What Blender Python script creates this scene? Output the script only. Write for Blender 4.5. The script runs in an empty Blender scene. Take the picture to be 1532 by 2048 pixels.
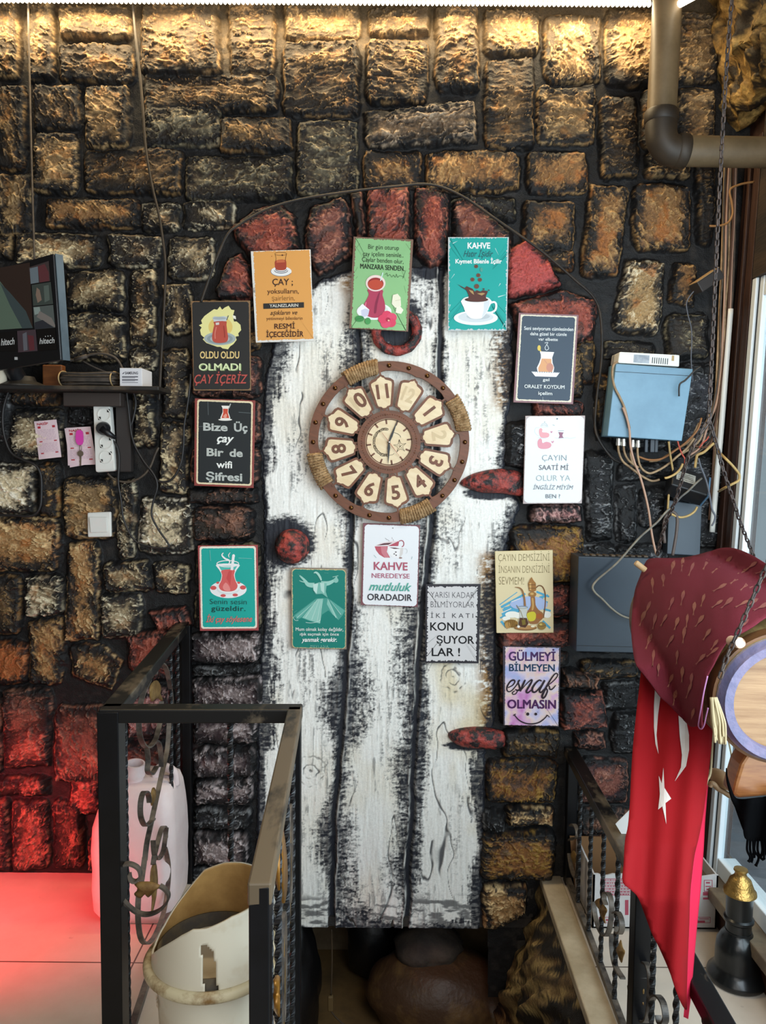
import bpy, bmesh, math, random
import numpy as np
from mathutils import Vector, Matrix, Euler
from mathutils.geometry import tessellate_polygon, delaunay_2d_cdt

random.seed(7)
SC = bpy.context.scene
COL = SC.collection

# ------------------------------------------------------------------ camera, world, lights, exposure
F_PX, D = 1538.0, 2.48                      # focal length in pixels of a 1532 x 2048 picture; distance to the wall
PITCH, ROLL = math.radians(3.8), math.radians(0.5)
CAM_R = Euler((math.radians(90) - PITCH, 0, 0)).to_matrix() @ Euler((0, 0, ROLL)).to_matrix()


def ray(px, py):
    return CAM_R @ Vector(((px - 766) / F_PX, -(py - 1024) / F_PX, -1.0))


_r = ray(50, 1745)
CAM = Vector((0.0, -D, -_r.z * D / _r.y))   # floor meets the wall at that row


def PY(px, py, y=0.0):
    r = ray(px, py)
    return CAM + r * ((y - CAM.y) / r.y)


def PZ(px, py, z=0.0):
    r = ray(px, py)
    return CAM + r * ((z - CAM.z) / r.z)


def PX(px, py, x):
    r = ray(px, py)
    return CAM + r * ((x - CAM.x) / r.x)


def PP(px, py, p0, n):
    r = ray(px, py)
    return CAM + r * ((Vector(p0) - CAM).dot(n) / r.dot(n))


cam_d = bpy.data.cameras.new('camera')
cam_d.sensor_fit = 'VERTICAL'
cam_d.sensor_height = 24.0
cam_d.lens = 24.0 * F_PX / 2048
cam_d.clip_start = 0.02
cam_o = bpy.data.objects.new('camera', cam_d)
cam_o.location = CAM
cam_o.rotation_euler = CAM_R.to_euler()
COL.objects.link(cam_o)
SC.camera = cam_o

SC.view_settings.view_transform = 'Standard'
SC.view_settings.look = 'None'
SC.view_settings.gamma = 1.0
SC.view_settings.use_curve_mapping = False
SC.view_settings.exposure = 0.0

world = bpy.data.worlds.new('sky')
SC.world = world
world.use_nodes = True
_wn, _wl = world.node_tree.nodes, world.node_tree.links
_bg = _wn['Background']
_tc = _wn.new('ShaderNodeTexCoord')
_sx = _wn.new('ShaderNodeSeparateXYZ')
_mr = _wn.new('ShaderNodeMapRange')
_mr.inputs['From Min'].default_value = -0.2
_mr.inputs['From Max'].default_value = 0.75
_mx = _wn.new('ShaderNodeMix')
_mx.data_type = 'RGBA'
_wl.new(_tc.outputs['Generated'], _sx.inputs[0])
_wl.new(_sx.outputs['X'], _mr.inputs['Value'])
_wl.new(_mr.outputs['Result'], _mx.inputs['Factor'])
_mx.inputs['A'].default_value = (0.060, 0.055, 0.050, 1)     # the dim room behind the camera
_mx.inputs['B'].default_value = (0.50, 0.60, 0.66, 1)     # overcast daylight beyond the windows on the right
_wl.new(_mx.outputs['Result'], _bg.inputs['Color'])
_bg.inputs['Strength'].default_value = 1.0


def area_light(name, loc, aim, sx, sy, power, col):
    l = bpy.data.lights.new(name, 'AREA')
    l.shape = 'RECTANGLE'
    l.size, l.size_y, l.energy, l.color = sx, sy, power, col
    o = bpy.data.objects.new(name, l)
    o.location = loc
    o.rotation_euler = (Vector(aim) - Vector(loc)).to_track_quat('-Z', 'Z').to_euler()
    COL.objects.link(o)
    return o


area_light('daylight_side_windows', (1.02, -1.62, 1.28), (-0.50, -0.1, 0.70), 1.9, 1.5, 60, (0.78, 0.91, 1.0))
area_light('front_fill', (-0.7, -4.2, 1.7), (-0.1, 0, 1.0), 1.6, 1.8, 24, (1.0, 0.96, 0.90))  # unseen fill behind the camera, added to brighten the wall
area_light('overhead_fill', (0.2, -2.3, 2.74), (0.1, -0.4, 0.5), 1.2, 0.5, 12, (1.0, 0.84, 0.64))  # unseen warm fill from above, added to soften the shade
_pl = bpy.data.lights.new('red_neon_lamp', 'SPOT')
_pl.energy, _pl.color, _pl.spot_size, _pl.spot_blend, _pl.shadow_soft_size = 84, (1.0, 0.035, 0.05), math.radians(86), 1.0, 0.10
_po = bpy.data.objects.new('red_neon_lamp', _pl)
_po.location = (-1.46, -0.72, 0.62)
_po.rotation_euler = (Vector((-1.18, -0.14, 0.0)) - Vector(_po.location)).to_track_quat('-Z', 'Z').to_euler()
COL.objects.link(_po)


# ------------------------------------------------------------------ materials
def lin(h, k=1.0):
    """hex sRGB -> linear RGBA"""
    if isinstance(h, (tuple, list)):
        return tuple(h[:3]) + (1.0,)
    h = h.lstrip('#')
    out = []
    for i in (0, 2, 4):
        c = int(h[i:i + 2], 16) / 255
        out.append((c / 12.92 if c < 0.04045 else ((c + 0.055) / 1.055) ** 2.4) * k)
    return (*out, 1.0)


MATS = {}


def pm(name, col, rough=0.5, metal=0.0, col2=None, nscale=8.0, nlo=0.4, nhi=0.62, bump=0.0, bscale=60.0,
       emit=0.0, trans=0.0, spec=0.5, stretch=(1, 1, 1), sss=0.0, coat=0.0, ndetail=5.0):
    """procedural principled material: noise-mixed colour, noise bump"""
    if name in MATS:
        return MATS[name]
    m = bpy.data.materials.new(name)
    m.use_nodes = True
    nt = m.node_tree
    b = nt.nodes['Principled BSDF']
    b.inputs['Base Color'].default_value = lin(col)
    b.inputs['Roughness'].default_value = rough
    b.inputs['Metallic'].default_value = metal
    b.inputs['Specular IOR Level'].default_value = spec
    b.inputs['Coat Weight'].default_value = coat
    if trans:
        b.inputs['Transmission Weight'].default_value = trans
    if sss:
        b.inputs['Subsurface Weight'].default_value = sss
        b.inputs['Subsurface Radius'].default_value = (0.05, 0.04, 0.035)
    if emit:
        b.inputs['Emission Color'].default_value = lin(col)
        b.inputs['Emission Strength'].default_value = emit
    if col2 or bump:
        tc = nt.nodes.new('ShaderNodeTexCoord')
        mp = nt.nodes.new('ShaderNodeMapping')
        mp.inputs['Scale'].default_value = stretch
        nt.links.new(tc.outputs['Object'], mp.inputs['Vector'])
    if col2:
        n = nt.nodes.new('ShaderNodeTexNoise')
        n.inputs['Scale'].default_value = nscale
        n.inputs['Detail'].default_value = ndetail
        n.inputs['Roughness'].default_value = 0.65
        r = nt.nodes.new('ShaderNodeMapRange')
        r.inputs['From Min'].default_value = nlo
        r.inputs['From Max'].default_value = nhi
        mx = nt.nodes.new('ShaderNodeMix')
        mx.data_type = 'RGBA'
        mx.inputs['A'].default_value = lin(col)
        mx.inputs['B'].default_value = lin(col2)
        nt.links.new(mp.outputs[0], n.inputs['Vector'])
        nt.links.new(n.outputs['Fac'], r.inputs['Value'])
        nt.links.new(r.outputs['Result'], mx.inputs['Factor'])
        nt.links.new(mx.outputs['Result'], b.inputs['Base Color'])
    if bump:
        n2 = nt.nodes.new('ShaderNodeTexNoise')
        n2.inputs['Scale'].default_value = bscale
        n2.inputs['Detail'].default_value = 4.0
        bp = nt.nodes.new('ShaderNodeBump')
        bp.inputs['Strength'].default_value = bump
        bp.inputs['Distance'].default_value = 0.01
        nt.links.new(mp.outputs[0], n2.inputs['Vector'])
        nt.links.new(n2.outputs['Fac'], bp.inputs['Height'])
        nt.links.new(bp.outputs['Normal'], b.inputs['Normal'])
    MATS[name] = m
    return m


def ink(h):
    """printing ink / paint of a plain colour"""
    return pm('ink_' + h.lstrip('#'), h, rough=0.55, spec=0.3)


# ------------------------------------------------------------------ mesh builder
def cr(pts, n=6, closed=False):
    """Catmull-Rom through points"""
    P = [Vector(p) for p in pts]
    if len(P) < 3:
        return P
    out = []
    N = len(P)
    segs = N if closed else N - 1
    for i in range(segs):
        if closed:
            p0, p1, p2, p3 = P[(i - 1) % N], P[i], P[(i + 1) % N], P[(i + 2) % N]
        else:
            p0, p1, p2, p3 = P[max(i - 1, 0)], P[i], P[i + 1], P[min(i + 2, N - 1)]
        for k in range(n):
            t = k / n
            out.append(0.5 * ((2 * p1) + (p2 - p0) * t + (2 * p0 - 5 * p1 + 4 * p2 - p3) * t * t + (3 * p1 - p0 - 3 * p2 + p3) * t ** 3))
    if not closed:
        out.append(P[-1])
    return out


def wloc(o):
    v = Vector((0, 0, 0))
    while o is not None:
        v = v + o.location
        o = o.parent
    return v


def tag(o, label=None, cat=None, group=None, kind=None):
    if label:
        o['label'] = label
    if cat:
        o['category'] = cat
    if group:
        o['group'] = group
    if kind:
        o['kind'] = kind
    return o


def root(name, loc, label, cat, group=None, rot=None, kind=None):
    o = bpy.data.objects.new(name, None)
    o.empty_display_size = 0.05
    o.location = loc
    if rot is not None:
        o.rotation_euler = rot
    COL.objects.link(o)
    return tag(o, label, cat, group, kind)


class MB:
    def __init__(s):
        s.v, s.f, s.m, s.mi = [], [], [], 0

    def add(s, vs, fs):
        o = len(s.v)
        s.v += [Vector(v) for v in vs]
        s.f += [tuple(i + o for i in f) for f in fs]
        s.m += [s.mi] * len(fs)
        return s

    def box(s, c, size, rot=None):
        c = Vector(c)
        hx, hy, hz = size[0] / 2, size[1] / 2, size[2] / 2
        vs = [Vector((x, y, z)) for x in (-hx, hx) for y in (-hy, hy) for z in (-hz, hz)]
        if rot is not None:
            vs = [rot @ v for v in vs]
        return s.add([c + v for v in vs], [(0, 1, 3, 2), (4, 6, 7, 5), (0, 4, 5, 1), (2, 3, 7, 6), (0, 2, 6, 4), (1, 5, 7, 3)])

    def bar(s, p0, p1, w, h, up=(0, 0, 1)):
        p0, p1, up = Vector(p0), Vector(p1), Vector(up)
        d = (p1 - p0).normalized()
        sx = d.cross(up).normalized()
        uz = sx.cross(d)
        vs = []
        for p in (p0, p1):
            for a, b in ((-1, -1), (1, -1), (1, 1), (-1, 1)):
                vs.append(p + sx * (a * w / 2) + uz * (b * h / 2))
        return s.add(vs, [(0, 3, 2, 1), (4, 5, 6, 7), (0, 1, 5, 4), (1, 2, 6, 5), (2, 3, 7, 6), (3, 0, 4, 7)])

    def tube(s, pts, r, n=8, closed=False):
        P = [Vector(p) for p in pts]
        N = len(P)
        R = r if isinstance(r, (list, tuple)) else [r] * N
        T = []
        for i in range(N):
            a = P[(i + 1) % N] if (closed or i < N - 1) else P[i]
            b = P[(i - 1) % N] if (closed or i > 0) else P[i]
            t = a - b
            T.append(t.normalized() if t.length > 1e-9 else Vector((0, 0, 1)))
        nrm = T[0].orthogonal().normalized()
        vs = []
        for i in range(N):
            nrm = (nrm - T[i] * nrm.dot(T[i]))
            nrm = nrm.normalized() if nrm.length > 1e-9 else T[i].orthogonal().normalized()
            bn = T[i].cross(nrm)
            for k in range(n):
                a = 2 * math.pi * k / n
                vs.append(P[i] + (nrm * math.cos(a) + bn * math.sin(a)) * R[i])
        fs = []
        for i in range(N if closed else N - 1):
            j = (i + 1) % N
            for k in range(n):
                k2 = (k + 1) % n
                fs.append((i * n + k, i * n + k2, j * n + k2, j * n + k))
        if not closed:
            fs.append(tuple(range(n - 1, -1, -1)))
            fs.append(tuple((N - 1) * n + k for k in range(n)))
        return s.add(vs, fs)

    def lathe(s, prof, c=(0, 0, 0), axis=(0, 0, 1), n=32, ends=True):
        q = Vector((0, 0, 1)).rotation_difference(Vector(axis).normalized())
        c = Vector(c)
        vs = []
        for r, z in prof:
            for k in range(n):
                a = 2 * math.pi * k / n
                vs.append(c + q @ Vector((r * math.cos(a), r * math.sin(a), z)))
        fs = []
        for i in range(len(prof) - 1):
            for k in range(n):
                k2 = (k + 1) % n
                fs.append((i * n + k, i * n + k2, (i + 1) * n + k2, (i + 1) * n + k))
        if ends:
            fs.append(tuple(range(n - 1, -1, -1)))
            fs.append(tuple((len(prof) - 1) * n + k for k in range(n)))
        return s.add(vs, fs)

    def rings(s, loops, cap0=True, cap1=True):
        """loft of equal-length closed loops"""
        n = len(loops[0])
        vs = [p for L in loops for p in L]
        fs = []
        for i in range(len(loops) - 1):
            for k in range(n):
                k2 = (k + 1) % n
                fs.append((i * n + k, i * n + k2, (i + 1) * n + k2, (i + 1) * n + k))
        if cap0:
            fs.append(tuple(range(n - 1, -1, -1)))
        if cap1:
            fs.append(tuple((len(loops) - 1) * n + k for k in range(n)))
        return s.add(vs, fs)

    def grid(s, fn, nu, nv):
        vs = [fn(i / nu, j / nv) for j in range(nv + 1) for i in range(nu + 1)]
        fs = [(j * (nu + 1) + i, j * (nu + 1) + i + 1, (j + 1) * (nu + 1) + i + 1, (j + 1) * (nu + 1) + i) for j in range(nv) for i in range(nu)]
        return s.add(vs, fs)

    def flat(s, poly):
        """one-sided fill of a 3D planar polygon (may be concave)"""
        P = [Vector(p) for p in poly]
        tris = tessellate_polygon([P])
        return s.add(P, [tuple(t) for t in tris])

    def slab(s, poly, off):
        """solid prism: planar polygon extruded by vector off"""
        P = [Vector(p) for p in poly]
        off = Vector(off)
        n = len(P)
        tris = tessellate_polygon([P])
        fs = [tuple(t) for t in tris] + [tuple(i + n for i in reversed(t)) for t in tris]
        fs += [(i, (i + 1) % n, (i + 1) % n + n, i + n) for i in range(n)]
        return s.add(P + [p + off for p in P], fs)

    def build(s, name, mats, parent=None, local=False, smooth=False, bevel=0.0, solid=0.0, sub=0, angle=None):
        if not isinstance(mats, (list, tuple)):
            mats = [mats]
        V = s.v
        loc = Vector((0, 0, 0))
        if parent is None:
            xs, ys, zs = [v.x for v in V], [v.y for v in V], [v.z for v in V]
            loc = Vector(((min(xs) + max(xs)) / 2, (min(ys) + max(ys)) / 2, min(zs)))
            V = [v - loc for v in V]
        elif not local:
            w = wloc(parent)
            V = [v - w for v in V]
        me = bpy.data.meshes.new(name)
        me.from_pydata([v[:] for v in V], [], s.f)
        for m in mats:
            me.materials.append(m)
        if len(mats) > 1:
            me.polygons.foreach_set('material_index', s.m)
        bm = bmesh.new()
        bm.from_mesh(me)
        bmesh.ops.recalc_face_normals(bm, faces=bm.faces)
        bm.to_mesh(me)
        bm.free()
        if smooth:
            me.polygons.foreach_set('use_smooth', [True] * len(me.polygons))
            if angle:
                me.set_sharp_from_angle(angle=math.radians(angle))
        me.update()
        o = bpy.data.objects.new(name, me)
        o.location = loc
        if parent is not None:
            o.parent = parent
        COL.objects.link(o)
        if solid:
            md = o.modifiers.new('thickness', 'SOLIDIFY')
            md.thickness = solid
            md.offset = 0.0
        if bevel:
            md = o.modifiers.new('bevel', 'BEVEL')
            md.width = bevel
            md.segments = 2
            md.limit_method = 'ANGLE'
            md.angle_limit = math.radians(40)
        if sub:
            md = o.modifiers.new('subdivision', 'SUBSURF')
            md.levels = md.render_levels = sub
        return o


def solo(mb, name, mats, label, cat, group=None, kind=None, **k):
    return tag(mb.build(name, mats, None, **k), label, cat, group, kind)


# ------------------------------------------------------------------ text
_TXT = {}


def glyphs(t, bold=0.0, shear=0.0, spacing=1.0):
    key = (t, bold, shear, spacing)
    if key in _TXT:
        return _TXT[key]
    c = bpy.data.curves.new('lettering_source', 'FONT')
    c.body = t
    c.size = 1.0
    c.offset = bold
    c.shear = shear
    c.space_character = spacing
    c.resolution_u = 3
    o = bpy.data.objects.new('lettering_source', c)
    COL.objects.link(o)
    dg = bpy.context.evaluated_depsgraph_get()
    ev = o.evaluated_get(dg)
    me = ev.to_mesh()
    vs = [(v.co.x, v.co.y) for v in me.vertices]
    fs = [tuple(p.vertices) for p in me.polygons]
    ev.to_mesh_clear()
    bpy.data.objects.remove(o)
    bpy.data.curves.remove(c)
    xs = [v[0] for v in vs]
    _TXT[key] = (vs, fs, min(xs), max(xs))
    return _TXT[key]


CAP = 0.682


# ------------------------------------------------------------------ numpy noise in pixel space
def vnoise(x, y, seed=0):
    xi, yi = np.floor(x), np.floor(y)
    xf, yf = x - xi, y - yi
    xi = xi.astype(np.int64)
    yi = yi.astype(np.int64)

    def h(a, b):
        n = (a * 374761393 + b * 668265263 + seed * 974634777) & 0xffffffff
        n = ((n ^ (n >> 13)) * 1274126177) & 0xffffffff
        n = n ^ (n >> 16)
        return (n & 0xffff) / 32767.5 - 1.0

    u = xf * xf * xf * (xf * (xf * 6 - 15) + 10)
    v = yf * yf * yf * (yf * (yf * 6 - 15) + 10)
    a, b, c, d = h(xi, yi), h(xi + 1, yi), h(xi, yi + 1), h(xi + 1, yi + 1)
    return (a * (1 - u) + b * u) * (1 - v) + (c * (1 - u) + d * u) * v


def fbm(x, y, seed=0, octv=4, gain=0.5):
    s, a, tot = 0, 1.0, 0
    for i in range(octv):
        s = s + a * vnoise(x, y, seed + i * 17)
        tot += a
        a *= gain
        x, y = x * 2.03 + 7.1, y * 2.03 + 3.7
    return s / tot


def sst(a, b, x):
    t = np.clip((x - a) / (b - a), 0, 1)
    return t * t * (3 - 2 * t)


def poly_sdf(px, py, poly):
    """positive inside"""
    d2 = np.full(px.shape, 1e12)
    ins = np.zeros(px.shape, bool)
    n = len(poly)
    for i in range(n):
        x0, y0 = poly[i]
        x1, y1 = poly[(i + 1) % n]
        ex, ey = x1 - x0, y1 - y0
        t = np.clip(((px - x0) * ex + (py - y0) * ey) / (ex * ex + ey * ey + 1e-9), 0, 1)
        dx, dy = px - (x0 + ex * t), py - (y0 + ey * t)
        d2 = np.minimum(d2, dx * dx + dy * dy)
        cond = ((y0 > py) != (y1 > py))
        xin = x0 + (py - y0) / (y1 - y0 + (1e-9 if y1 == y0 else 0)) * ex
        ins ^= cond & (px < xin)
    d = np.sqrt(d2)
    return np.where(ins, d, -d)

# ------------------------------------------------------------------ the moulded stone wall, arch and plank door
STONES = '''
0 5 44 158 t|60 3 113 163 t|124 20 264 84 t|124 94 272 166 b|285 8 440 155 s|459 8 551 156 s|0 178 56 342 b|72 176 160 262 b
172 176 260 297 t|292 152 556 230 s|290 222 442 296 g|444 240 584 308 b|74 270 158 388 t|0 355 66 472 t|174 300 365 390 b|373 314 586 402 g
97 402 280 460 o|288 408 362 462 c|370 404 470 462 c|40 468 205 536 d|222 472 326 536 c|342 477 430 562 c|140 543 248 620 d|264 541 313 692 d
332 570 386 668 d|143 628 251 724 d|326 700 379 833 d|262 697 313 742 c|-30 470 28 520 t|-30 545 120 625 c|-30 640 120 730 c
28 776 125 813 o|-30 776 20 880 k|28 822 129 917 c|140 806 190 846 k|270 779 311 892 d|324 848 376 984 d|-20 928 75 1030 w|86 928 127 1032 y|133 952 234 1076 t
238 962 275 1112 c|282 995 388 1104 w|-20 1037 120 1142 p|138 1083 202 1278 p|212 1122 305 1182 d|312 1125 378 1182 d|-20 1150 45 1264 b|58 1148 129 1229 c
65 1238 131 1366 o|-20 1282 58 1362 P|208 1186 285 1270 c|14 1374 104 1530 n|112 1408 216 1562 n|-20 1552 96 1588 n|30 1597 102 1734 n|112 1600 168 1734 n|-20 1598 22 1734 n
146 1546 206 1622 r|-20 1384 6 1540 n
570 14 720 86 t|570 90 716 236 s|739 14 856 78 t|735 86 856 210 s|872 18 956 186 s|970 26 1074 114 t|970 124 1066 300 s|596 246 713 392 g
728 306 839 384 o|855 308 1036 386 o|1087 36 1198 172 t|1074 178 1188 294 t|1210 22 1336 176 t|1348 30 1432 168 t|1198 194 1272 358 b|1053 306 1172 392 o
1290 312 1376 362 t|1044 408 1146 502 o|1264 371 1376 502 o|1280 190 1346 300 b|1352 180 1424 300 t|1390 322 1424 490 b
1330 634 1412 718 g|1210 686 1306 722 g|1190 752 1222 876 y|1172 906 1220 1082 k|1231 972 1270 1084 k|1279 978 1332 1050 k|1235 930 1342 958 k
1154 684 1187 764 y|1160 1318 1270 1352 b|1203 1362 1272 1414 k|1224 1424 1275 1500 k|1150 1463 1208 1494 r|1160 1515 1252 1602 r|1157 1614 1260 1662 n|1275 1320 1440 1420 k|1280 1440 1440 1560 k|1270 1580 1440 1700 n
1160 1672 1440 1740 n|1320 730 1440 900 k|1340 910 1440 1090 k|1225 725 1330 900 k|1230 1090 1330 1300 k|1150 1090 1225 1300 k
592 1210 600 1212 k
'''
QSTONES = [
    ([(728, 230), (948, 206), (950, 288), (735, 298)], 'm'),
    ([(1180, 374), (1256, 378), (1232, 552), (1160, 556)], 'o'),
    ([(1252, 524), (1326, 526), (1314, 670), (1222, 664)], 'O'),
    ([(1346, 530), (1388, 530), (1386, 616), (1336, 606)], 'o'),
    ([(142, 1286), (205, 1290), (246, 1318), (225, 1376), (150, 1350)], 'p'),
    ([(905, 404), (940, 392), (1026, 402), (1030, 450), (1000, 436)], 'g'),
    ([(1045, 500), (1146, 504), (1140, 545), (1100, 540)], 'o'),
]
ARCH = [
    ([(467, 458), (510, 424), (560, 411), (590, 440), (598, 500), (560, 524), (504, 524), (480, 490)], 'R'),
    ([(612, 482), (625, 417), (685, 397), (698, 420), (705, 512), (640, 548), (622, 522)], 'r'),
    ([(702, 392), (722, 388), (730, 470), (715, 480)], 'r'),
    ([(734, 383), (815, 380), (820, 522), (738, 524)], 'R'),
    ([(828, 376), (900, 391), (893, 522), (860, 538), (830, 510)], 'R'),
    ([(906, 404), (940, 400), (1020, 470), (1012, 562), (908, 562)], 'r'),
    ([(1012, 510), (1049, 480), (1084, 512), (1118, 570), (1082, 586), (1014, 597)], 'V'),
    ([(1020, 612), (1120, 582), (1190, 606), (1182, 684), (1040, 692)], 'R'),
    ([(436, 582), (462, 522), (480, 514), (506, 542), (506, 602), (440, 602)], 'R'),
    ([(392, 606), (522, 602), (522, 702), (392, 702)], 'b'), ([(386, 714), (524, 714), (524, 794), (386, 794)], 'r'),
    ([(388, 802), (522, 802), (522, 888), (388, 888)], 'r'), ([(386, 896), (522, 896), (520, 966), (386, 966)], 'r'),
    ([(378, 974), (516, 976), (516, 1006), (380, 1006)], 'n'), ([(390, 1014), (508, 1014), (508, 1079), (392, 1079)], 'n'),
    ([(394, 1088), (522, 1086), (522, 1172), (394, 1172)], 'g'), ([(392, 1180), (522, 1180), (522, 1256), (392, 1256)], 'g'),
    ([(386, 1264), (522, 1262), (522, 1322), (388, 1322)], 'h'), ([(388, 1328), (520, 1328), (520, 1346), (390, 1346)], 'k'),
    ([(386, 1352), (525, 1350), (526, 1412), (388, 1412)], 'h'), ([(390, 1422), (516, 1420), (516, 1484), (392, 1484)], 'h'),
    ([(388, 1494), (510, 1492), (510, 1548), (390, 1548)], 'h'), ([(392, 1556), (506, 1554), (506, 1604), (394, 1604)], 'h'),
    ([(388, 1612), (500, 1610), (500, 1652), (390, 1652)], 'k'), ([(388, 1660), (498, 1660), (498, 1722), (390, 1722)], 'h'),
    ([(388, 1730), (520, 1730), (520, 1800), (388, 1800)], 'k'), ([(388, 1808), (540, 1808), (540, 1900), (388, 1900)], 'k'),
    ([(1036, 700), (1164, 700), (1162, 796), (1040, 796)], 'y'), ([(1066, 804), (1162, 803), (1160, 834), (1068, 834)], 'R'),
    ([(1012, 846), (1160, 842), (1158, 934), (1010, 934)], 'k'), ([(1040, 944), (1152, 944), (1150, 1002), (1044, 1002)], 'k'),
    ([(1062, 1009), (1160, 1008), (1158, 1043), (1060, 1045)], 'H'), ([(1020, 1054), (1164, 1052), (1162, 1160), (1022, 1160)], 'Y'),
    ([(1000, 1170), (1142, 1168), (1140, 1230), (1000, 1230)], 'R'), ([(996, 1238), (1140, 1238), (1138, 1292), (1000, 1294)], 'R'),
    ([(1000, 1302), (1134, 1302), (1134, 1330), (1000, 1330)], 'n'), ([(1122, 1334), (1195, 1344), (1190, 1374), (1120, 1370)], 'n'),
    ([(1000, 1338), (1112, 1338), (1112, 1448), (1000, 1448)], 'n'), ([(1118, 1380), (1200, 1380), (1212, 1450), (1118, 1452)], 'R'),
    ([(1004, 1456), (1114, 1456), (1112, 1512), (1004, 1508)], 'y'), ([(970, 1516), (1112, 1518), (1108, 1600), (972, 1598)], 'Y'),
    ([(1014, 1607), (1106, 1612), (1104, 1644), (1014, 1642)], 'p'), ([(964, 1617), (1008, 1622), (1008, 1654), (966, 1654)], 'k'),
    ([(962, 1658), (1012, 1660), (1106, 1654), (1104, 1752), (964, 1752)], 'Y'), ([(965, 1763), (1052, 1763), (1046, 1822), (985, 1850), (965, 1846)], 'p'),
    ([(256, 1268), (330, 1258), (352, 1290), (346, 1352), (300, 1362), (262, 1330)], 'R'), ([(302, 1222), (372, 1212), (384, 1250), (320, 1262)], 'R'),
    ([(258, 1376), (346, 1372), (350, 1462), (262, 1470)], 'H'), ([(234, 1394), (252, 1394), (252, 1480), (236, 1480)], 'n'),
    ([(236, 1484), (346, 1482), (344, 1560), (238, 1566)], 'n'), ([(240, 1580), (370, 1575), (370, 1660), (240, 1660)], 'n'), ([(180, 1670), (370, 1672), (370, 1735), (180, 1735)], 'n'),
]
# style: main tint, second tint, how much of the black shows, ridge strength
STY = {
    't': ('7a6040', 'b8986a', .44, 1.0), 'b': ('54402a', '94744a', .60, 1.0), 's': ('57442e', '9c7c54', .62, 1.5), 'g': ('5e5644', '9c8e70', .62, .9),
    'o': ('86603a', 'b48e5c', .44, .8), 'O': ('a48458', 'e0cfae', .34, .7), 'c': ('9a8768', 'e2d4b4', .52, 1.1), 'd': ('846e50', 'd8c49c', .47, 1.1), 'w': ('d0bd9a', 'f6ecd6', .38, .9), 'y': ('82643a', 'a88450', .54, .7),
    'p': ('9c7448', 'd6b684', .36, 1.0), 'P': ('98562c', 'b46e40', .38, .6), 'n': ('6a4a3c', '9a6e58', .46, 1.1), 'k': ('2b2b31', '8c8c8c', .62, 1.3),
    'r': ('7a463a', 'ac7662', .42, 1.0), 'R': ('8e4436', 'b46a58', .40, .9), 'V': ('b04a45', 'bc5a52', .16, .4), 'h': ('7a6c6a', 'c0b2b0', .44, 1.0),
    'H': ('9a6460', 'c89c94', .44, .9), 'Y': ('84562e', 'a07c3a', .46, 1.1), 'm': ('6c5640', 'ac9880', .52, 1.3),
}


def box4(t):
    x0, y0, x1, y1 = t
    rr = random.Random(int(x0 * 7 + y0 * 13))
    j = lambda: rr.uniform(-4, 4)
    return [(x0 + j(), y0 + j()), ((x0 + x1) / 2, y0 + j() * .8), (x1 + j(), y0 + j()), (x1 + j() * .6, (y0 + y1) / 2), (x1 + j(), y1 + j()), ((x0 + x1) / 2, y1 + j() * .8), (x0 + j(), y1 + j()), (x0 + j() * .6, (y0 + y1) / 2)]


XL, XRW = PY(-90, 900).x, 1.17                    # wall extent left and right
ZT, ZB = PY(766, 6).z + 0.05, -0.42
RES = 0.0023


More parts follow.
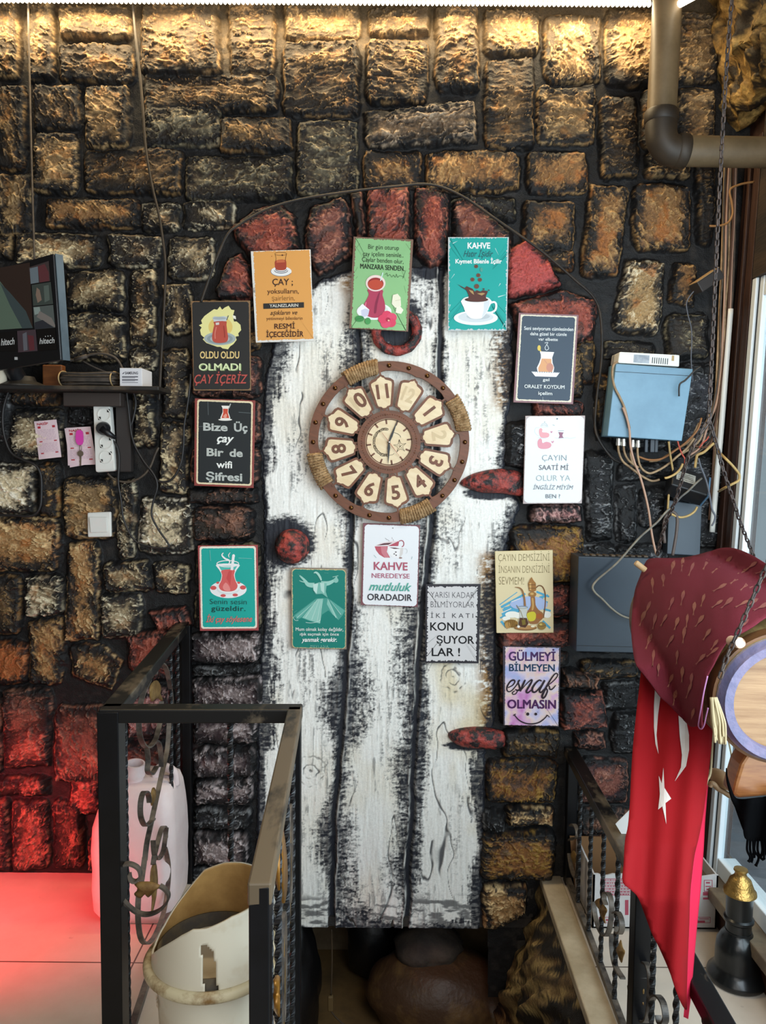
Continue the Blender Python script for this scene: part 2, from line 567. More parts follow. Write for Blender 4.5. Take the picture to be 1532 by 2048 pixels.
def relief():
    nx, nz = int((XRW - XL) / RES), int((ZT - ZB) / RES)
    X, Z = np.meshgrid(np.linspace(XL, XRW, nx), np.linspace(ZB, ZT, nz))
    # project the plane Y=0 to pixels so that the layout can be written in the photograph's frame
    Rt = np.array(CAM_R.transposed())
    dx, dy, dz = X - CAM.x, np.full_like(X, -CAM.y), Z - CAM.z
    cx = Rt[0, 0] * dx + Rt[0, 1] * dy + Rt[0, 2] * dz
    cy = Rt[1, 0] * dx + Rt[1, 1] * dy + Rt[1, 2] * dz
    cz = Rt[2, 0] * dx + Rt[2, 1] * dy + Rt[2, 2] * dz
    PXs, PYs = 766 + F_PX * cx / -cz, 1024 - F_PX * cy / -cz
    # wobble the layout a little so that no edge is ruled
    WX = PXs + 4.0 * fbm(PXs / 30, PYs / 30, 3, 3) + 1.6 * vnoise(PXs / 6, PYs / 6, 5)
    WY = PYs + 4.0 * fbm(PXs / 30, PYs / 30, 11, 3) + 1.6 * vnoise(PXs / 6, PYs / 6, 8)
    H = 0.002 * fbm(PXs / 18, PYs / 18, 21, 3)
    own = np.zeros(X.shape, np.int8)
    Cc = np.empty(X.shape + (3,), np.float32)
    black = np.array(lin('141314')[:3], np.float32)
    mort = np.array(lin('2b2724')[:3], np.float32)
    top_lit = sst(170, 20, PYs + 50 * fbm(PXs / 40, PYs / 60, 33, 3))[..., None]  # strip lamp light and dust on the upper joints, painted into both base colours
    black = black * (1 - .8 * top_lit) + np.array(lin('5a4a34')[:3], np.float32) * .8 * top_lit
    mort = mort * (1 - top_lit) + np.array(lin('7a6446')[:3], np.float32) * top_lit
    mm = sst(0.15, 0.7, fbm(PXs / 22, PYs / 22, 31, 4))[..., None]
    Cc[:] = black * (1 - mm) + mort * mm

    def stones(lst, oid, hh, rnd):
        for k, (poly, st) in enumerate(lst):
            rr = random.Random(k * 31 + oid * 1000 + 5)
            x0, x1 = min(p[0] for p in poly) - 14, max(p[0] for p in poly) + 14
            y0, y1 = min(p[1] for p in poly) - 14, max(p[1] for p in poly) + 14
            cm = np.where((PXs[nz // 2] > x0 - 30) & (PXs[nz // 2] < x1 + 30))[0]
            rm = np.where((PYs[:, nx // 2] > y0 - 30) & (PYs[:, nx // 2] < y1 + 30))[0]
            if len(cm) == 0 or len(rm) == 0:
                continue
            sl = (slice(rm[0], rm[-1] + 1), slice(cm[0], cm[-1] + 1))
            x, y = WX[sl], WY[sl]
            d = poly_sdf(x, y, poly) + 2.0
            # soften the corners: shrink towards the centre
            mx_, my_ = (x0 + x1) / 2, (y0 + y1) / 2
            hw, hh_ = (x1 - x0) / 2 - 14, (y1 - y0) / 2 - 14
            u, v = np.abs(x - mx_) / hw, np.abs(y - my_) / hh_
            d = d - rnd * sst(1.35, 1.95, u ** 3 + v ** 3) * 10
            inside = sst(-3, 9, d)
            ta, tb, blk, rg = STY[st]
            a = rr.choice((0, 0, .2, -.25, .5, -.5, 1.2)) if st in 'tcwdsbgk' else rr.uniform(-1.5, 1.5)
            if st in 'sm':
                a = rr.uniform(-.25, .2)
            ca, sa = math.cos(a), math.sin(a)
            p, q = (x * ca + y * sa), (-x * sa + y * ca)
            sd = rr.randrange(9999)
            wob = 9 * fbm(p / 40, q / 40, sd + 1, 3)
            st_ = 2.2 if st in 'sm' else 1.5
            n1 = fbm((p + wob) / (40 * st_), (q + wob) / 30, sd + 2, 4, .5)
            n2 = fbm((p + wob) / (13 * st_), (q - wob) / 9, sd + 3, 3, .55)
            n4 = fbm(x / 5.5, y / 4.5, sd + 7, 3, .6)
            gate = sst(-.15, .35, fbm(x / 45, y / 45, sd + 8, 2))
            rid = (1 - np.abs(fbm((p + 2 * wob) / (34 * st_), (q + wob) / 15, sd + 4, 3))) ** 13 * gate
            t = n1 * 2.7 + rr.random()
            fr = t - np.floor(t)
            lip = np.exp(-((fr - .955) / .036) ** 2)
            rim = np.exp(-((d - 3.0 - 3.5 * n1) / 2.4) ** 2) * sst(-.35, .25, fbm(x / 30, y / 30, sd + 6, 2))
            base = hh * rr.uniform(.8, 1.2)
            tilt = rr.uniform(-.06, .06) * (x - mx_) / max(hw, 1) * .12 + rr.uniform(-.05, .05) * (y - my_) / max(hh_, 1) * .12
            inside = sst(-5, 9, d)
            h = base * inside * (1 + .10 * sst(0, 40, d)) + tilt * inside
            h = h + inside * (.0055 * n1 + .0020 * n2 * rg + .0006 * n4 + .0042 * lip * rg + .0052 * rid * rg + .0036 * rim + .0045 * sst(.80, 1, fr))
            inner = sst(3, 34, d)
            g = sst(-.3, .5, fbm(x / 55, y / 55, sd + 9, 2))
            rid2 = (1 - np.abs(fbm((p + 3 * wob) / (30 * st_), (q + 1.6 * wob) / 8.5, sd + 21, 2))) ** 11 * sst(-.2, .3, fbm(x / 38, y / 38, sd + 22, 2))
            h = h + inside * .0026 * rid2 * rg
            cov = .60 * inner + .26 * n2 + .34 * n1 + .34 * n4 + .26 * lip * rg + .34 * rid * rg + .30 * rid2 * rg + .22 * g
            cov = sst(blk - .24, blk + .30, cov) * sst(-2, 6, d)
            cov = np.maximum(cov, .75 * rim * sst(-2, 2, d) * sst(-.5, .1, n4))
            cov = np.maximum(cov, .8 * lip * rg * sst(4, 14, d) * sst(-.4, .1, n4))
            k2 = sst(.0, .9, .40 * n2 + .45 * n1 + .55 * n4 + .9 * rid + .8 * rid2 + .8 * lip - .10 + .9 * rim)
            A, B = np.array(lin(ta)[:3]), np.array(lin(tb)[:3])
            tint = A * (1 - k2[..., None]) + B * k2[..., None]
            if st in 'oOpy':
                o2 = sst(.2, .5, fbm(x / 30, y / 30, sd + 12, 3))[..., None] * .6
                tint = tint * (1 - o2) + np.array(lin('a8622a')[:3]) * o2
            if st in 'tcdbs':
                o2 = sst(.25, .5, fbm(x / 24, y / 24, sd + 13, 3))[..., None] * .45
                tint = tint * (1 - o2) + np.array(lin('a06a34')[:3]) * o2
            if st in 'RrnHYh':
                o2 = sst(.22, .45, fbm(x / 16, y / 16, sd + 14, 3))[..., None] * .7
                tint = tint * (1 - o2) + np.array(lin('4a3a36')[:3]) * o2
            bw = (.75 * sst(4, 26, d) * (st != 'k'))[..., None]
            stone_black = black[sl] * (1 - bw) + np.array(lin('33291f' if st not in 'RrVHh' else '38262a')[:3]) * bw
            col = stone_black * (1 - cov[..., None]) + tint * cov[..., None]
            Hs, Cs, Os = H[sl], Cc[sl], own[sl]
            w = (h > Hs) & (d > -4)
            wt = sst(-4, 0, d)[..., None]
            H[sl] = np.where(w, h, Hs)
            Cc[sl] = np.where(w[..., None], Cs * (1 - wt) + col * wt, Cs)
            if oid:
                own[sl] = np.where(w & (d > -3), oid, Os)

    L = []
    for line in STONES.strip().split('\n'):
        for it in line.split('|'):
            q = it.split()
            L.append((box4([float(a) for a in q[:4]]), q[4]))
    stones(L + QSTONES, 0, 0.025, 1.0)

    # ---- plank door
    door = [(548, 690), (590, 600), (640, 560), (720, 536), (870, 534), (980, 560), (1022, 640), (1026, 760), (1012, 850), (1008, 960), (1040, 1010), (1030, 1040), (1010, 1100), (992, 1180), (988, 1440),
            (968, 1510), (962, 1856), (515, 1856), (515, 1500), (528, 1250), (532, 1100), (524, 900), (532, 760)]
    cm = np.where((PXs[nz // 2] > 480) & (PXs[nz // 2] < 1080))[0]
    rm = np.where((PYs[:, nx // 2] > 500) & (PYs[:, nx // 2] < 1880))[0]
    sl = (slice(rm[0], rm[-1] + 1), slice(cm[0], cm[-1] + 1))
    x, y = WX[sl], WY[sl]
    x0_, y0_ = PXs[sl], PYs[sl]
    d = poly_sdf(x, y, door)
    gy = [500, 720, 1040, 1300, 1500, 1650, 1870]
    g1 = np.interp(y0_, gy, [722, 717, 704, 695, 681, 668, 661])
    g2 = np.interp(y0_, gy, [884, 880, 864, 838, 830, 820, 811])
    wv = 5 * fbm(x0_ / 60, y0_ / 60, 71, 3)
    d1, d2 = (x0_ - g1 + wv), (x0_ - g2 + wv)
    dg = np.minimum(np.abs(d1), np.abs(d2))
    n_b = fbm(x0_ / 13, y0_ / 4.0, 73, 4, .65) * .75 + .25 * fbm(x0_ / 4, y0_ / 4, 74, 2)              # bristle strokes across the grooves
    n_v = fbm(x0_ / 5.5, y0_ / 46, 75, 4, .6)              # grain down the planks
    n_l = fbm(x0_ / 46, y0_ / 120, 77, 4)
    edge = np.minimum(dg, np.maximum(d, 0) * 1.15)
    seed_l = fbm(x0_ / 90, y0_ / 140, 79, 2)
    reach = 34 + 46 * seed_l
    spk = fbm(x0_ / 3.4, y0_ / 3.0, 76, 3, .65)
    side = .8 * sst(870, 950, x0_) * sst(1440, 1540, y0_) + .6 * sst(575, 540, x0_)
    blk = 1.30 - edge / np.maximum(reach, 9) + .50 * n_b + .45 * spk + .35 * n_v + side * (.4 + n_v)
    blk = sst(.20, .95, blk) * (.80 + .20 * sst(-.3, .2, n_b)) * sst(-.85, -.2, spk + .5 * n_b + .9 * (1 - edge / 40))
    crk = np.abs(fbm((x0_ + 12 * fbm(x0_ / 50, y0_ / 50, 83, 2)) / 62, y0_ / 420, 81, 3))
    cl = (1 - sst(.004, .022, crk)) * sst(.02, .25, fbm(x0_ / 60, y0_ / 55, 85, 3) + .1)
    pat = sst(.06, .40, fbm(x0_ / 60, y0_ / 150, 87, 3) - .04) * sst(-.10, .40, .7 * n_v + .4 * n_b + .5 * spk)
    grain = sst(.28, .5, n_v) * sst(.0, .4, n_l + .1)
    for kx, ky, kr in ((905, 1352, 46), (622, 1540, 40)):
        rr_ = np.hypot((x0_ - kx) * 1.1, y0_ - ky) + 6 * fbm(x0_ / 14, y0_ / 14, 91, 3)
        ringv = (1 - sst(.0, .55, np.abs(np.sin(rr_ / 4.6)))) * sst(kr, kr * .6, rr_) * sst(-.3, .3, fbm(x0_ / 12, y0_ / 12, 93, 2) + .15)
        cl = np.maximum(cl, ringv)
    bottom = sst(1778, 1800, y0_) * sst(-.05, .3, fbm(x0_ / 30, y0_ / 8, 95, 4))
    bk = np.clip(np.maximum.reduce([blk, .9 * cl, .75 * pat, .55 * grain, .8 * bottom]), 0, 1)
    for kx, ky, ka, kb in ((794, 642, 58, 66), (572, 1082, 66, 58), (985, 985, 66, 16), (940, 1488, 60, 12), (690, 520, 60, 22), (860, 540, 40, 24)):  # black paint, with the shade of ring, knob and hinges painted in
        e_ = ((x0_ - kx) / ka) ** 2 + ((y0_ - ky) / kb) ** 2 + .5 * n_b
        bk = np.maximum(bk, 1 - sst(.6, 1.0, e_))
    groove = 1 - sst(3.0, 7.5, dg + 1.5 * n_b)
    bk = np.maximum(bk, groove)
    bk = np.maximum(bk, 1 - sst(3, 10, d + 4 * n_b))
    h = .012 + .0022 * n_v + .0018 * n_l - .0035 * cl - .014 * groove + .002 * np.clip(1 - np.abs(dg - 9) / 4, 0, 1) - .0010 * blk * n_b
    lip2 = np.exp(-((d2 + 7) / 2.0) ** 2) + .6 * np.exp(-((d1 - 8) / 2.0) ** 2)
    h = h + .003 * lip2
    bk = bk * (1 - .8 * lip2 * sst(-.2, .2, n_v))
    white, cream = np.array(lin('f6f3ec')[:3]), np.array(lin('e0cfa8')[:3])
    cr_ = (sst(-.1, .5, fbm(x0_ / 80, y0_ / 120, 97, 3)) * (.25 + .55 * sst(845, 900, x0_) * sst(1060, 1160, y0_)))[..., None]  # cream patches, plus warm light painted into the lower right plank
    paint = white * (1 - cr_) + cream * cr_
    och = np.clip(sst(965, 1010, x0_) * sst(640, 660, y0_) * (1 - sst(800, 840, y0_)) + sst(940, 975, x0_) * sst(1090, 1120, y0_) * (1 - sst(1440, 1480, y0_))
                  + np.exp(-(((x0_ - 697) / 18) ** 2 + ((y0_ - 565) / 26) ** 2)), 0, 1)
    och = (och * sst(-.2, .25, n_b + .2))[..., None]
    paint = paint * (1 - och) + np.array(lin('a0763c')[:3]) * och
    dark = np.array(lin('25272f')[:3])
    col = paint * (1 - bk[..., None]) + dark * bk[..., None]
    w = (d > -1)
    H[sl] = np.where(w, np.where(d < 4, h - .006 * (1 - sst(0, 4, d)), h), H[sl])
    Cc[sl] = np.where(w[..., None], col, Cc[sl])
    own[sl] = np.where(w, 2, own[sl])

    stones(ARCH, 1, 0.036, .8)
    # the arch's own black bed between its stones
    return X, Z, H, own, Cc, PXs, PYs


def relief_objects():
    X, Z, H, own, Cc, PXs, PYs = relief()
    nz, nx = X.shape
    # cut the stairwell opening below the door
    zc = PY(766, 1852).z
    m = bpy.data.materials.new('painted_moulded_plaster')
    m.use_nodes = True
    nt = m.node_tree
    b = nt.nodes['Principled BSDF']
    b.inputs['Roughness'].default_value = .62
    b.inputs['Specular IOR Level'].default_value = .35
    at = nt.nodes.new('ShaderNodeAttribute')
    at.attribute_name = 'paint'
    tc = nt.nodes.new('ShaderNodeTexCoord')
    n1 = nt.nodes.new('ShaderNodeTexNoise')
    n1.inputs['Scale'].default_value = 150
    n1.inputs['Detail'].default_value = 5
    n1.inputs['Roughness'].default_value = .7
    mr = nt.nodes.new('ShaderNodeMapRange')
    mr.inputs['From Min'].default_value = .33
    mr.inputs['From Max'].default_value = .67
    mr.inputs['To Min'].default_value = .62
    mr.inputs['To Max'].default_value = 1.30
    mu = nt.nodes.new('ShaderNodeVectorMath')
    mu.operation = 'SCALE'
    nt.links.new(tc.outputs['Object'], n1.inputs['Vector'])
    nt.links.new(n1.outputs['Fac'], mr.inputs['Value'])
    nt.links.new(at.outputs['Color'], mu.inputs[0])
    nt.links.new(mr.outputs['Result'], mu.inputs['Scale'])
    nt.links.new(mu.outputs['Vector'], b.inputs['Base Color'])
    n2 = nt.nodes.new('ShaderNodeTexNoise')
    n2.inputs['Scale'].default_value = 260
    n2.inputs['Detail'].default_value = 4
    bp = nt.nodes.new('ShaderNodeBump')
    bp.inputs['Strength'].default_value = .45
    bp.inputs['Distance'].default_value = .004
    nt.links.new(tc.outputs['Object'], n2.inputs['Vector'])
    nt.links.new(n2.outputs['Fac'], bp.inputs['Height'])
    nt.links.new(bp.outputs['Normal'], b.inputs['Normal'])

    m2 = m.copy()
    m2.name = 'painted_plank_plaster'
    for n_ in m2.node_tree.nodes:
        if n_.type == 'MAP_RANGE':
            n_.inputs['To Min'].default_value, n_.inputs['To Max'].default_value = .90, 1.08
        if n_.type == 'BUMP':
            n_.inputs['Strength'].default_value = .22
    idx = np.arange(nz * nx).reshape(nz, nx)
    q = np.stack([idx[:-1, :-1], idx[:-1, 1:], idx[1:, 1:], idx[1:, :-1]], -1).reshape(-1, 4)
    fo = own[:-1, :-1].reshape(-1)
    fz, fpx = Z[:-1, :-1].reshape(-1), PXs[:-1, :-1].reshape(-1)
    fx = X[:-1, :-1].reshape(-1)
    keep = ((fz > zc) | ((fpx < 392) | (fpx > 975))) & (fx < 1.018 + .041 * fz + .045)
    co = np.stack([X, -H, Z], -1).reshape(-1, 3).astype(np.float32)
    cc = np.concatenate([Cc.reshape(-1, 3), np.ones((nz * nx, 1), np.float32)], 1).astype(np.float32)
    out = {}
    for oid, name in ((0, 'wall_back'), (1, 'trim_1'), (2, 'door_1')):
        f = q[keep & (fo == oid)]
        used = np.zeros(nz * nx, bool)
        used[f.reshape(-1)] = True
        remap = np.cumsum(used) - 1
        f = remap[f].astype(np.int32)
        v, c = co[used], cc[used]
        me = bpy.data.meshes.new(name)
        me.vertices.add(len(v))
        me.vertices.foreach_set('co', v.reshape(-1))
        me.loops.add(f.size)
        me.loops.foreach_set('vertex_index', f.reshape(-1))
        me.polygons.add(len(f))
        me.polygons.foreach_set('loop_start', np.arange(0, f.size, 4, dtype=np.int32))
        me.polygons.foreach_set('use_smooth', np.ones(len(f), bool))
        me.update(calc_edges=True)
        a = me.attributes.new('paint', 'FLOAT_COLOR', 'POINT')
        a.data.foreach_set('color', c.reshape(-1))
        me.materials.append(m2 if oid == 2 else m)
        o = bpy.data.objects.new(name, me)
        COL.objects.link(o)
        o['kind'] = 'structure'
        out[name] = o
    tag(out['wall_back'], 'moulded plaster stone wall, black with dry-brushed tan and cream stones', 'wall')
    tag(out['trim_1'], 'reddish brick arch and jambs moulded around the white plank door', 'arch')
    tag(out['door_1'], 'white plank door relief with black cracks and grooves in the arch', 'door')
    return out


REL = relief_objects()
DOOR = REL['door_1']
PLASTER = bpy.data.materials['painted_moulded_plaster']


def lumpy(name, fn, nu, nv, tints, label=None, cat=None, kind=None, parent=None, seed=0, blk=.5):
    """plaster lump: grid surface with the same painted-plaster material; fn(u, v) -> point"""
    mb = MB().grid(fn, nu, nv)
    o = mb.build(name, PLASTER, parent, smooth=True)
    me = o.data
    a = me.attributes.new('paint', 'FLOAT_COLOR', 'POINT')
    co = np.empty(len(me.vertices) * 3)
    me.vertices.foreach_get('co', co)
    co = co.reshape(-1, 3)
    s = co[:, 0] + co[:, 1] * .6
    n = fbm(s * 22, co[:, 2] * 22 + co[:, 1] * 9, seed + 3, 5, .6)
    n2 = fbm(s * 60, co[:, 2] * 60 + co[:, 1] * 31, seed + 5, 4, .6)
    k = sst(blk - .6, blk - .2, n + .6 * n2)[:, None]
    t2 = sst(-.1, .5, n2)[:, None]
    A, B, K = (np.array(lin(c)[:3]) for c in tints)
    c = K * (1 - k) + (A * (1 - t2) + B * t2) * k
    a.data.foreach_set('color', np.concatenate([c, np.ones((len(c), 1))], 1).astype(np.float32).reshape(-1))
    return tag(o, label, cat, None, kind)


# ---- iron-look relief fittings on the door: ring knocker, knob, strap hinges
def n3(p, s, sd):
    return float(fbm(np.array([p.x * s + p.y * s * .7]), np.array([p.z * s + p.y * s * .5]), sd, 3)[0])


RUST = pm('red_brushed_black', 'a8433a', .6, col2='221d1e', nscale=34, nlo=.40, nhi=.56, bump=.7, bscale=70)
ring_c = PY(793, 664, -.024)
mb = MB()
pts = [ring_c + Vector((math.cos(a) * .064, -.010, math.sin(a) * .060)) for a in [2 * math.pi * i / 40 for i in range(40)]]
mb.tube(pts, [.0165 + .0012 * math.sin(i * 1.7) for i in range(40)], 12, True)
mb.build('ring_knocker', RUST, DOOR, smooth=True)
mb = MB()
kc = PY(585, 1092, -.015)
mb.lathe([(.056, .0), (.056, .012), (.050, .02), (.052, .032), (.046, .048), (.032, .060), (.012, .065)], kc, (0, -1, 0), 40)
for i, v in enumerate(mb.v):
    r = v - kc
    if r.y < -.022:
        mb.v[i] = v + r.normalized() * .006 * n3(v, 60, 3)
mb.build('knob', RUST, DOOR, smooth=True)
for (pp, yb) in (([(920, 968), (940, 950), (975, 940), (1010, 938), (1045, 950), (1046, 990), (1000, 986), (960, 984)], -.012),
                 ([(896, 1470), (912, 1458), (950, 1453), (985, 1456), (1010, 1466), (1006, 1492), (960, 1494), (920, 1490)], -.012)):
    mb = MB()
    c = sum((PY(*p, yb) for p in pp), Vector()) / len(pp)
    outl = cr([PY(*p, yb) for p in pp], 5, True)
    loops = []
    for t, dy in ((1.0, 0), (1.0, -.012), (.9, -.024), (.65, -.034), (.3, -.038)):
        L = []
        for p in outl:
            q = c + (p - c) * t + Vector((0, dy, 0))
            if dy < -.02:
                q = q + Vector((0, -1, 0)) * .007 * n3(q, 70, 9)
            L.append(q)
        loops.append(L)
    mb.rings(loops)
    mb.build('strap_hinge', RUST, DOOR, smooth=True)

# ------------------------------------------------------------------ room shell
def XR(z):
    return 1.018 + 0.041 * z                     # the window wall leans outward a little


DARKWOOD = pm('dark_brown_wood', '2e1a12', .55, col2='4a2a1a', nscale=5, nlo=.35, nhi=.7, stretch=(6, 6, .5), bump=.25, bscale=30)
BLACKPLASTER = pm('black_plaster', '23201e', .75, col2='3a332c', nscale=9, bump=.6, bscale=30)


def floor_mat():
    m = pm('beige_floor_tile', 'c9bcae', .32, col2='b5a797', nscale=3.5, nlo=.35, nhi=.75, spec=.45)
    nt = m.node_tree
    b = nt.nodes['Principled BSDF']
    src = b.inputs['Base Color'].links[0].from_socket
    tc = nt.nodes.new('ShaderNodeTexCoord')
    sx = nt.nodes.new('ShaderNodeSeparateXYZ')
    geo = nt.nodes.new('ShaderNodeNewGeometry')
    nt.links.new(geo.outputs['Position'], sx.inputs[0])
    jx, jy = PZ(305, 1850).x, PZ(100, 1924).y
    mxs = []
    for out, j in (('X', jx), ('Y', jy)):
        a = nt.nodes.new('ShaderNodeMath'); a.operation = 'SUBTRACT'; a.inputs[1].default_value = j
        c = nt.nodes.new('ShaderNodeMath'); c.operation = 'PINGPONG'; c.inputs[1].default_value = .30
        d = nt.nodes.new('ShaderNodeMath'); d.operation = 'LESS_THAN'; d.inputs[1].default_value = .0022
        nt.links.new(sx.outputs[out], a.inputs[0]); nt.links.new(a.outputs[0], c.inputs[0]); nt.links.new(c.outputs[0], d.inputs[0])
        mxs.append(d)
    mx = nt.nodes.new('ShaderNodeMath'); mx.operation = 'MAXIMUM'
    nt.links.new(mxs[0].outputs[0], mx.inputs[0]); nt.links.new(mxs[1].outputs[0], mx.inputs[1])
    # scuffs
    n = nt.nodes.new('ShaderNodeTexNoise'); n.inputs['Scale'].default_value = 16; n.inputs['Detail'].default_value = 6; n.inputs['Roughness'].default_value = .75
    nt.links.new(geo.outputs['Position'], n.inputs['Vector'])
    r = nt.nodes.new('ShaderNodeMapRange'); r.inputs['From Min'].default_value = .64; r.inputs['From Max'].default_value = .74; r.inputs['To Max'].default_value = .55
    nt.links.new(n.outputs['Fac'], r.inputs['Value'])
    m0 = nt.nodes.new('ShaderNodeMix'); m0.data_type = 'RGBA'; m0.inputs['B'].default_value = lin('6a5e54')
    nt.links.new(r.outputs['Result'], m0.inputs['Factor']); nt.links.new(src, m0.inputs['A'])
    m1 = nt.nodes.new('ShaderNodeMix'); m1.data_type = 'RGBA'; m1.inputs['B'].default_value = lin('54463e')
    nt.links.new(mx.outputs[0], m1.inputs['Factor']); nt.links.new(m0.outputs['Result'], m1.inputs['A'])
    nt.links.new(m1.outputs['Result'], b.inputs['Base Color'])
    return m


TILE = floor_mat()
ZH = PY(362, 1240, 0).z                          # handrail height
A_ = PZ(222, 1413, ZH)
B_ = PZ(590, 1413, ZH)
C_ = PZ(521, 1755, ZH)
XE = PZ(405, 1750).x                             # stair edge at the wall, left side
LEDGE0, LEDGE1 = PZ(1082, 1752), PZ(1182, 2048)  # stair edge right side
ldir = (LEDGE1 - LEDGE0) / (LEDGE1.y - LEDGE0.y)
LEDGE2 = LEDGE0 + ldir * (-2.6 - LEDGE0.y)

mb = MB()
mb.slab([(XL, .02, 0), (XE, .02, 0), (B_.x + .03, B_.y, 0), (B_.x + .03, -2.9, 0), (XL, -2.9, 0)], (0, 0, -.06))
mb.slab([(LEDGE0.x, .02, 0), (1.10, .02, 0), (1.10, -2.9, 0), (LEDGE2.x, LEDGE2.y, 0)], (0, 0, -.06))
fl = mb.build('floor', TILE)
tag(fl, kind='structure')
# stairwell and the dark niche below the door
zc = PY(766, 1852).z
NB, NZ = .55, -.62
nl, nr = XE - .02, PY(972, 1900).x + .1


def shell(name, label, fn):
    m_ = MB()
    fn(m_)
    tag(m_.build(name, BLACKPLASTER), label, 'wall', kind='structure')


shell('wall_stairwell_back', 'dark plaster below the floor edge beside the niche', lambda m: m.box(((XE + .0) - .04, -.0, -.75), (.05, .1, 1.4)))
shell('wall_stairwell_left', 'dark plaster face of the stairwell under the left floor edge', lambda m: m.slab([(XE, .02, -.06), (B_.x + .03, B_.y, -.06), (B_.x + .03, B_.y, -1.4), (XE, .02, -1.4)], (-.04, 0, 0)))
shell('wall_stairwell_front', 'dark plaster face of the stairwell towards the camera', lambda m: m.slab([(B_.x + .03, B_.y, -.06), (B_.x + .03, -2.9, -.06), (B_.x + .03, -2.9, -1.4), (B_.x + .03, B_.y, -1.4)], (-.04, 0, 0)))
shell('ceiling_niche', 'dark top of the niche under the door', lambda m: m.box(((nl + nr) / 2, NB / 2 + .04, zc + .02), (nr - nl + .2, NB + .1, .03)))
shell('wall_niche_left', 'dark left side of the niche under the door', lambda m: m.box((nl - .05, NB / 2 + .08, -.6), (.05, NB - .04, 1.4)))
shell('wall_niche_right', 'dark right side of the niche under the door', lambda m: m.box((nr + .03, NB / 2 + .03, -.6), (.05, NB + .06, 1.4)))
nb = MB().box(((nl + nr) / 2, NB + .03, -.5), (nr - nl + .2, .05, 1.2)).build('wall_niche', pm('niche_beige', '8a7458', .7, col2='6a563e', nscale=4, bump=.3, bscale=20))
tag(nb, kind='structure')
nf = MB().box(((nl + nr) / 2, .05, NZ - .03), (nr - nl + .2, 1.15, .05)).build('floor_niche', pm('niche_floor', '7a5c34', .7, col2='5a4428', nscale=4, bump=.3, bscale=25))
tag(nf, kind='structure')
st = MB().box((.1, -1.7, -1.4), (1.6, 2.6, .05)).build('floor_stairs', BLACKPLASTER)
tag(st, kind='structure')

cl = MB().box((0, -1.4, ZT + .03), (3.2, 3.0, .05)).build('ceiling', pm('dusty_ceiling', '5a5046', .8, col2='463e36', nscale=4, bump=.3))
tag(cl, kind='structure')

# ---- rocky bank under the right-hand ledge
def bank(u, v):
    # u: from the wall towards the camera; v: from the ledge down to the stairwell
    top = LEDGE0.lerp(LEDGE0 + ldir * (-1.5), u) + Vector((0, 0, -.012))
    foot = Vector((PY(985, 1880).x + .10 * u, top.y - .02 + .05 * (1 - u), -.95))
    p = top.lerp(foot, v)
    bulge = math.sin(min(v * 1.15, 1) * math.pi) * .05
    nn = n3(p, 8, 41) * .045 + n3(p, 22, 43) * .012 + (1 - abs(n3(Vector((p.x + p.z * .5, p.y, p.z * .25)), 16, 44))) ** 6 * .018
    k = min(1, v * 9)
    return p + Vector((-bulge - nn, 0, .4 * nn)) * k


o = lumpy('wall_rock_bank', bank, 120, 110, ('6a5436', 'a8905e', '1c1713'), kind='structure', seed=5, blk=.40)
tag(o, 'rough brown rock-like plaster below the marble ledge', 'wall')
# marble threshold strip along the right edge of the stairwell
mb = MB()
w_ = Vector((.066, .0, 0))
mb.slab([LEDGE0 + Vector((-.004, .03, .004)), LEDGE0 + w_ + Vector((0, .03, .004)), LEDGE2 + w_ + Vector((0, 0, .004)), LEDGE2 + Vector((-.004, 0, .004))], (0, 0, -.03))
o = mb.build('trim_2', pm('worn_marble', 'c4b59c', .4, col2='a8987e', nscale=6, bump=.15), bevel=.004)
tag(o, 'worn beige marble strip edging the stairwell on the right', 'ledge', kind='structure')

# ---- window wall on the right
def wl_(y, z, dx=0.0):
    return Vector((XR(z) + dx, y, z))


mb = MB()
for k in range(4):                              # upright boards in the corner
    ya, yb = -.002 - k * .036, -.034 - k * .036
    for (z0, z1) in ((-.05, 2.36),):
        dx = (.012, 0, .008, -.004)[k]
        P = [wl_(ya, z0, dx), wl_(yb, z0, dx), wl_(yb, z1, dx), wl_(ya, z1, dx)]
        mb.slab(P, (.035, 0, 0))
mb.slab([wl_(0.0, -.05, .02), wl_(-.15, -.05, .02), wl_(-.15, 2.45, .02), wl_(0.0, 2.45, .02)], (.05, 0, 0))
o = mb.build('wall_right', DARKWOOD, bevel=.002)
tag(o, 'dark brown upright boards lining the corner beside the window', 'wall', kind='structure')
ZW0, ZW1 = .13, 1.93
PVC = pm('white_window_frame', 'dfe6ea', .35, spec=.5)
GASKET = pm('black_gasket', '15161a', .6)
mb = MB()
ws = root('window_1', wl_(-.15, ZW0), 'tall white plastic window beside the corner, grey daylight behind its glass', 'window', kind='structure')
def frame_bar(y0, y1, z0, z1, dx0, dx1):
    mb.slab([wl_(y0, z0, dx0), wl_(y1, z0, dx0), wl_(y1, z1, dx0), wl_(y0, z1, dx0)], (dx1 - dx0, 0, 0))
frame_bar(-.150, -.176, ZW0, ZW1, -.004, .022)
frame_bar(-.183, -.206, ZW0, ZW1, .004, .026)
frame_bar(-.206, -2.9, ZW1 - .06, ZW1, .006, .06)
frame_bar(-.206, -2.9, ZW0, ZW0 + .05, .006, .06)
frame_bar(-1.20, -1.26, ZW0, ZW1, .0, .06)
mb.build('window_frame', PVC, ws, bevel=.003)
mb = MB()
frame_bar(-.176, -.183, ZW0, ZW1, .004, .022)
mb.build('gasket', GASKET, ws)
gm = bpy.data.materials.new('window_glass')
gm.use_nodes = True
_nt = gm.node_tree
_b = _nt.nodes['Principled BSDF']
_b.inputs['Roughness'].default_value = .02
_b.inputs['Base Color'].default_value = (.8, .86, .88, 1)
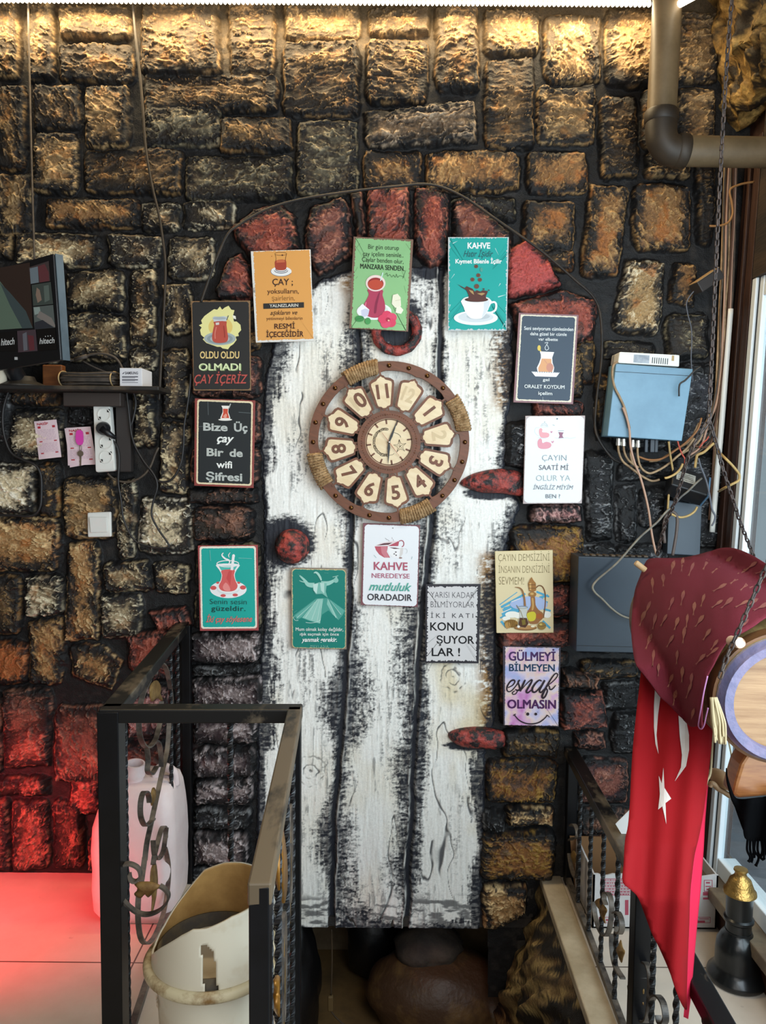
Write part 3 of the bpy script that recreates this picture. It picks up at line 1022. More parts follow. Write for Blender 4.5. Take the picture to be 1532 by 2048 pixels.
_tr = _nt.nodes.new('ShaderNodeBsdfTransparent')
_tr.inputs['Color'].default_value = (.90, .94, .95, 1)
_ms = _nt.nodes.new('ShaderNodeMixShader')
_gl = _nt.nodes.new('ShaderNodeBsdfGlossy')
_gl.inputs['Roughness'].default_value = .03
_ms.inputs[0].default_value = .10
_nt.links.new(_tr.outputs[0], _ms.inputs[1])
_nt.links.new(_gl.outputs[0], _ms.inputs[2])
_nt.links.new(_ms.outputs[0], _nt.nodes['Material Output'].inputs['Surface'])
mb = MB()
mb.slab([wl_(-.206, ZW0 + .04, .018), wl_(-2.9, ZW0 + .04, .018), wl_(-2.9, ZW1 - .05, .018), wl_(-.206, ZW1 - .05, .018)], (.006, 0, 0))
mb.build('glass_pane', gm, ws)
# timber over the window, sill and panel below it
mb = MB()
frame_bar(-.15, -2.9, ZW1, 2.46, -.006, .06)
mb.build('trim_3', pm('ochre_dusty_board', '3a2a1a', .7, col2='1c140e', nscale=6, stretch=(1, .4, 3), bump=.2), bevel=.003)
bpy.data.objects['trim_3']['kind'] = 'structure'
mb = MB()
frame_bar(0, -2.9, ZW0 - .035, ZW0, -.05, .10)
o = mb.build('trim_4', pm('dusty_sill', '7a6a54', .6, col2='57483a', nscale=8), bevel=.004)
tag(o, kind='structure')
mb = MB()
frame_bar(0, -2.9, -.02, ZW0 - .035, -.01, .08)
o = mb.build('baseboard_right', DARKWOOD, bevel=.003)
tag(o, kind='structure')
# pavement outside
pv = pm('outside_paving', '8a8e94', .8, col2='74787e', nscale=5, bump=.2)
mb = MB()
for k in range(14):
    mb.box((2.9, 1.6 - k * .305, -.12), (3.4, .30, .06))
o = mb.build('ground_outside', pv)
tag(o, 'grey paving slabs outside the window', 'ground', kind='structure')

# rough plaster header over the window, lit by the strip lamp
def header(u, v):
    y = .01 - 1.3 * u
    prof = [(1.00, ZT + .02), (1.005, 2.70), (1.02, 2.56), (1.06, 2.46), (1.09, 2.42), (1.16, 2.43)]
    t = v * (len(prof) - 1)
    i = min(int(t), len(prof) - 2)
    f = t - i
    x = prof[i][0] * (1 - f) + prof[i + 1][0] * f
    z = prof[i][1] * (1 - f) + prof[i + 1][1] * f
    p = Vector((x, y, z))
    k = n3(p, 6, 61) * .05 + n3(p, 17, 62) * .03 + abs(n3(Vector((p.x, p.y, p.z * .4)), 22, 63)) * .03
    return p + Vector((-k, 0, k * .6 * (1 if v > .4 else 0)))


o = lumpy('trim_5', header, 150, 70, ('8a6a38', 'c09c5a', '2a2118'), kind='structure', seed=9, blk=.30)
tag(o, 'lumpy ochre plaster header at the top of the window wall', 'header')

# ------------------------------------------------------------------ strip lamp along the top of the wall
Yl = -.078
z_l = PY(650, 3, Yl).z
x0, x1 = PY(-60, 3, Yl).x, PY(1303, 3, Yl).x
z0, z1 = PY(-60, -1, Yl).z, PY(1303, 8, Yl).z
lamp = root('strip_lamp', ((x0 + x1) / 2, Yl, z_l), 'long glowing ribbed warm white strip lamp along the top of the wall', 'lamp')
GLOW = pm('strip_lamp_glow', 'fff3da', .4, emit=5.0)
mb = MB()
n = int((x1 - x0) / .0135)
for i in range(n):
    t = (i + .5) / n
    p = Vector((x0 + (x1 - x0) * t, Yl, z0 + (z1 - z0) * t))
    mb.lathe([(.001, -.0066), (.007, -.004), (.0095, 0), (.007, .004), (.001, .0066)], p, (1, 0, 0), 8)
mb.build('diffuser', GLOW, lamp, smooth=True)
mb = MB().bar((x0, Yl, z0 + .02), (x1, Yl, z1 + .02), .03, .016)
mb.build('housing', pm('lamp_housing', 'c8c2b4', .5), lamp)
for k, (lx, ln) in enumerate((((x0 + x1) / 2, x1 - x0),)):
    l = area_light('strip_lamp_light', (lx, Yl - .012, z_l - .018), (lx, -.02, z_l - .62), ln, .02, 19, (1.0, .78, .46))
    l.parent = None
# the short piece turned towards the room, right of the pipe
p0, p1 = PY(1352, 12, -.22), PY(1388, -8, -.36)
lamp2 = root('strip_lamp', p0, 'short end of the glowing strip lamp turned into the room right of the pipe', 'lamp')
mb = MB().tube([p0, p0.lerp(p1, .5), p1], .010, 10)
mb.build('diffuser', GLOW, lamp2, smooth=True)
mb = MB().bar(p0 + Vector((0, 0, .018)), p1 + Vector((0, 0, .018)), .026, .012)
mb.build('housing', MATS['lamp_housing'], lamp2)

# ------------------------------------------------------------------ printed tin signs
class Sign:
    """flat sign; art is written in the coordinates of an enlarged view of the photograph (x0, y0, scale)"""

    def __init__(s, view, corners, y, label, border, name='tin_sign', cat='sign', thick=.005, group='tin signs around the door'):
        s.view, s.y = view, y
        P = [PY(*s.px(c), y) for c in corners]          # TL TR BR BL
        s.P = P
        C = sum(P, Vector()) / 4
        ex = ((P[1] - P[0]) + (P[2] - P[3])).normalized()
        ex.y = 0
        ex.normalize()
        ez = Vector((0, -1, 0)).cross(ex) * -1
        ez = Vector((-ex.z, 0, ex.x))
        s.C, s.ex, s.ez = C, ex, ez
        ang = math.atan2(ex.z, ex.x)
        s.root = root(name, C, label, cat, group, rot=(0, -ang, 0))
        s.L = [s.loc_w(p) for p in P]
        s.art, s.txt = MB(), MB()
        s.am, s.tm = [], []
        s.layer = 0
        q = [Vector((x, 0, z)) for x, z in s.L]
        MB().slab([p + Vector((0, 0, 0)) for p in q], (0, thick, 0)).build('board', pm('tin_' + border, border, .5, col2='5c4a40', nscale=30, nlo=.58, nhi=.72), s.root, local=True, bevel=.0008)

    def px(s, p):
        x0, y0, k = s.view
        return (x0 + p[0] * k, y0 + p[1] * k)

    def loc_w(s, P):
        d = P - s.C
        return (d.dot(s.ex), d.dot(s.ez))

    def lo(s, p):
        return s.loc_w(PY(*s.px(p), s.y))

    def _m(s, lst, mb, col):
        m = col if isinstance(col, bpy.types.Material) else ink(col)
        if m not in lst:
            lst.append(m)
        mb.mi = lst.index(m)

    def v(s, p, extra=0.0):
        x, z = s.lo(p)
        return Vector((x, -.0004 - .00012 * s.layer - extra, z))

    def poly(s, pts, col, smooth=0):
        s.layer += 1
        s._m(s.am, s.art, col)
        P = [Vector((a, b, 0)) for a, b in pts]
        if smooth:
            P = cr(P, smooth, True)
        s.art.flat([s.v((p.x, p.y)) for p in P])
        return s

    def ell(s, cx, cy, rx, ry, col, a0=0, a1=360, n=28):
        return s.poly([(cx + rx * math.cos(math.radians(a0 + (a1 - a0) * i / n)), cy + ry * math.sin(math.radians(a0 + (a1 - a0) * i / n))) for i in range(n + (a1 - a0 != 360))], col)

    def arc(s, cx, cy, rx, ry, a0, a1, w, col, n=20):
        return s.stroke([(cx + rx * math.cos(math.radians(a0 + (a1 - a0) * i / n)), cy + ry * math.sin(math.radians(a0 + (a1 - a0) * i / n))) for i in range(n + 1)], w, col, 0)

    def stroke(s, pts, w, col, sm=5, text=False):
        s.layer += 1
        mb, lst = (s.txt, s.tm) if text else (s.art, s.am)
        s._m(lst, mb, col)
        P = [Vector((a, b, 0)) for a, b in pts]
        if sm and len(P) > 2:
            P = cr(P, sm)
        n = len(P)
        W = w if isinstance(w, (list, tuple)) else [w]
        vs = []
        for i, p in enumerate(P):
            t = (P[min(i + 1, n - 1)] - P[max(i - 1, 0)])
            t = t.normalized() if t.length > 1e-6 else Vector((1, 0, 0))
            f = i / max(n - 1, 1) * (len(W) - 1)
            k = min(int(f), len(W) - 1)
            ww = W[k] + (W[min(k + 1, len(W) - 1)] - W[k]) * (f - k)
            o = Vector((-t.y, t.x, 0)) * ww / 2
            vs += [s.v((p.x + o.x, p.y + o.y)), s.v((p.x - o.x, p.y - o.y))]
        mb.add(vs, [(2 * i, 2 * i + 2, 2 * i + 3, 2 * i + 1) for i in range(n - 1)])
        return s

    def panel(s, inset, rad, col, jit=0.0, seed=1):
        """rounded or ragged panel inside the sign; inset in millimetres (l, t, r, b)"""
        s.layer += 1
        s._m(s.am, s.art, col)
        ins = inset if isinstance(inset, (list, tuple)) else (inset,) * 4
        L = s.L
        x0, x1 = (L[0][0] + L[3][0]) / 2 + ins[0] * .001, (L[1][0] + L[2][0]) / 2 - ins[2] * .001
        zt, zb = (L[0][1] + L[1][1]) / 2 - ins[1] * .001, (L[2][1] + L[3][1]) / 2 + ins[3] * .001
        sh = ((L[0][0] - L[3][0]) + (L[1][0] - L[2][0])) / 2 / (zt - zb)
        r = rad * .001
        pts = []
        for cx, cz, a in ((x1 - r, zt - r, 0), (x0 + r, zt - r, 90), (x0 + r, zb + r, 180), (x1 - r, zb + r, 270)):
            for i in range(7):
                t = math.radians(a + 15 * i)
                pts.append((cx + r * math.cos(t), cz + r * math.sin(t)))
        rr = random.Random(seed)
        out = []
        n = len(pts)
        for i in range(n):
            a, b = pts[i], pts[(i + 1) % n]
            dl = math.hypot(b[0] - a[0], b[1] - a[1])
            m = max(1, int(dl / .0028)) if jit else 1
            for k in range(m):
                t = k / m
                x, z = a[0] + (b[0] - a[0]) * t, a[1] + (b[1] - a[1]) * t
                if jit and i % 7 == 6:
                    q = rr.random() ** 2.2 * jit * .001
                    if (i // 7) % 2 == 0:
                        z -= math.copysign(q, z)
                    else:
                        x -= math.copysign(q, x)
                out.append(Vector((x + sh * z, -.0004 - .00012 * s.layer, z)))
        c = sum(out, Vector()) / len(out)
        n = len(out)
        s.art.add(out + [c], [(i, (i + 1) % n, n) for i in range(n)])
        return s

    def text(s, t, x0, yt, x1, yb, col, bold=0.0, shear=0.0, sl=0.0, sp=1.0):
        if bold > .004 and 'M' in t:                # heavy capitals: overprint instead of swelling the outline
            b = bold * (yb - yt) / CAP
            for ox, oy in ((-b, -b * .6), (b, -b * .6), (-b, b * .6), (b, b * .6)):
                s.text(t, x0 + b + ox, yt + b * .6 + oy, x1 - b + ox, yb - b * .6 + oy, col, 0.0, shear, sl, sp)
            return s
        vs, fs, gx0, gx1 = glyphs(t, bold, shear, sp)
        s.layer += 1
        s._m(s.tm, s.txt, col)
        w = gx1 - gx0
        out = []
        for gx, gy in vs:
            u = (gx - gx0) / w
            out.append(s.v((x0 + (x1 - x0) * u, yb + sl * u - (yb - yt) * gy / CAP)))
        s.txt.add(out, fs)
        return s

    def done(s, art='picture'):
        if s.art.v:
            s.art.build(art, s.am, s.root, local=True)
        if s.txt.v:
            s.txt.build('lettering', s.tm, s.root, local=True)


V1 = (370, 460, 330 / 1532)
YA, YD = -.062, -.034                            # hung on the arch stones / on the door planks

s = Sign(V1, [(55, 660), (605, 655), (612, 1490), (80, 1490)], YA, 'black tin sign with a tea glass on a yellow splash, reading OLDU OLDU OLMADI', '8a6844')
s.panel((2.5, 3, 3, 3), 9, '2b2a29', .8)
s.poly([(180, 800), (150, 840), (160, 870), (130, 885), (155, 905), (140, 930), (150, 975), (180, 1000), (165, 1015), (200, 1050), (300, 1085), (330, 1085), (350, 1100), (400, 1108), (420, 1080), (450, 1060), (480, 1020), (470, 990), (500, 985), (495, 960), (522, 930), (515, 880), (480, 850), (455, 850), (445, 800), (460, 745), (430, 740), (405, 703), (370, 720), (345, 740), (325, 710), (300, 740), (270, 735), (220, 770)], 'ece49c')
s.ell(330, 900, 112, 92, 'e6c972').poly([(440, 790), (470, 800), (475, 830), (450, 822)], 'f4efe0')
s.ell(325, 1008, 147, 62, 'a9b2b2').ell(325, 1010, 120, 48, '8f9a9b').ell(325, 1012, 90, 34, 'b4bcbb')
s.poly([(255, 815), (275, 802), (320, 808), (360, 800), (390, 806), (392, 830), (380, 852), (270, 852)], 'cdd3d6').ell(322, 820, 62, 14, 'aab3b8')
s.poly([(272, 852), (380, 848), (386, 880), (394, 950), (402, 1000), (388, 1038), (330, 1050), (272, 1042), (252, 1005), (262, 930), (274, 880)], 'bd5142', 3)
s.poly([(285, 862), (318, 858), (318, 880), (288, 884)], 'd8d2cc').stroke([(292, 900), (280, 960), (282, 1010)], 9, 'd98070').stroke([(360, 890), (368, 950), (370, 1000)], 12, 'a03e34').stroke([(405, 795), (388, 838)], 7, '55585a')
s.text('OLDU OLDU', 140, 1130, 505, 1192, 'e8c987', .022).text('OLMADI', 138, 1246, 526, 1310, '7d8f5e', .022).text('OLMADI', 130, 1240, 518, 1304, 'dfe8b8', .018)
s.text('ÇAY İÇERİZ', 88, 1345, 584, 1425, 'b9524a', .012, .25)
s.done()

s = Sign(V1, [(610, 197), (1165, 180), (1197, 1030), (657, 1045)], YA - .004, 'orange tin sign with white worn edge and a tea glass at its top', 'e6e1da')
s.panel((6.5, 1, 1.6, 5.5), 1, 'e3a257', 2.6, 3)
s.ell(893, 385, 97, 46, 'f0eeec').arc(893, 385, 96, 45, 20, 200, 5, '7c7a84').arc(893, 375, 62, 26, 0, 180, 6, '5c5a66').arc(893, 365, 52, 22, 0, 180, 6, '5c5a66')
s.poly([(842, 285), (930, 278), (942, 330), (938, 362), (915, 374), (865, 374), (842, 362), (835, 330)], 'a8442f', 3).poly([(850, 282), (925, 276), (928, 300), (850, 306)], 'c86a44')
s.arc(890, 222, 55, 15, 0, 360, 4, '6a4a2a').stroke([(836, 222), (846, 262), (842, 290)], 4, '6a4a2a').stroke([(945, 220), (936, 258), (934, 285)], 4, '6a4a2a').ell(905, 235, 8, 8, '6a4030').ell(806, 245, 5, 4, 'b06030')
s.text('ÇAY ;', 812, 455, 1003, 512, '3f2722', .012).text('yoksulların,', 765, 548, 1058, 592, '54331f', .004, 0, -2).text('şairlerin,', 808, 612, 1020, 658, '8a5e2e', -.008, 0, -4)
s.poly([(728, 684), (1105, 672), (1106, 722), (729, 734)], '2c2b2a').text('YALNIZLARIN', 785, 692, 1052, 719, 'd9d4ca', .02, 0, -6)
s.text('aşıkların ve', 793, 750, 1045, 790, '4a2f20', .004, .35, -4).text('yetinmeyi bilenlerin', 757, 808, 1092, 838, '714a28', 0, 0, -4)
s.text('RESMİ', 832, 872, 1022, 920, '3a1b18', .009, 0, -4).text('İÇECEĞİDİR', 757, 948, 1102, 996, '3a1b18', .014, 0, -6)
s.done()

V2 = (680, 440, 360 / 1532)
s = Sign(V2, [(115, 140), (625, 165), (580, 950), (78, 922)], YA + .004, 'green tin sign with a red tea glass, sugar cubes and a pink flower', '7a5a48')
s.panel((6, 4.5, 6.5, 1.5), 1, '90c287', 3.5, 5)
for k, (a, b) in enumerate((((560, 200), (600, 260)), ((520, 420), (560, 520)), ((545, 560), (560, 620)), ((150, 480), (135, 500)), ((150, 400), (130, 440)), ((570, 700), (560, 820)), ((480, 880), (560, 900)), ((140, 240), (170, 200)))):
    s.stroke([a, b], 4, '6f9c66', 0)
s.text('Bir gün oturup', 240, 208, 502, 246, '1e2f1e', .0, .05, 12).text('çay içelim seninle..', 195, 268, 540, 306, '1e2f1e', 0, .05, 14).text('Çaylar benden olur,', 188, 316, 540, 354, '1e2f1e', 0, .05, 20)
s.text('MANZARA SENDEN.', 173, 372, 550, 414, '16241a', .012, 0, 22)
s.stroke([(380, 470), (400, 452), (405, 480), (425, 465), (440, 488), (455, 470), (470, 490), (480, 462), (490, 490), (510, 475), (545, 488)], 3, '2a4a2e').stroke([(560, 430), (535, 500)], 3, '2a4a2e', 0)
s.ell(290, 778, 148, 74, 'eef0ee').ell(290, 770, 120, 55, 'd8e2d8')
s.poly([(240, 590), (360, 596), (362, 640), (380, 700), (384, 760), (360, 812), (320, 832), (270, 832), (222, 810), (198, 760), (204, 720), (232, 670), (246, 630)], 'b23f5c', 3).poly([(300, 700), (330, 620), (340, 622), (318, 720), (308, 790), (288, 790)], '8a2a48', 2)
s.ell(303, 540, 84, 70, 'f0d6d0').ell(303, 545, 68, 53, '9a3030').ell(303, 552, 64, 42, 'c04a35').stroke([(365, 450), (345, 520)], 9, 'cfe6e4').stroke([(222, 700), (212, 750)], 9, 'e07a94')
s.poly([(148, 760), (190, 715), (250, 765), (240, 815), (180, 832), (150, 800)], 'f3f1f3').poly([(180, 770), (215, 755), (250, 768), (240, 815), (185, 832)], 'cfcfe2')
s.poly([(450, 640), (490, 630), (515, 660), (520, 735), (470, 750), (440, 715)], 'eee9d2').poly([(480, 745), (510, 735), (540, 768), (520, 802), (472, 790)], 'f2eeda').stroke([(470, 690), (515, 680)], 3, 'c8bf9c', 0)
for a in range(5):
    t = math.radians(a * 72 - 100)
    s.ell(406 + 40 * math.cos(t), 850 + 38 * math.sin(t), 42, 38, ('dc4464', 'e05070')[a % 2])
s.ell(408, 850, 20, 18, 'b02848').ell(414, 858, 8, 7, 'f0c0a0')
s.ell(168, 842, 38, 26, '3f8c4c').ell(238, 862, 25, 28, '4a9a56').stroke([(135, 850), (200, 832)], 3, '2c6a38', 0)
s.done()

s = Sign(V2, [(920, 145), (1437, 145), (1418, 942), (918, 942)], YA + .004, 'turquoise tin sign with a white coffee cup splashing below falling beans', 'c2cacb')
s.panel((2.5, 2, 2.5, 2), 1, '18a59d', 5, 7)
for a, b, w in (((1345, 655), (1415, 635), 9), ((1365, 540), (1350, 565), 7), ((975, 460), (945, 500), 5), ((1320, 240), (1350, 300), 4), ((960, 200), (1000, 180), 8), ((940, 720), (925, 760), 6), ((1400, 880), (1380, 920), 6)):
    s.stroke([a, b], [w, 1], 'bfe0dc', 0)
s.text('KAHVE', 1085, 195, 1278, 243, 'f2f4f2', .03).text('Hatır İşidir', 1050, 262, 1303, 314, '21565c', .004, .4).text('Kıymet Bilenle İçilir', 982, 335, 1377, 370, 'eef2ef', .03)
for x, y, r in ((1158, 396, 17), (1127, 508, 18), (1177, 472, 18), (1190, 510, 18)):
    s.ell(x, y, r, r * .92, '6d4636').stroke([(x - 6, y + 8), (x + 6, y - 8)], 3, '3c241c', 0)
s.ell(1203, 425, 12, 18, '4a9c90').ell(1163, 566, 21, 20, '6d4636')
s.ell(1155, 835, 187, 62, 'eceef0').ell(1155, 828, 150, 44, 'd3d9dc').ell(1175, 822, 100, 26, 'bcc4c8')
s.stroke([(1268, 712), (1310, 700), (1328, 722), (1322, 765), (1290, 788), (1252, 790)], 17, 'f0f0f0')
s.poly([(1043, 675), (1275, 675), (1268, 745), (1240, 800), (1205, 836), (1178, 843), (1138, 843), (1105, 832), (1072, 795), (1052, 745)], 'f3f3f3', 3).poly([(1225, 700), (1270, 690), (1262, 750), (1235, 800), (1205, 832), (1222, 770)], 'd9dee2', 2)
s.ell(1159, 676, 115, 26, 'e2e0dc').ell(1160, 680, 100, 20, '4a2822')
s.poly([(1000, 548), (1060, 582), (1078, 566), (1128, 588), (1145, 612), (1165, 600), (1195, 612), (1215, 600), (1258, 608), (1250, 630), (1240, 650), (1245, 688), (1160, 698), (1085, 684), (1096, 645), (1076, 600), (1030, 572)], '57302a').poly([(1095, 596), (1130, 606), (1140, 640), (1115, 622)], 'b08f5c').poly([(1165, 628), (1215, 622), (1235, 628), (1205, 645)], 'b08f5c').ell(1222, 590, 8, 6, '57302a').ell(1265, 600, 6, 5, '57302a')
s.done()

V3 = (1000, 600, 240 / 1143)
s = Sign(V3, [(180, 120), (750, 140), (697, 993), (128, 975)], YA, 'slate blue tin sign with a tulip glass of orange drink, reading ORALET KOYDUM', '8a6266')
s.panel((6, 5, 6, 5.5), 3, 'e4dac4', 1.0, 2).panel((10.5, 9, 10.5, 9.5), 9, '44515f', 1.2, 4)
s.text('Seni seviyorum cümlesinden', 230, 252, 698, 284, 'dfe2e0', .012, 0, 12).text('daha güzel bir cümle', 287, 306, 635, 335, 'dfe2e0', .012, 0, 8).text('var elbette', 365, 358, 550, 386, 'dfe2e0', .012, 0, 5)
s.stroke([(425, 410), (455, 405), (440, 432), (428, 455), (440, 478), (462, 465), (455, 440), (440, 420)], 6, 'cfd4d6').ell(372, 458, 16, 27, 'dcc05a').stroke([(378, 475), (395, 500)], 10, 'dcc05a')
s.poly([(378, 490), (515, 497), (505, 525), (496, 552), (500, 600), (515, 645), (508, 690), (358, 688), (350, 645), (372, 600), (388, 552), (388, 520)], 'f0eceb')
s.poly([(396, 558), (488, 561), (490, 610), (503, 650), (496, 688), (366, 686), (362, 648), (384, 606)], 'dca376').ell(474, 642, 34, 42, 'c98c78').stroke([(420, 570), (450, 610)], 5, 'c98c78')
s.poly([(298, 682), (568, 692), (535, 734), (335, 728)], 'f0eceb')
for k in range(12):
    s.ell(312 + k * 22, 684 + k * .8, 6, 5, '8e98a2')
s.text('gel', 405, 745, 467, 772, 'dfe2e0', .014, 0, 2).text('ORALET KOYDUM', 230, 806, 612, 840, 'dfe2e0', .016, 0, 8).text('içelim', 362, 872, 495, 903, 'dfe2e0', .016, 0, 4).stroke([(405, 925), (405, 955)], 3, 'b8c0c4', 0)
s.done()

s = Sign(V3, [(242, 1103), (812, 1100), (780, 1937), (220, 1942)], YA, 'pale white tin sign with faded pink teapot, reading ÇAYIN SAATİ Mİ OLUR YA', 'b6a6a4')
s.panel((2.5, 2, 2.5, 3), 16, 'e9f0f1', .8, 3)
s.stroke([(385, 1200), (420, 1190), (450, 1200), (440, 1180), (415, 1176), (392, 1188)], 4, '9aa6ae').ell(425, 1163, 5, 5, '9aa6ae').stroke([(375, 1215), (340, 1220), (330, 1255), (350, 1285), (372, 1295)], 3, 'bcc8cc').stroke([(388, 1210), (460, 1208)], 3, 'b4bec4', 0)
s.poly([(372, 1235), (388, 1220), (404, 1235), (402, 1258), (440, 1262), (468, 1275), (462, 1305), (420, 1314), (385, 1305), (372, 1270)], 'e7a4aa', 3)
s.poly([(358, 1345), (380, 1318), (398, 1330), (405, 1362), (440, 1350), (480, 1362), (488, 1390), (465, 1412), (420, 1420), (375, 1412), (358, 1385)], 'e09aa6', 3)
s.poly([(490, 1270), (478, 1256), (482, 1248), (489, 1254), (496, 1246), (500, 1254)], 'c888a0').poly([(500, 1366), (486, 1350), (492, 1342), (500, 1350), (508, 1338), (514, 1348)], 'd090a4')
s.poly([(555, 1258), (606, 1262), (594, 1282), (594, 1296), (608, 1316), (556, 1318), (568, 1290)], '98697e').stroke([(552, 1245), (608, 1246)], 4, '8aa0a8', 0).ell(580, 1332, 30, 8, 'f4ece8').stroke([(520, 1310), (550, 1318), (640, 1312), (660, 1320), (720, 1308)], 3, 'c4ced2').stroke([(500, 1188), (520, 1196)], 4, '98a4aa', 0).stroke([(360, 1310), (440, 1318)], 3, 'c4ced2', 0)
s.text('ÇAYIN', 400, 1476, 632, 1530, '878f98', -.012).text('SAATİ Mİ', 370, 1572, 652, 1618, '747078', .006, .05, 2).text('OLUR YA', 343, 1668, 668, 1722, 'a2aaae', -.012).text('İNGİLİZ MİYİM', 313, 1764, 697, 1803, '78777f', .0, .3, 2).text('BEN ?', 433, 1850, 572, 1887, '74747c', .004)
s.ell(543, 1132, 7, 6, '54606a')
s.done()

V4 = (370, 780, 190 / 778)
s = Sign(V4, [(80, 68), (575, 85), (560, 803), (75, 783)], YA, 'black tin sign with cream rounded border, reading Bize Üç çay Bir de wifi Şifresi', '8c3a34')
s.panel((7, 3, 6, 6), 9, 'ead7b2', .7, 2).panel((12, 8.5, 11, 11), 8, '24282a', .9, 3)
s.poly([(298, 128), (366, 130), (357, 150), (355, 182), (371, 228), (366, 246), (294, 245), (290, 226), (308, 182), (308, 150)], 'efe9e0').poly([(311, 153), (353, 154), (350, 185), (363, 230), (300, 230), (314, 186)], 'cf4f38').poly([(325, 232), (312, 215), (335, 192), (345, 205), (338, 232)], 'e9a08c').ell(330, 243, 56, 9, 'f2ede4').stroke([(360, 150), (374, 112)], 8, 'b9bcb8', 0)
s.stroke([(188, 95), (192, 205)], 3, '70787a', 0).stroke([(440, 182), (540, 190)], 3, '70787a', 0).stroke([(110, 300), (150, 298)], 3, '70787a', 0)
s.text('Bize', 150, 270, 350, 330, 'bcbfba', .032, 0, 6).text('Üç', 402, 275, 512, 338, 'bcbfba', .032, 0, 2).text('çay', 262, 362, 403, 425, 'f0f0ea', .024, .3, 6).text('Bir', 178, 478, 318, 538, 'bcbfb8', .032, 0, 4).text('de', 365, 484, 474, 544, 'bcbfb8', .032, 0, 3).text('wifi', 258, 582, 387, 636, 'f0f0ea', .022, 0, 4).text('Şifresi', 172, 674, 470, 736, 'bcc0ba', .030, 0, 10)
s.done()

s = Sign(V4, [(105, 1275), (595, 1270), (602, 1970), (122, 1973)], YA, 'teal tin sign with red bordered edge and tea glass on a spotted saucer', 'a54a4a')
s.panel((4.5, 2.5, 5, 7), 9, 'efe6d4', .7, 5).panel((10, 8.5, 10, 12), 8, '1fa79b', 1.0, 6)
s.ell(355, 1632, 150, 72, 'f2f0ef')
for x, y, a, b in ((233, 1620, 25, 17), (475, 1617, 25, 17), (313, 1683, 22, 12), (412, 1678, 22, 12), (270, 1578, 14, 9), (440, 1578, 14, 9)):
    s.ell(x, y, a, b, 'd65a58')
s.ell(355, 1628, 94, 46, 'dfe6e6').ell(355, 1620, 88, 42, 'f6f4f3')
s.poly([(262, 1425), (442, 1425), (425, 1470), (408, 1510), (418, 1560), (440, 1600), (425, 1640), (385, 1660), (325, 1660), (285, 1640), (270, 1600), (292, 1560), (300, 1510), (280, 1470)], 'f2f0ee', 3).poly([(278, 1440), (428, 1440), (412, 1470), (398, 1480), (305, 1482), (292, 1468)], '57bdb2')
s.poly([(302, 1476), (404, 1470), (402, 1515), (414, 1560), (432, 1602), (416, 1634), (380, 1648), (328, 1648), (292, 1634), (278, 1602), (298, 1560), (306, 1515)], 'dc6260', 3).poly([(325, 1640), (310, 1610), (335, 1575), (365, 1610), (370, 1645)], 'ec8f8a', 2).poly([(340, 1540), (360, 1480), (385, 1480), (372, 1600)], 'cf5050')
s.arc(352, 1422, 90, 26, 0, 360, 7, 'f2f0ee').stroke([(398, 1358), (392, 1410), (385, 1474)], 22, 'f2f0ee').ell(399, 1358, 12, 14, 'f2f0ee')
s.stroke([(316, 1332), (304, 1352), (330, 1380), (360, 1392), (366, 1412), (350, 1428)], [6, 14, 12, 3], 'f2f0ee').stroke([(372, 1330), (358, 1352), (364, 1372)], [3, 8, 3], 'f2f0ee')
s.text('Senin sesin', 205, 1710, 507, 1752, '1f4d4b', -.008, 0, 2).text('güzeldir.', 218, 1766, 497, 1806, '17403f', .006, 0, 2, 1.08).text('İki çay söylesene', 172, 1852, 552, 1900, 'd8746e', .016, .35, -4)
s.stroke([(205, 1310), (212, 1400)], 3, '8fd4cc', 0).stroke([(440, 1375), (550, 1380)], 3, '8fd4cc', 0)
s.done()

V5 = (540, 1020, 320 / 1532)
s = Sign(V5, [(200, 552), (735, 560), (733, 1335), (205, 1325)], YD, 'dark teal tin sign with a pale whirling dancer in wide skirt and tall hat', '8c7a68')
s.panel((2.5, 3, 2.5, 2), 13, 'dac893', 1.5, 3).panel((4.5, 5, 4, 3), 13, '1b8073', 2.0, 4)
s.poly([(440, 848), (552, 842), (640, 905), (722, 962), (694, 1010), (655, 1055), (560, 960), (500, 1000), (474, 1090), (380, 1062), (300, 1032), (258, 1055), (228, 1008), (330, 930)], '4c9c8e', 0)
s.poly([(455, 850), (510, 848), (492, 960), (480, 1085), (390, 1060), (310, 1030), (390, 930)], '93c8ba').poly([(552, 846), (610, 960), (652, 1045), (600, 1000), (545, 900)], '8cc4b6').poly([(565, 850), (640, 905), (712, 962), (690, 1008), (620, 920)], '5fab9d').poly([(440, 855), (330, 940), (240, 1010), (262, 1040), (300, 1025), (390, 920)], '66b0a2')
for a, b in (((470, 860), (400, 1050)), ((490, 860), (450, 1070)), ((450, 860), (340, 1030)), ((560, 860), (630, 1030)), ((500, 870), (480, 1060)), ((580, 870), (680, 1000)), ((430, 880), (260, 1030))):
    s.stroke([a, b], [2, 5], 'c4e2d8', 0)
s.arc(390, 1040, 95, 40, 10, 120, 4, 'cfe8de').arc(258, 1030, 30, 28, 60, 210, 4, 'cfe8de')
s.stroke([(425, 720), (365, 712), (330, 670), (284, 626)], [50, 40, 24, 12], '9fd0c2', 4).stroke([(490, 705), (560, 700), (615, 672), (640, 640)], [50, 40, 24, 14], '9fd0c2', 4)
s.stroke([(370, 700), (300, 682), (282, 672)], [14, 8, 4], '9fd0c2').ell(632, 672, 24, 24, '8cc4b6').stroke([(600, 640), (655, 628)], 6, '9fd0c2', 0)
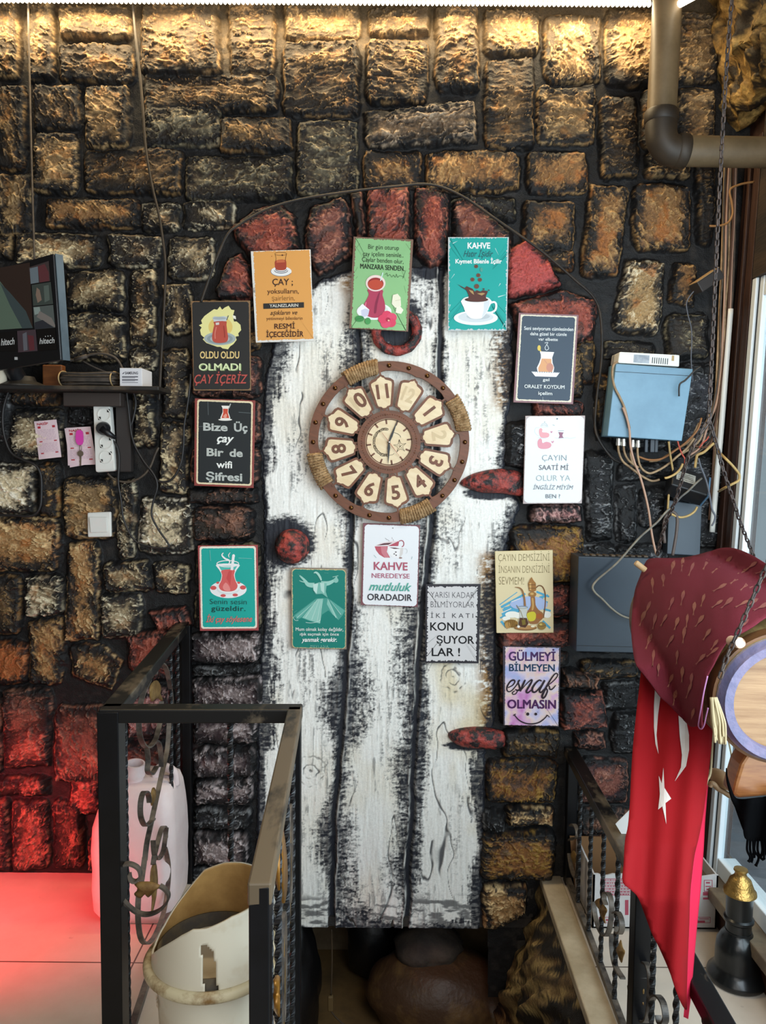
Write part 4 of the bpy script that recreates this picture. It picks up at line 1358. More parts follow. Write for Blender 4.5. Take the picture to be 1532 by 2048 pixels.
s.poly([(415, 712), (470, 690), (500, 692), (545, 702), (535, 780), (552, 838), (500, 800), (440, 805), (412, 760)], '7dbaac').poly([(412, 710), (462, 700), (448, 800), (420, 770)], 'c6e2d8').poly([(480, 696), (520, 696), (520, 800), (490, 770)], 'b8dacf')
s.stroke([(420, 602), (440, 596), (462, 612), (482, 645), (492, 672)], [8, 18, 22, 20, 12], 'a8d4c6', 4)
for a, b in (((270, 610), (300, 640)), ((520, 600), (560, 604)), ((230, 980), (260, 960))):
    s.stroke([a, b], 2, '6fb4a8', 0)
s.text('Mum olmak kolay değildir,', 247, 1122, 702, 1154, 'e4efe9', .012, 0, 3).text('ışık saçmak için önce', 288, 1170, 660, 1198, 'e4efe9', .012, 0, 2).text('yanmak gerekir.', 303, 1218, 642, 1258, 'f0f6f2', .022, .3, 0).text('MEVLANA', 388, 1290, 560, 1312, '7fbfb2', 0, 0, 2, 1.25)
s.done()

s = Sign(V5, [(890, 125), (1438, 145), (1415, 930), (868, 910)], YD, 'white tin sign with a red coffee cup, reading KAHVE NEREDEYSE mutluluk ORADADIR', '7c4a50')
s.panel((5.5, 3.5, 3, 2), 14, 'eeeef0', 1.2, 3)
s.poly([(1002, 345), (1060, 315), (1150, 298), (1235, 297), (1140, 340)], 'ead9d9').poly([(1018, 340), (1090, 318), (1172, 312), (1135, 332)], '5a3038')
s.poly([(1002, 348), (1130, 345), (1118, 400), (1150, 456), (1095, 456), (1045, 425), (1015, 385)], 'bf5a68').poly([(1060, 350), (1122, 346), (1116, 400), (1140, 455), (1098, 455), (1068, 410)], 'd07f8a').poly([(1130, 345), (1225, 300), (1237, 300), (1228, 345)], 'bb5464')
s.stroke([(1235, 298), (1262, 292), (1280, 310), (1278, 340), (1262, 352)], 9, 'a84a58').poly([(1125, 350), (1278, 362), (1270, 410), (1255, 445), (1232, 462), (1170, 452), (1135, 415)], 'f5f2f1', 0).poly([(1250, 362), (1278, 362), (1270, 420), (1250, 455), (1235, 460)], 'dcd6d2').poly([(1140, 358), (1200, 360), (1250, 370), (1190, 372)], '5a3038').arc(1295, 392, 20, 22, -120, 80, 4, 'cfcfd0').ell(1250, 458, 16, 7, '9a7a72')
for x, y, a in ((1110, 275, 1), (1132, 288, 1), (1160, 268, -1), (1172, 285, -1)):
    s.stroke([(x - 8 * a, y - 8), (x + 10, y + 10)], [2, 9, 3], '5a3440', 0)
for x, y in ((1190, 420), (1205, 402), (1208, 432)):
    s.ell(x, y, 8, 5, '4a3a3c')
s.stroke([(995, 430), (1018, 455)], 4, '9ab8b8', 0).stroke([(1355, 470), (1362, 445)], 4, '9ab8b8', 0).ell(1177, 172, 5, 5, '303038')
s.text('KAHVE', 995, 497, 1318, 570, 'b4566c', .014, 0, 6).text('NEREDEYSE', 975, 604, 1337, 648, 'b4647c', .004, 0, 6)
s.text('mutluluk', 947, 690, 1356, 765, '58a898', .018, .38, 10).text('ORADADIR', 933, 800, 1360, 860, '2b272f', .010, 0, 8)
s.done()

V6 = (830, 1080, 310 / 1532)
s = Sign(V6, [(105, 438), (650, 435), (630, 1220), (100, 1215)], YD, 'off-white tin sign with ragged black edge, reading YARISI KADAR BİLMİYORLAR', '26222a')
s.panel((5, 6.5, 8, 6), 2, 'd8d4d3', 5.5, 11)
s.text('YARISI KADAR', 155, 512, 585, 570, '38343a', -.012, 0, 4).text('BİLMİYORLAR', 155, 606, 585, 664, '38343a', -.012, 0, 4).text('İKİ KATI', 155, 724, 575, 768, '29262b', 0, 0, 2, 1.5).ell(605, 757, 8, 8, '29262b')
s.text('KONU', 150, 815, 475, 893, '131115', .014).text('ŞUYOR', 212, 948, 586, 1022, '131115', .014, 0, 2).text('LAR !', 165, 1068, 445, 1145, '131115', .014)
s.done()

s = Sign(V6, [(790, 112), (1362, 97), (1370, 918), (805, 918)], YA + .012, 'cream tin sign with a brass ewer and tea glass on blue brush strokes', 'cdb886')
s.panel((.8, .8, .8, .8), 4, 'e2d0a6', 1.0, 9)
s.text('ÇAYIN DEMSİZİNİ', 822, 140, 1330, 210, '85744e', -.010, 0, -5).text('İNSANIN DENSİZİNİ', 825, 256, 1330, 326, '85744e', -.010, 0, -3).text('SEVMEM!', 828, 364, 1076, 440, '85744e', -.010, 0, 2)
for a, b, w in (((835, 640), (1010, 515), 16), ((850, 665), (1090, 530), 40), ((870, 700), (1180, 545), 60), ((880, 690), (1270, 590), 80), ((840, 770), (1000, 690), 24), ((860, 740), (1200, 640), 70), ((1200, 510), (1325, 560), 34), ((1230, 570), (1315, 545), 40), ((1250, 600), (1310, 620), 46), ((1270, 680), (1340, 700), 36), ((1260, 800), (1335, 870), 40), ((850, 800), (900, 860), 40)):
    s.stroke([a, b], [w * .6, w, w * .5], '55a6c6', 0)
s.poly([(940, 620), (1080, 560), (1240, 570), (1310, 640), (1230, 690), (1000, 680)], 'a9b9dc', 4).ell(960, 735, 70, 32, 'f3efe4').ell(900, 775, 40, 22, 'f3efe4').ell(1030, 745, 60, 30, 'f3efe4').ell(1305, 735, 38, 34, 'f3efe4').stroke([(950, 610), (1040, 575)], 8, 'e8e4dc', 0).stroke([(850, 720), (950, 675)], 8, 'e8e4dc', 0)
s.ell(1090, 866, 112, 26, '8a5f34').ell(1090, 860, 100, 20, 'b98a54')
s.stroke([(1195, 470), (1225, 448), (1262, 465), (1285, 530), (1284, 640), (1268, 768)], 10, '7a4e2a')
s.poly([(1142, 560), (1182, 560), (1190, 640), (1222, 690), (1262, 720), (1266, 765), (1230, 800), (1205, 825), (1140, 825), (1108, 790), (1100, 740), (1118, 695), (1144, 640)], '99663a', 3).poly([(1150, 575), (1168, 575), (1174, 650), (1165, 690), (1150, 690), (1156, 640)], 'c79a58', 2).poly([(1110, 720), (1170, 705), (1195, 740), (1180, 790), (1130, 800), (1106, 760)], 'cfc236', 3).ell(1225, 750, 32, 28, 'a85c28')
s.ell(1159, 535, 38, 26, 'a2713a').ell(1154, 530, 18, 12, 'cfa462').poly([(1116, 425), (1130, 395), (1150, 362), (1168, 395), (1192, 425), (1195, 495), (1165, 512), (1125, 500)], 'a2703a').poly([(1128, 425), (1146, 420), (1146, 495), (1132, 490)], 'd0a566').stroke([(1118, 440), (1192, 440)], 5, '6a4222', 0).stroke([(1122, 475), (1194, 475)], 5, '6a4222', 0)
s.stroke([(1085, 650), (1078, 570), (1060, 500), (1030, 470), (985, 464)], [20, 16, 12, 5], '94683f')
s.poly([(1012, 660), (1112, 662), (1104, 690), (1098, 740), (1120, 820), (1092, 862), (1030, 855), (1018, 820), (1035, 745), (1028, 690)], 'c9cac2').poly([(1033, 765), (1102, 768), (1120, 822), (1090, 862), (1030, 853), (1020, 820)], '54331f').poly([(1050, 790), (1085, 780), (1092, 830), (1060, 840)], '7d6a28').arc(1062, 662, 50, 12, 0, 360, 5, '8c9494').stroke([(1000, 640), (1040, 700), (1070, 780)], 6, '8a7a54', 0)
s.ell(948, 822, 66, 40, '8f682c').ell(915, 838, 30, 30, 'b98c4a')
for k in range(4):
    s.arc(940 + k * 18, 820, 20, 36, 100, 260, 4, '5c3f1a')
s.ell(1250, 845, 42, 38, '97763a').stroke([(1215, 840), (1250, 850), (1290, 835)], 4, '5c4320').ell(1240, 830, 14, 10, 'cdb25e').ell(1020, 852, 14, 12, 'f3efe4').ell(1160, 850, 20, 9, 'efe6c8').ell(1000, 838, 10, 9, '5c4320')
s.done()

wc = pm('watercolour_print', 'c9b9da', .5)
nt = wc.node_tree
b = nt.nodes['Principled BSDF']
tc = nt.nodes.new('ShaderNodeTexCoord')
n_ = nt.nodes.new('ShaderNodeTexNoise'); n_.inputs['Scale'].default_value = 13; n_.inputs['Detail'].default_value = 3
rp = nt.nodes.new('ShaderNodeValToRGB')
rp.color_ramp.elements[0].position, rp.color_ramp.elements[0].color = .30, lin('8faede')
rp.color_ramp.elements[1].position, rp.color_ramp.elements[1].color = .72, lin('c060b0')
for p_, c_ in ((.40, 'b8b4dc'), (.47, 'dccbd8'), (.53, 'e6c8bc'), (.60, 'd6a4cc')):
    e = rp.color_ramp.elements.new(p_)
    e.color = lin(c_)
nt.links.new(tc.outputs['Object'], n_.inputs['Vector']); nt.links.new(n_.outputs['Fac'], rp.inputs['Fac']); nt.links.new(rp.outputs['Color'], b.inputs['Base Color'])
V7 = (1000, 1270, 140 / 1434)
s = Sign(V7, [(60, 230), (1245, 240), (1205, 1880), (70, 1850)], YA + .010, 'pink and blue watercolour tin sign with a drawn smile, reading esnaf', '3c3440')
s.panel((5.5, 2.5, 3.5, 2), 1, wc, 2.0, 13)
s.text('GÜLMEYİ', 175, 340, 1138, 525, '4a2b5c', .026, 0, 10).text('BİLMEYEN', 182, 592, 1122, 738, '1d3c5a', .024, 0, 8).text('OLMASIN', 148, 1320, 1146, 1500, '4a1c52', .026, 0, 8)
I = '2b1d26'
for pts, w in (([(160, 1075), (250, 1030), (302, 960), (280, 920), (215, 945), (150, 1040), (140, 1120), (180, 1158), (250, 1125), (330, 1030), (405, 915)], [20, 34, 34, 22, 26]),
               ([(405, 915), (372, 960), (398, 1060), (402, 1110), (360, 1130), (310, 1112)], [30, 36, 40, 26]),
               ([(360, 1135), (325, 1195), (272, 1212), (250, 1180), (300, 1140)], 22),
               ([(515, 915), (470, 1010), (410, 1150)], [30, 44, 40]), ([(410, 1150), (520, 1020), (620, 925), (655, 925), (610, 1020), (540, 1140), (560, 1178), (610, 1150), (680, 1080)], [18, 20, 30, 42, 40, 30, 20]),
               ([(850, 940), (800, 922), (720, 990), (660, 1090), (672, 1160), (740, 1150), (850, 1020), (915, 920)], [26, 34, 44, 40, 26, 22]), ([(915, 920), (850, 1040), (806, 1130), (832, 1172), (900, 1110), (1000, 1010)], [40, 42, 38, 26, 18]),
               ([(1000, 1010), (1110, 920), (1178, 825), (1160, 782), (1110, 805), (1020, 930), (920, 1110), (862, 1240), (880, 1285), (930, 1240), (968, 1140), (945, 1085)], [18, 22, 24, 30, 44, 42, 34, 24]),
               ([(975, 1020), (1010, 1050), (1020, 1105), (1070, 1100), (1140, 1022)], [20, 26, 30, 18])):
    s.stroke(pts, w, I, 6, True)
s.stroke([(290, 1625), (380, 1730), (500, 1795), (640, 1815), (780, 1790), (890, 1720), (965, 1640)], [18, 26, 28, 26, 18], I).stroke([(268, 1650), (290, 1625), (322, 1612)], 16, I).stroke([(945, 1635), (975, 1640), (1012, 1680)], 16, I)
s.ell(565, 1612, 32, 32, I).ell(730, 1612, 28, 28, I).stroke([(510, 1580), (530, 1570)], 8, I, 0).stroke([(760, 1568), (775, 1580)], 8, I, 0)
s.done()

# ------------------------------------------------------------------ ship's-wheel clock
CW = PY(778, 884.5, -.045)
clock = root('wall_clock', CW, 'round brown ship-wheel wall clock with rope wraps and cream number plates', 'clock', rot=(0, math.radians(22), 0))
BROWN = pm('clock_brown_board', '7a4a32', .5, col2='67402c', nscale=14, stretch=(1, 1, 6), spec=.4)
CREAM = pm('clock_cream_ply', 'ecd6b0', .5, col2='e2c79c', nscale=10, stretch=(1, 1, 5))
ROPE = pm('jute_rope', 'b8966c', .85, col2='86663f', nscale=60, bump=.8, bscale=180)
BRASS = pm('brass_stud', '6a4a2a', .25, metal=.9)
K = .2522 / 665                                  # enlarged-view pixels to metres


def ringmesh(mb, ro, ri, y0, y1, n=72, ofn=None):
    vs, fs = [], []
    for i in range(n):
        a = 2 * math.pi * i / n
        c, s_ = math.sin(a), math.cos(a)
        r1 = ri + (ofn(a) if ofn else 0)
        for r, y in ((ro, y0), (ro, y1), (r1, y1), (r1, y0)):
            vs.append((r * c, y, r * s_))
    for i in range(n):
        j = (i + 1) % n
        for k in range(4):
            k2 = (k + 1) % 4
            fs.append((i * 4 + k, i * 4 + k2, j * 4 + k2, j * 4 + k))
    mb.add(vs, fs)


def pol(r, deg, y=0.0):
    a = math.radians(deg)
    return Vector((r * math.sin(a), y, r * math.cos(a)))


mb = MB()
ringmesh(mb, 665 * K, 588 * K, -.012, 0, 144, lambda a: -.004 * max(0, math.cos(a * 12)) ** 6)
mb.build('outer_ring', BROWN, clock, local=True, bevel=.0008)
mb = MB()
ringmesh(mb, 262 * K, 196 * K, -.012, 0, 96)
for k in range(72):
    a = k * 5
    mb.lathe([(.0022 if k % 6 else .0032, 0), (.0012, .002)], pol(228 * K, a, -.012), (0, -1, 0), 6)
mb.build('inner_ring', BROWN, clock, local=True)


def plate(sc):
    """half outline of a number plate: (half width, radius), bottom to top, in enlarged-view pixels"""
    return [(0, 283 - sc), (14, 285 - sc), (24, 296 - sc * .6), (46 + sc, 300 - sc * .5), (53 + sc, 312), (86 + sc, 474), (84 + sc, 492 + sc * .4), (66 + sc * .6, 502 + sc), (38, 512 + sc), (26, 528 + sc), (14, 533 + sc), (0, 545 + sc)]


for h in range(12):
    deg = h * 30
    rot = Matrix.Rotation(math.radians(deg), 3, 'Y')
    for sc, y0, th, nm, mt in ((20, 0, -.010, 'plate_frame', BROWN), (0, -.010, -.0015, 'number_plate', CREAM)):
        half = plate(sc)
        P = [(w, r) for w, r in half] + [(-w, r) for w, r in half[-2:0:-1]]
        mb = MB().slab([rot @ Vector((w * K, y0, r * K)) for w, r in P], (0, th, 0))
        if nm == 'plate_frame':
            mb.bar(rot @ Vector((-30 * K, -.004, 250 * K)), rot @ Vector((-30 * K, -.004, 300 * K)), .006, .006)
            mb.bar(rot @ Vector((30 * K, -.004, 250 * K)), rot @ Vector((30 * K, -.004, 300 * K)), .006, .006)
            mb.bar(rot @ Vector((0, -.004, 550 * K)), rot @ Vector((0, -.004, 596 * K)), .022, .006)
            fr = mb.build(nm, mt, clock, local=True)
        else:
            pl = mb.build(nm, mt, fr, local=True)
            # numerals: top outward, except 4 to 8 which read from below
            n = str(h if h else 12)
            flip = h in (4, 5, 6, 7)
            faint = pm('faint_engraving', 'd3ba92', .6)
            groups = [('1', faint), ('0', BROWN)] if n == '10' else [(n, faint if n in ('12', '2') else BROWN)]
            xoff = 0
            for t, m in groups:
                vs, fs, a0, a1 = glyphs(t, .03)
                hgt = 110 if n != '10' else 120
                sc_ = hgt / CAP
                w_ = (a1 - a0) * sc_
                wid = min(w_, 100)
                cx = {'1': -38, '0': 22}.get(t, 0) if n == '10' else 0
                out = []
                for gx, gy in vs:
                    lx = (gx - a0) / (a1 - a0) * wid - wid / 2 + cx
                    lz = gy * sc_ - hgt / 2
                    if flip:
                        lx, lz = -lx, -lz
                    out.append(rot @ Vector((lx * K, -.0122, (lz + 420) * K)))
                MB().add(out, fs).build('numeral', m, pl, local=True)
for k in range(24):
    a = 7.5 + 15 * k
    q = (a - 67.5 + 22) % 90
    if min(abs(((a - (67.5 - 22)) % 90)), 90 - abs(((a - (67.5 - 22)) % 90))) < 12:
        continue
    MB().lathe([(.0072, 0), (.0068, .003), (.0045, .0058), (.001, .0068)], pol(628 * K, a, -.012), (0, -1, 0), 14).build('stud', BRASS, clock, local=True, smooth=True)
for k in range(4):
    ac = 67.5 - 22 + 90 * k
    mb = MB()
    pts = []
    N = 8 * 14
    for i in range(N + 1):
        t = i / N
        a = ac - 12.5 + 25 * t
        ph = t * 13 * 2 * math.pi
        c, s_ = math.cos(ph), math.sin(ph)
        rr, yy = 1.0, 1.0
        c2 = math.copysign(abs(c) ** .7, c)
        s2 = math.copysign(abs(s_) ** .7, s_)
        pts.append(pol(626 * K + c2 * .0225, a, -.006 + s2 * .015))
    mb.tube(pts, .0042, 7)
    for j in (-1, 1):
        pts = []
        for i in range(N + 1):
            t = i / N
            a = ac - 12.5 + 25 * (t + .5 / 13 * .98)
            ph = t * 13 * 2 * math.pi
            c, s_ = math.cos(ph), math.sin(ph)
            pts.append(pol(626 * K + math.copysign(abs(c) ** .7, c) * .0205, a, -.006 + math.copysign(abs(s_) ** .7, s_) * .013))
    mb.tube(pts, .0034, 7)
    mb.build('rope_wrap', ROPE, clock, local=True, smooth=True)
dial = MB().lathe([(198 * K, 0), (198 * K, .004)], (0, -.001, 0), (0, -1, 0), 64).build('dial', CREAM, clock, local=True)
mb = MB()
ringmesh(mb, 192 * K, 184 * K, -.0062, -.005, 72)
for k in range(12):
    a = k * 30
    mb.bar(pol(150 * K, a, -.0056), pol(190 * K, a, -.0056), .0052, .0012, (0, 1, 0))
mb.build('hour_marks', BROWN, dial, local=True)
LINE = ink('3a3026')
s22 = Matrix.Rotation(math.radians(-22), 3, 'Y')


def dl(pts, w, mb):
    """pen line on the dial, written in the enlarged view relative to its centre"""
    P = [s22 @ Vector((x * K, -.0055, -y * K)) for x, y in pts]
    mb.tube(P, w, 4)


mb = MB()
rr = random.Random(4)
for i in range(30):
    a = math.radians(-150 + i * 200 / 29 + 10)
    cx, cy = -35 + 92 * math.cos(a + math.pi * .0) * -1, 92 * math.sin(a)
    cx, cy = -30 - 95 * math.cos(math.radians(-100 + i * 200 / 29)), 0 + 108 * math.sin(math.radians(-100 + i * 200 / 29))
    pts = [(cx + rr.uniform(5, 13) * math.cos(t * .9), cy + rr.uniform(6, 15) * math.sin(t * .9)) for t in range(8)]
    dl(pts, .0007, mb)
dl([(40, -80), (70, -72), (92, -55), (98, -40)], .0008, mb)
dl([(0, 108), (30, 104), (44, 92)], .0008, mb)
sp = []
for i in range(11):
    a = math.radians(i * 36 - 90 - 8)
    r = 56 if i % 2 == 0 else 22
    sp.append((92 + r * math.cos(a), 32 + r * math.sin(a)))
dl(sp, .0007, mb)
dl([(sp[0]), (92, 32), sp[4], (92, 32), sp[8], (92, 32), sp[2], (92, 32), sp[6]], .0006, mb)
mb.build('crescent_and_star_engraving', LINE, dial, local=True)
HB = pm('black_clock_hand', '121010', .4)


def hand(dx, dy, w, mat, y, tail=0.0):
    d = s22 @ Vector((dx * K, 0, -dy * K))
    u = d.normalized()
    n_ = Vector((-u.z, 0, u.x))
    b = -u * tail
    P = [b + n_ * w * .4, b - n_ * w * .4, u * d.length * .25 - n_ * w, d, u * d.length * .25 + n_ * w]
    mb = MB().slab([p + Vector((0, y, 0)) for p in P], (0, -.0012, 0))
    return mb


hand(76, -200, .0038, HB, -.009, .005).build('hour_hand', HB, clock, local=True)
hand(-6, 188, .0042, HB, -.011, .006).build('minute_hand', HB, clock, local=True)
SEC = pm('red_second_hand', 'a8442c', .4)
hand(110, 145, .0009, SEC, -.013, .037).build('second_hand', SEC, clock, local=True)
MB().lathe([(.0045, 0), (.0045, .003), (.001, .004)], (0, -.012, 0), (0, -1, 0), 16).build('hub', pm('steel_pin', 'c8c8c8', .25, metal=1), clock, local=True, smooth=True)

# ------------------------------------------------------------------ shelf with the surveillance monitor (left)
YS = -.17
SHZ = PY(150, 771, YS).z
SX1 = PY(317, 771, YS).x
BLK = pm('black_plastic', '17171a', .38, spec=.5)
DUSTY = pm('dusty_black_shelf', '1d1a18', .55, col2='5a4c3c', nscale=7, nlo=.5, nhi=.75)
sh = root('wall_shelf', ((XL + .1 + SX1) / 2, YS / 2, SHZ - .016), 'thin black wall shelf carrying the monitor and a cable coil', 'shelf')
MB().box(((XL + .1 + SX1) / 2, YS / 2 - .005, SHZ - .006), (SX1 - XL - .1, -YS - .01, .012)).build('board', DUSTY, sh, bevel=.002)
x0_, x1_ = PY(136, 790, -.05).x, PY(250, 790, -.05).x
MB().box(((x0_ + x1_) / 2, -.055, SHZ - .034), (x1_ - x0_, .07, .042)).build('bracket_block', pm('dark_brown_block', '3a302b', .6), sh, bevel=.003)

mon = root('monitor', PY(40, 765, -.17), 'black computer monitor showing surveillance camera pictures on the shelf', 'monitor')
TR, BR = PY(106, 507, -.37), PY(121, 720, -.37)
Lh = Vector((-.84, .50, 0)).normalized()
up = (TR - BR).normalized()
Lh = (Lh - up * Lh.dot(up)).normalized()
nf_ = Lh.cross(up)
if nf_.y > 0:
    nf_ = -nf_
MW, MH = .47, (TR - BR).length
TL_, BL_ = TR + Lh * MW, BR + Lh * MW
MB().slab([TR, BR, BL_, TL_], -nf_ * .016).build('bezel', BLK, mon, bevel=.003)
SIDE = pm('grey_side_band', '5b6a74', .35, col2='48555e', nscale=5)
MB().slab([TR - nf_ * .004 - Lh * .002, BR - nf_ * .004 - Lh * .002, BR - nf_ * .027 - Lh * .002, TR - nf_ * .027 - Lh * .002], -Lh * .003).build('side_band', SIDE, mon)
bc = (TR + BR + TL_ + BL_) / 4
MB().slab([TR + Lh * .03 - up * .02 - nf_ * .016, BR + Lh * .03 + up * .02 - nf_ * .016, BL_ - Lh * .03 + up * .02 - nf_ * .016, TL_ - Lh * .03 - up * .02 - nf_ * .016], -nf_ * .03).build('back_housing', BLK, mon, bevel=.01)


def scr(px, py, e=0.0):
    return PP(px, py, TR, nf_) + nf_ * (.0006 + e)


def mscr(h, k=1.0):
    return pm('screen_' + h, h, .25, emit=.30 * k, spec=.5)


pieces = [  # lit picture tiles of the screen in photo pixels
    ([(-150, 568), (60, 525), (66, 655), (-150, 680)], '30241f'), ([(-150, 560), (0, 562), (38, 612), (66, 655), (-150, 680)], '56685a'), ([(0, 565), (20, 585), (52, 622), (66, 656), (45, 657), (20, 610)], '3a4648'),
    ([(58, 535), (98, 522), (101, 562), (62, 568)], '3e3535'), ([(60, 537), (76, 533), (78, 565), (62, 568)], '66727a'), ([(76, 533), (90, 528), (98, 545), (99, 562), (80, 565)], '5a3236'),
    ([(64, 570), (102, 564), (107, 608), (67, 612)], '3c4440'), ([(74, 575), (80, 580), (84, 600), (76, 606), (72, 590)], '7c6a5e'), ([(88, 572), (98, 570), (100, 600), (90, 605)], '54605a'),
    ([(67, 614), (107, 610), (111, 655), (70, 659)], '525a58'), ([(68, 615), (80, 614), (82, 626), (70, 630)], '83928e'), ([(80, 622), (104, 636), (111, 650), (111, 655), (92, 645), (74, 634)], '75706c'), ([(70, 645), (86, 640), (108, 655), (70, 659)], '2c2e34'),
    ([(-150, 690), (34, 662), (36, 702), (-150, 720)], '0e0c0c'), ([(35, 662), (72, 659), (76, 702), (37, 705)], '42363c'), ([(46, 668), (54, 664), (56, 700), (48, 702)], '5e6068'), ([(56, 670), (68, 672), (70, 700), (60, 702)], '5a2c32'),
    ([(74, 659), (111, 655), (115, 699), (77, 702)], '0e0c0c')]
mb, ml = MB(), []
e = 0
for P, c in pieces:
    m = mscr(c)
    if m not in ml:
        ml.append(m)
    mb.mi = ml.index(m)
    e += .00004
    P2 = [scr(x, y, e) for x, y in P]
    P2 = [p if (p - TL_).dot(Lh) < -.012 else p - Lh * ((p - TL_).dot(Lh) + .012) for p in P2]
    mb.flat(P2)
screen = mb.build('screen', ml, mon)
tm = pm('screen_text', 'a8acac', .4, emit=.45)
mb = MB()
for (x0, yt, x1, yb, sl) in ((3, 678, 30, 691, -2.5), (80, 677, 110, 688, -2.0)):
    vs, fs, a0, a1 = glyphs('hitech', .016, .15)
    mb.add([scr(x0 + (x1 - x0) * (gx - a0) / (a1 - a0), yb + sl * (gx - a0) / (a1 - a0) - (yb - yt) * gy / CAP, .001) for gx, gy in vs], fs)
for i, c in enumerate((92, 97, 102)):
    mb.lathe([(.0016, 0), (.0016, .0003)], scr(c, 673 - i * .6, .001), nf_, 8)
mb.build('screen_lettering', tm, screen)
lg = PP(34, 717, TR, nf_) + nf_ * .001
MB().box(lg, (.012, .0012, .008)).build('maker_badge', pm('badge_grey', 'a8a8a8', .4), mon)
mb = MB()
nk = PY(45, 745, -.10)
mb.tube([Vector((nk.x, -.10, SHZ + .004)), Vector((nk.x - .01, -.14, SHZ + .05)), bc - nf_ * .04], .026, 16)
mb.build('neck', BLK, mon, smooth=True, angle=40)
MB().lathe([(.072, 0), (.072, .004), (.06, .010), (.04, .018), (.034, .032)], (nk.x, -.10, SHZ + .0), (0, 0, 1), 40).build('foot', DUSTY, mon, smooth=True, angle=40)

x0_, x1_ = PY(88, 745, -.06).x, PY(117, 745, -.10).x
zt_ = PY(90, 727, -.10).z
solo(MB().box(((x0_ + x1_) / 2, -.058, (SHZ + zt_) / 2), (x1_ - x0_, .03, zt_ - SHZ)), 'wood_offcut', pm('orange_brown_wood', '8a5328', .55, col2='6a3a1a', nscale=9, stretch=(1, 1, 4)), 'orange brown wood block standing behind the monitor foot', 'wood block', bevel=.004)
cpx = PY(0, 750, -.14)
mb = MB().lathe([(.022, 0), (.023, .004), (.023, .046), (.021, .05), (.021, .006)], (cpx.x - .004, -.14, SHZ), (0, 0, 1), 24)
solo(mb, 'paper_cup', pm('cream_cup', 'd8cbb4', .6), 'cream cup at the left end of the shelf beside the monitor foot', 'cup', smooth=True, angle=40)

# coil of cable
cc = (PY(122, 757, -.12) + PY(236, 757, -.12)) / 2
coil = root('cable_coil', (cc.x, -.11, SHZ), 'coiled grey brown cable tied with string lying on the shelf', 'cable')
CAB = pm('dusty_cable', '4a4038', .7, col2='362f2a', nscale=30)
mb = MB()
rr = random.Random(2)
for k in range(9):
    w, d = .092 - .003 * rr.random(), .030 + .012 * (k % 3)
    z = SHZ + .007 + .0075 * (k // 2) + .002 * rr.random()
    mb.tube(cr([(cc.x + w * math.copysign(abs(math.cos(a)) ** .45, math.cos(a)) + rr.uniform(-.004, .004), -.105 + d * math.sin(a) * .9, z + rr.uniform(-.002, .003)) for a in [i * 2 * math.pi / 12 for i in range(12)]], 4, True), .0042, 7, True)
mb.build('cable_loops', CAB, coil, smooth=True)
STR = pm('tan_string', 'b09468', .8)
for px in (126, 228):
    x = PY(px, 757, -.12).x
    MB().tube(cr([(x, -.108 + .046 * math.cos(a), SHZ + .024 + .024 * math.sin(a)) for a in [i * 2 * math.pi / 10 for i in range(10)]], 4, True), .002, 6, True).build('string_tie', STR, coil, smooth=True)
pts = [PY(*p, -.13) for p in ((140, 722), (152, 718), (168, 715), (180, 710), (205, 707), (228, 714), (240, 727), (246, 742))]
mb = MB().tube(cr(pts, 5), .0036, 7)
mb.tube([PY(150, 719, -.13), PY(174, 712, -.13)], .0065, 8)
mb.tube(cr([PY(*p, -.13) for p in ((165, 722), (190, 735), (212, 744), (236, 752))], 4), .0028, 6)
mb.build('loose_end', CAB, coil, smooth=True)

# white carton
bx0, bx1 = PY(239.5, 752, YS + .012), PY(284, 752, YS + .012)
zt_ = PY(260, 736, YS + .012).z
bd = .10
box = root('small_carton', ((bx0.x + bx1.x) / 2, YS + .012 + bd / 2, SHZ), 'small white product carton at the right end of the shelf', 'box')
WC = pm('white_card', 'd9d7da', .5)
MB().box(((bx0.x + bx1.x) / 2, YS + .012 + bd / 2, (SHZ + zt_) / 2), (bx1.x - bx0.x, bd, zt_ - SHZ)).build('carton', WC, box, bevel=.001)
mb = MB()
for t, x0, yt, x1, yb in (('SAMSUNG', 250, 743.5, 276, 748.5),):
    vs, fs, a0, a1 = glyphs(t, .03)
    mb.add([PY(x0 + (x1 - x0) * (gx - a0) / (a1 - a0), yb - (yb - yt) * gy / CAP, YS + .0115) for gx, gy in vs], fs)
mb.flat([PY(*p, YS + .0115) for p in ((244, 748), (247, 745), (249.5, 744), (247, 748))])
for yy, x1, h in ((752.5, 276, 2.2), (755.5, 270, .8), (758.5, 276, 2.2), (761.5, 270, .8), (764.5, 276, 1.0)):
    mb.flat([PY(*p, YS + .0115) for p in ((244, yy), (x1, yy), (x1, yy + h), (244, yy + h))])
mb.build('lettering', ink('55535c'), box)

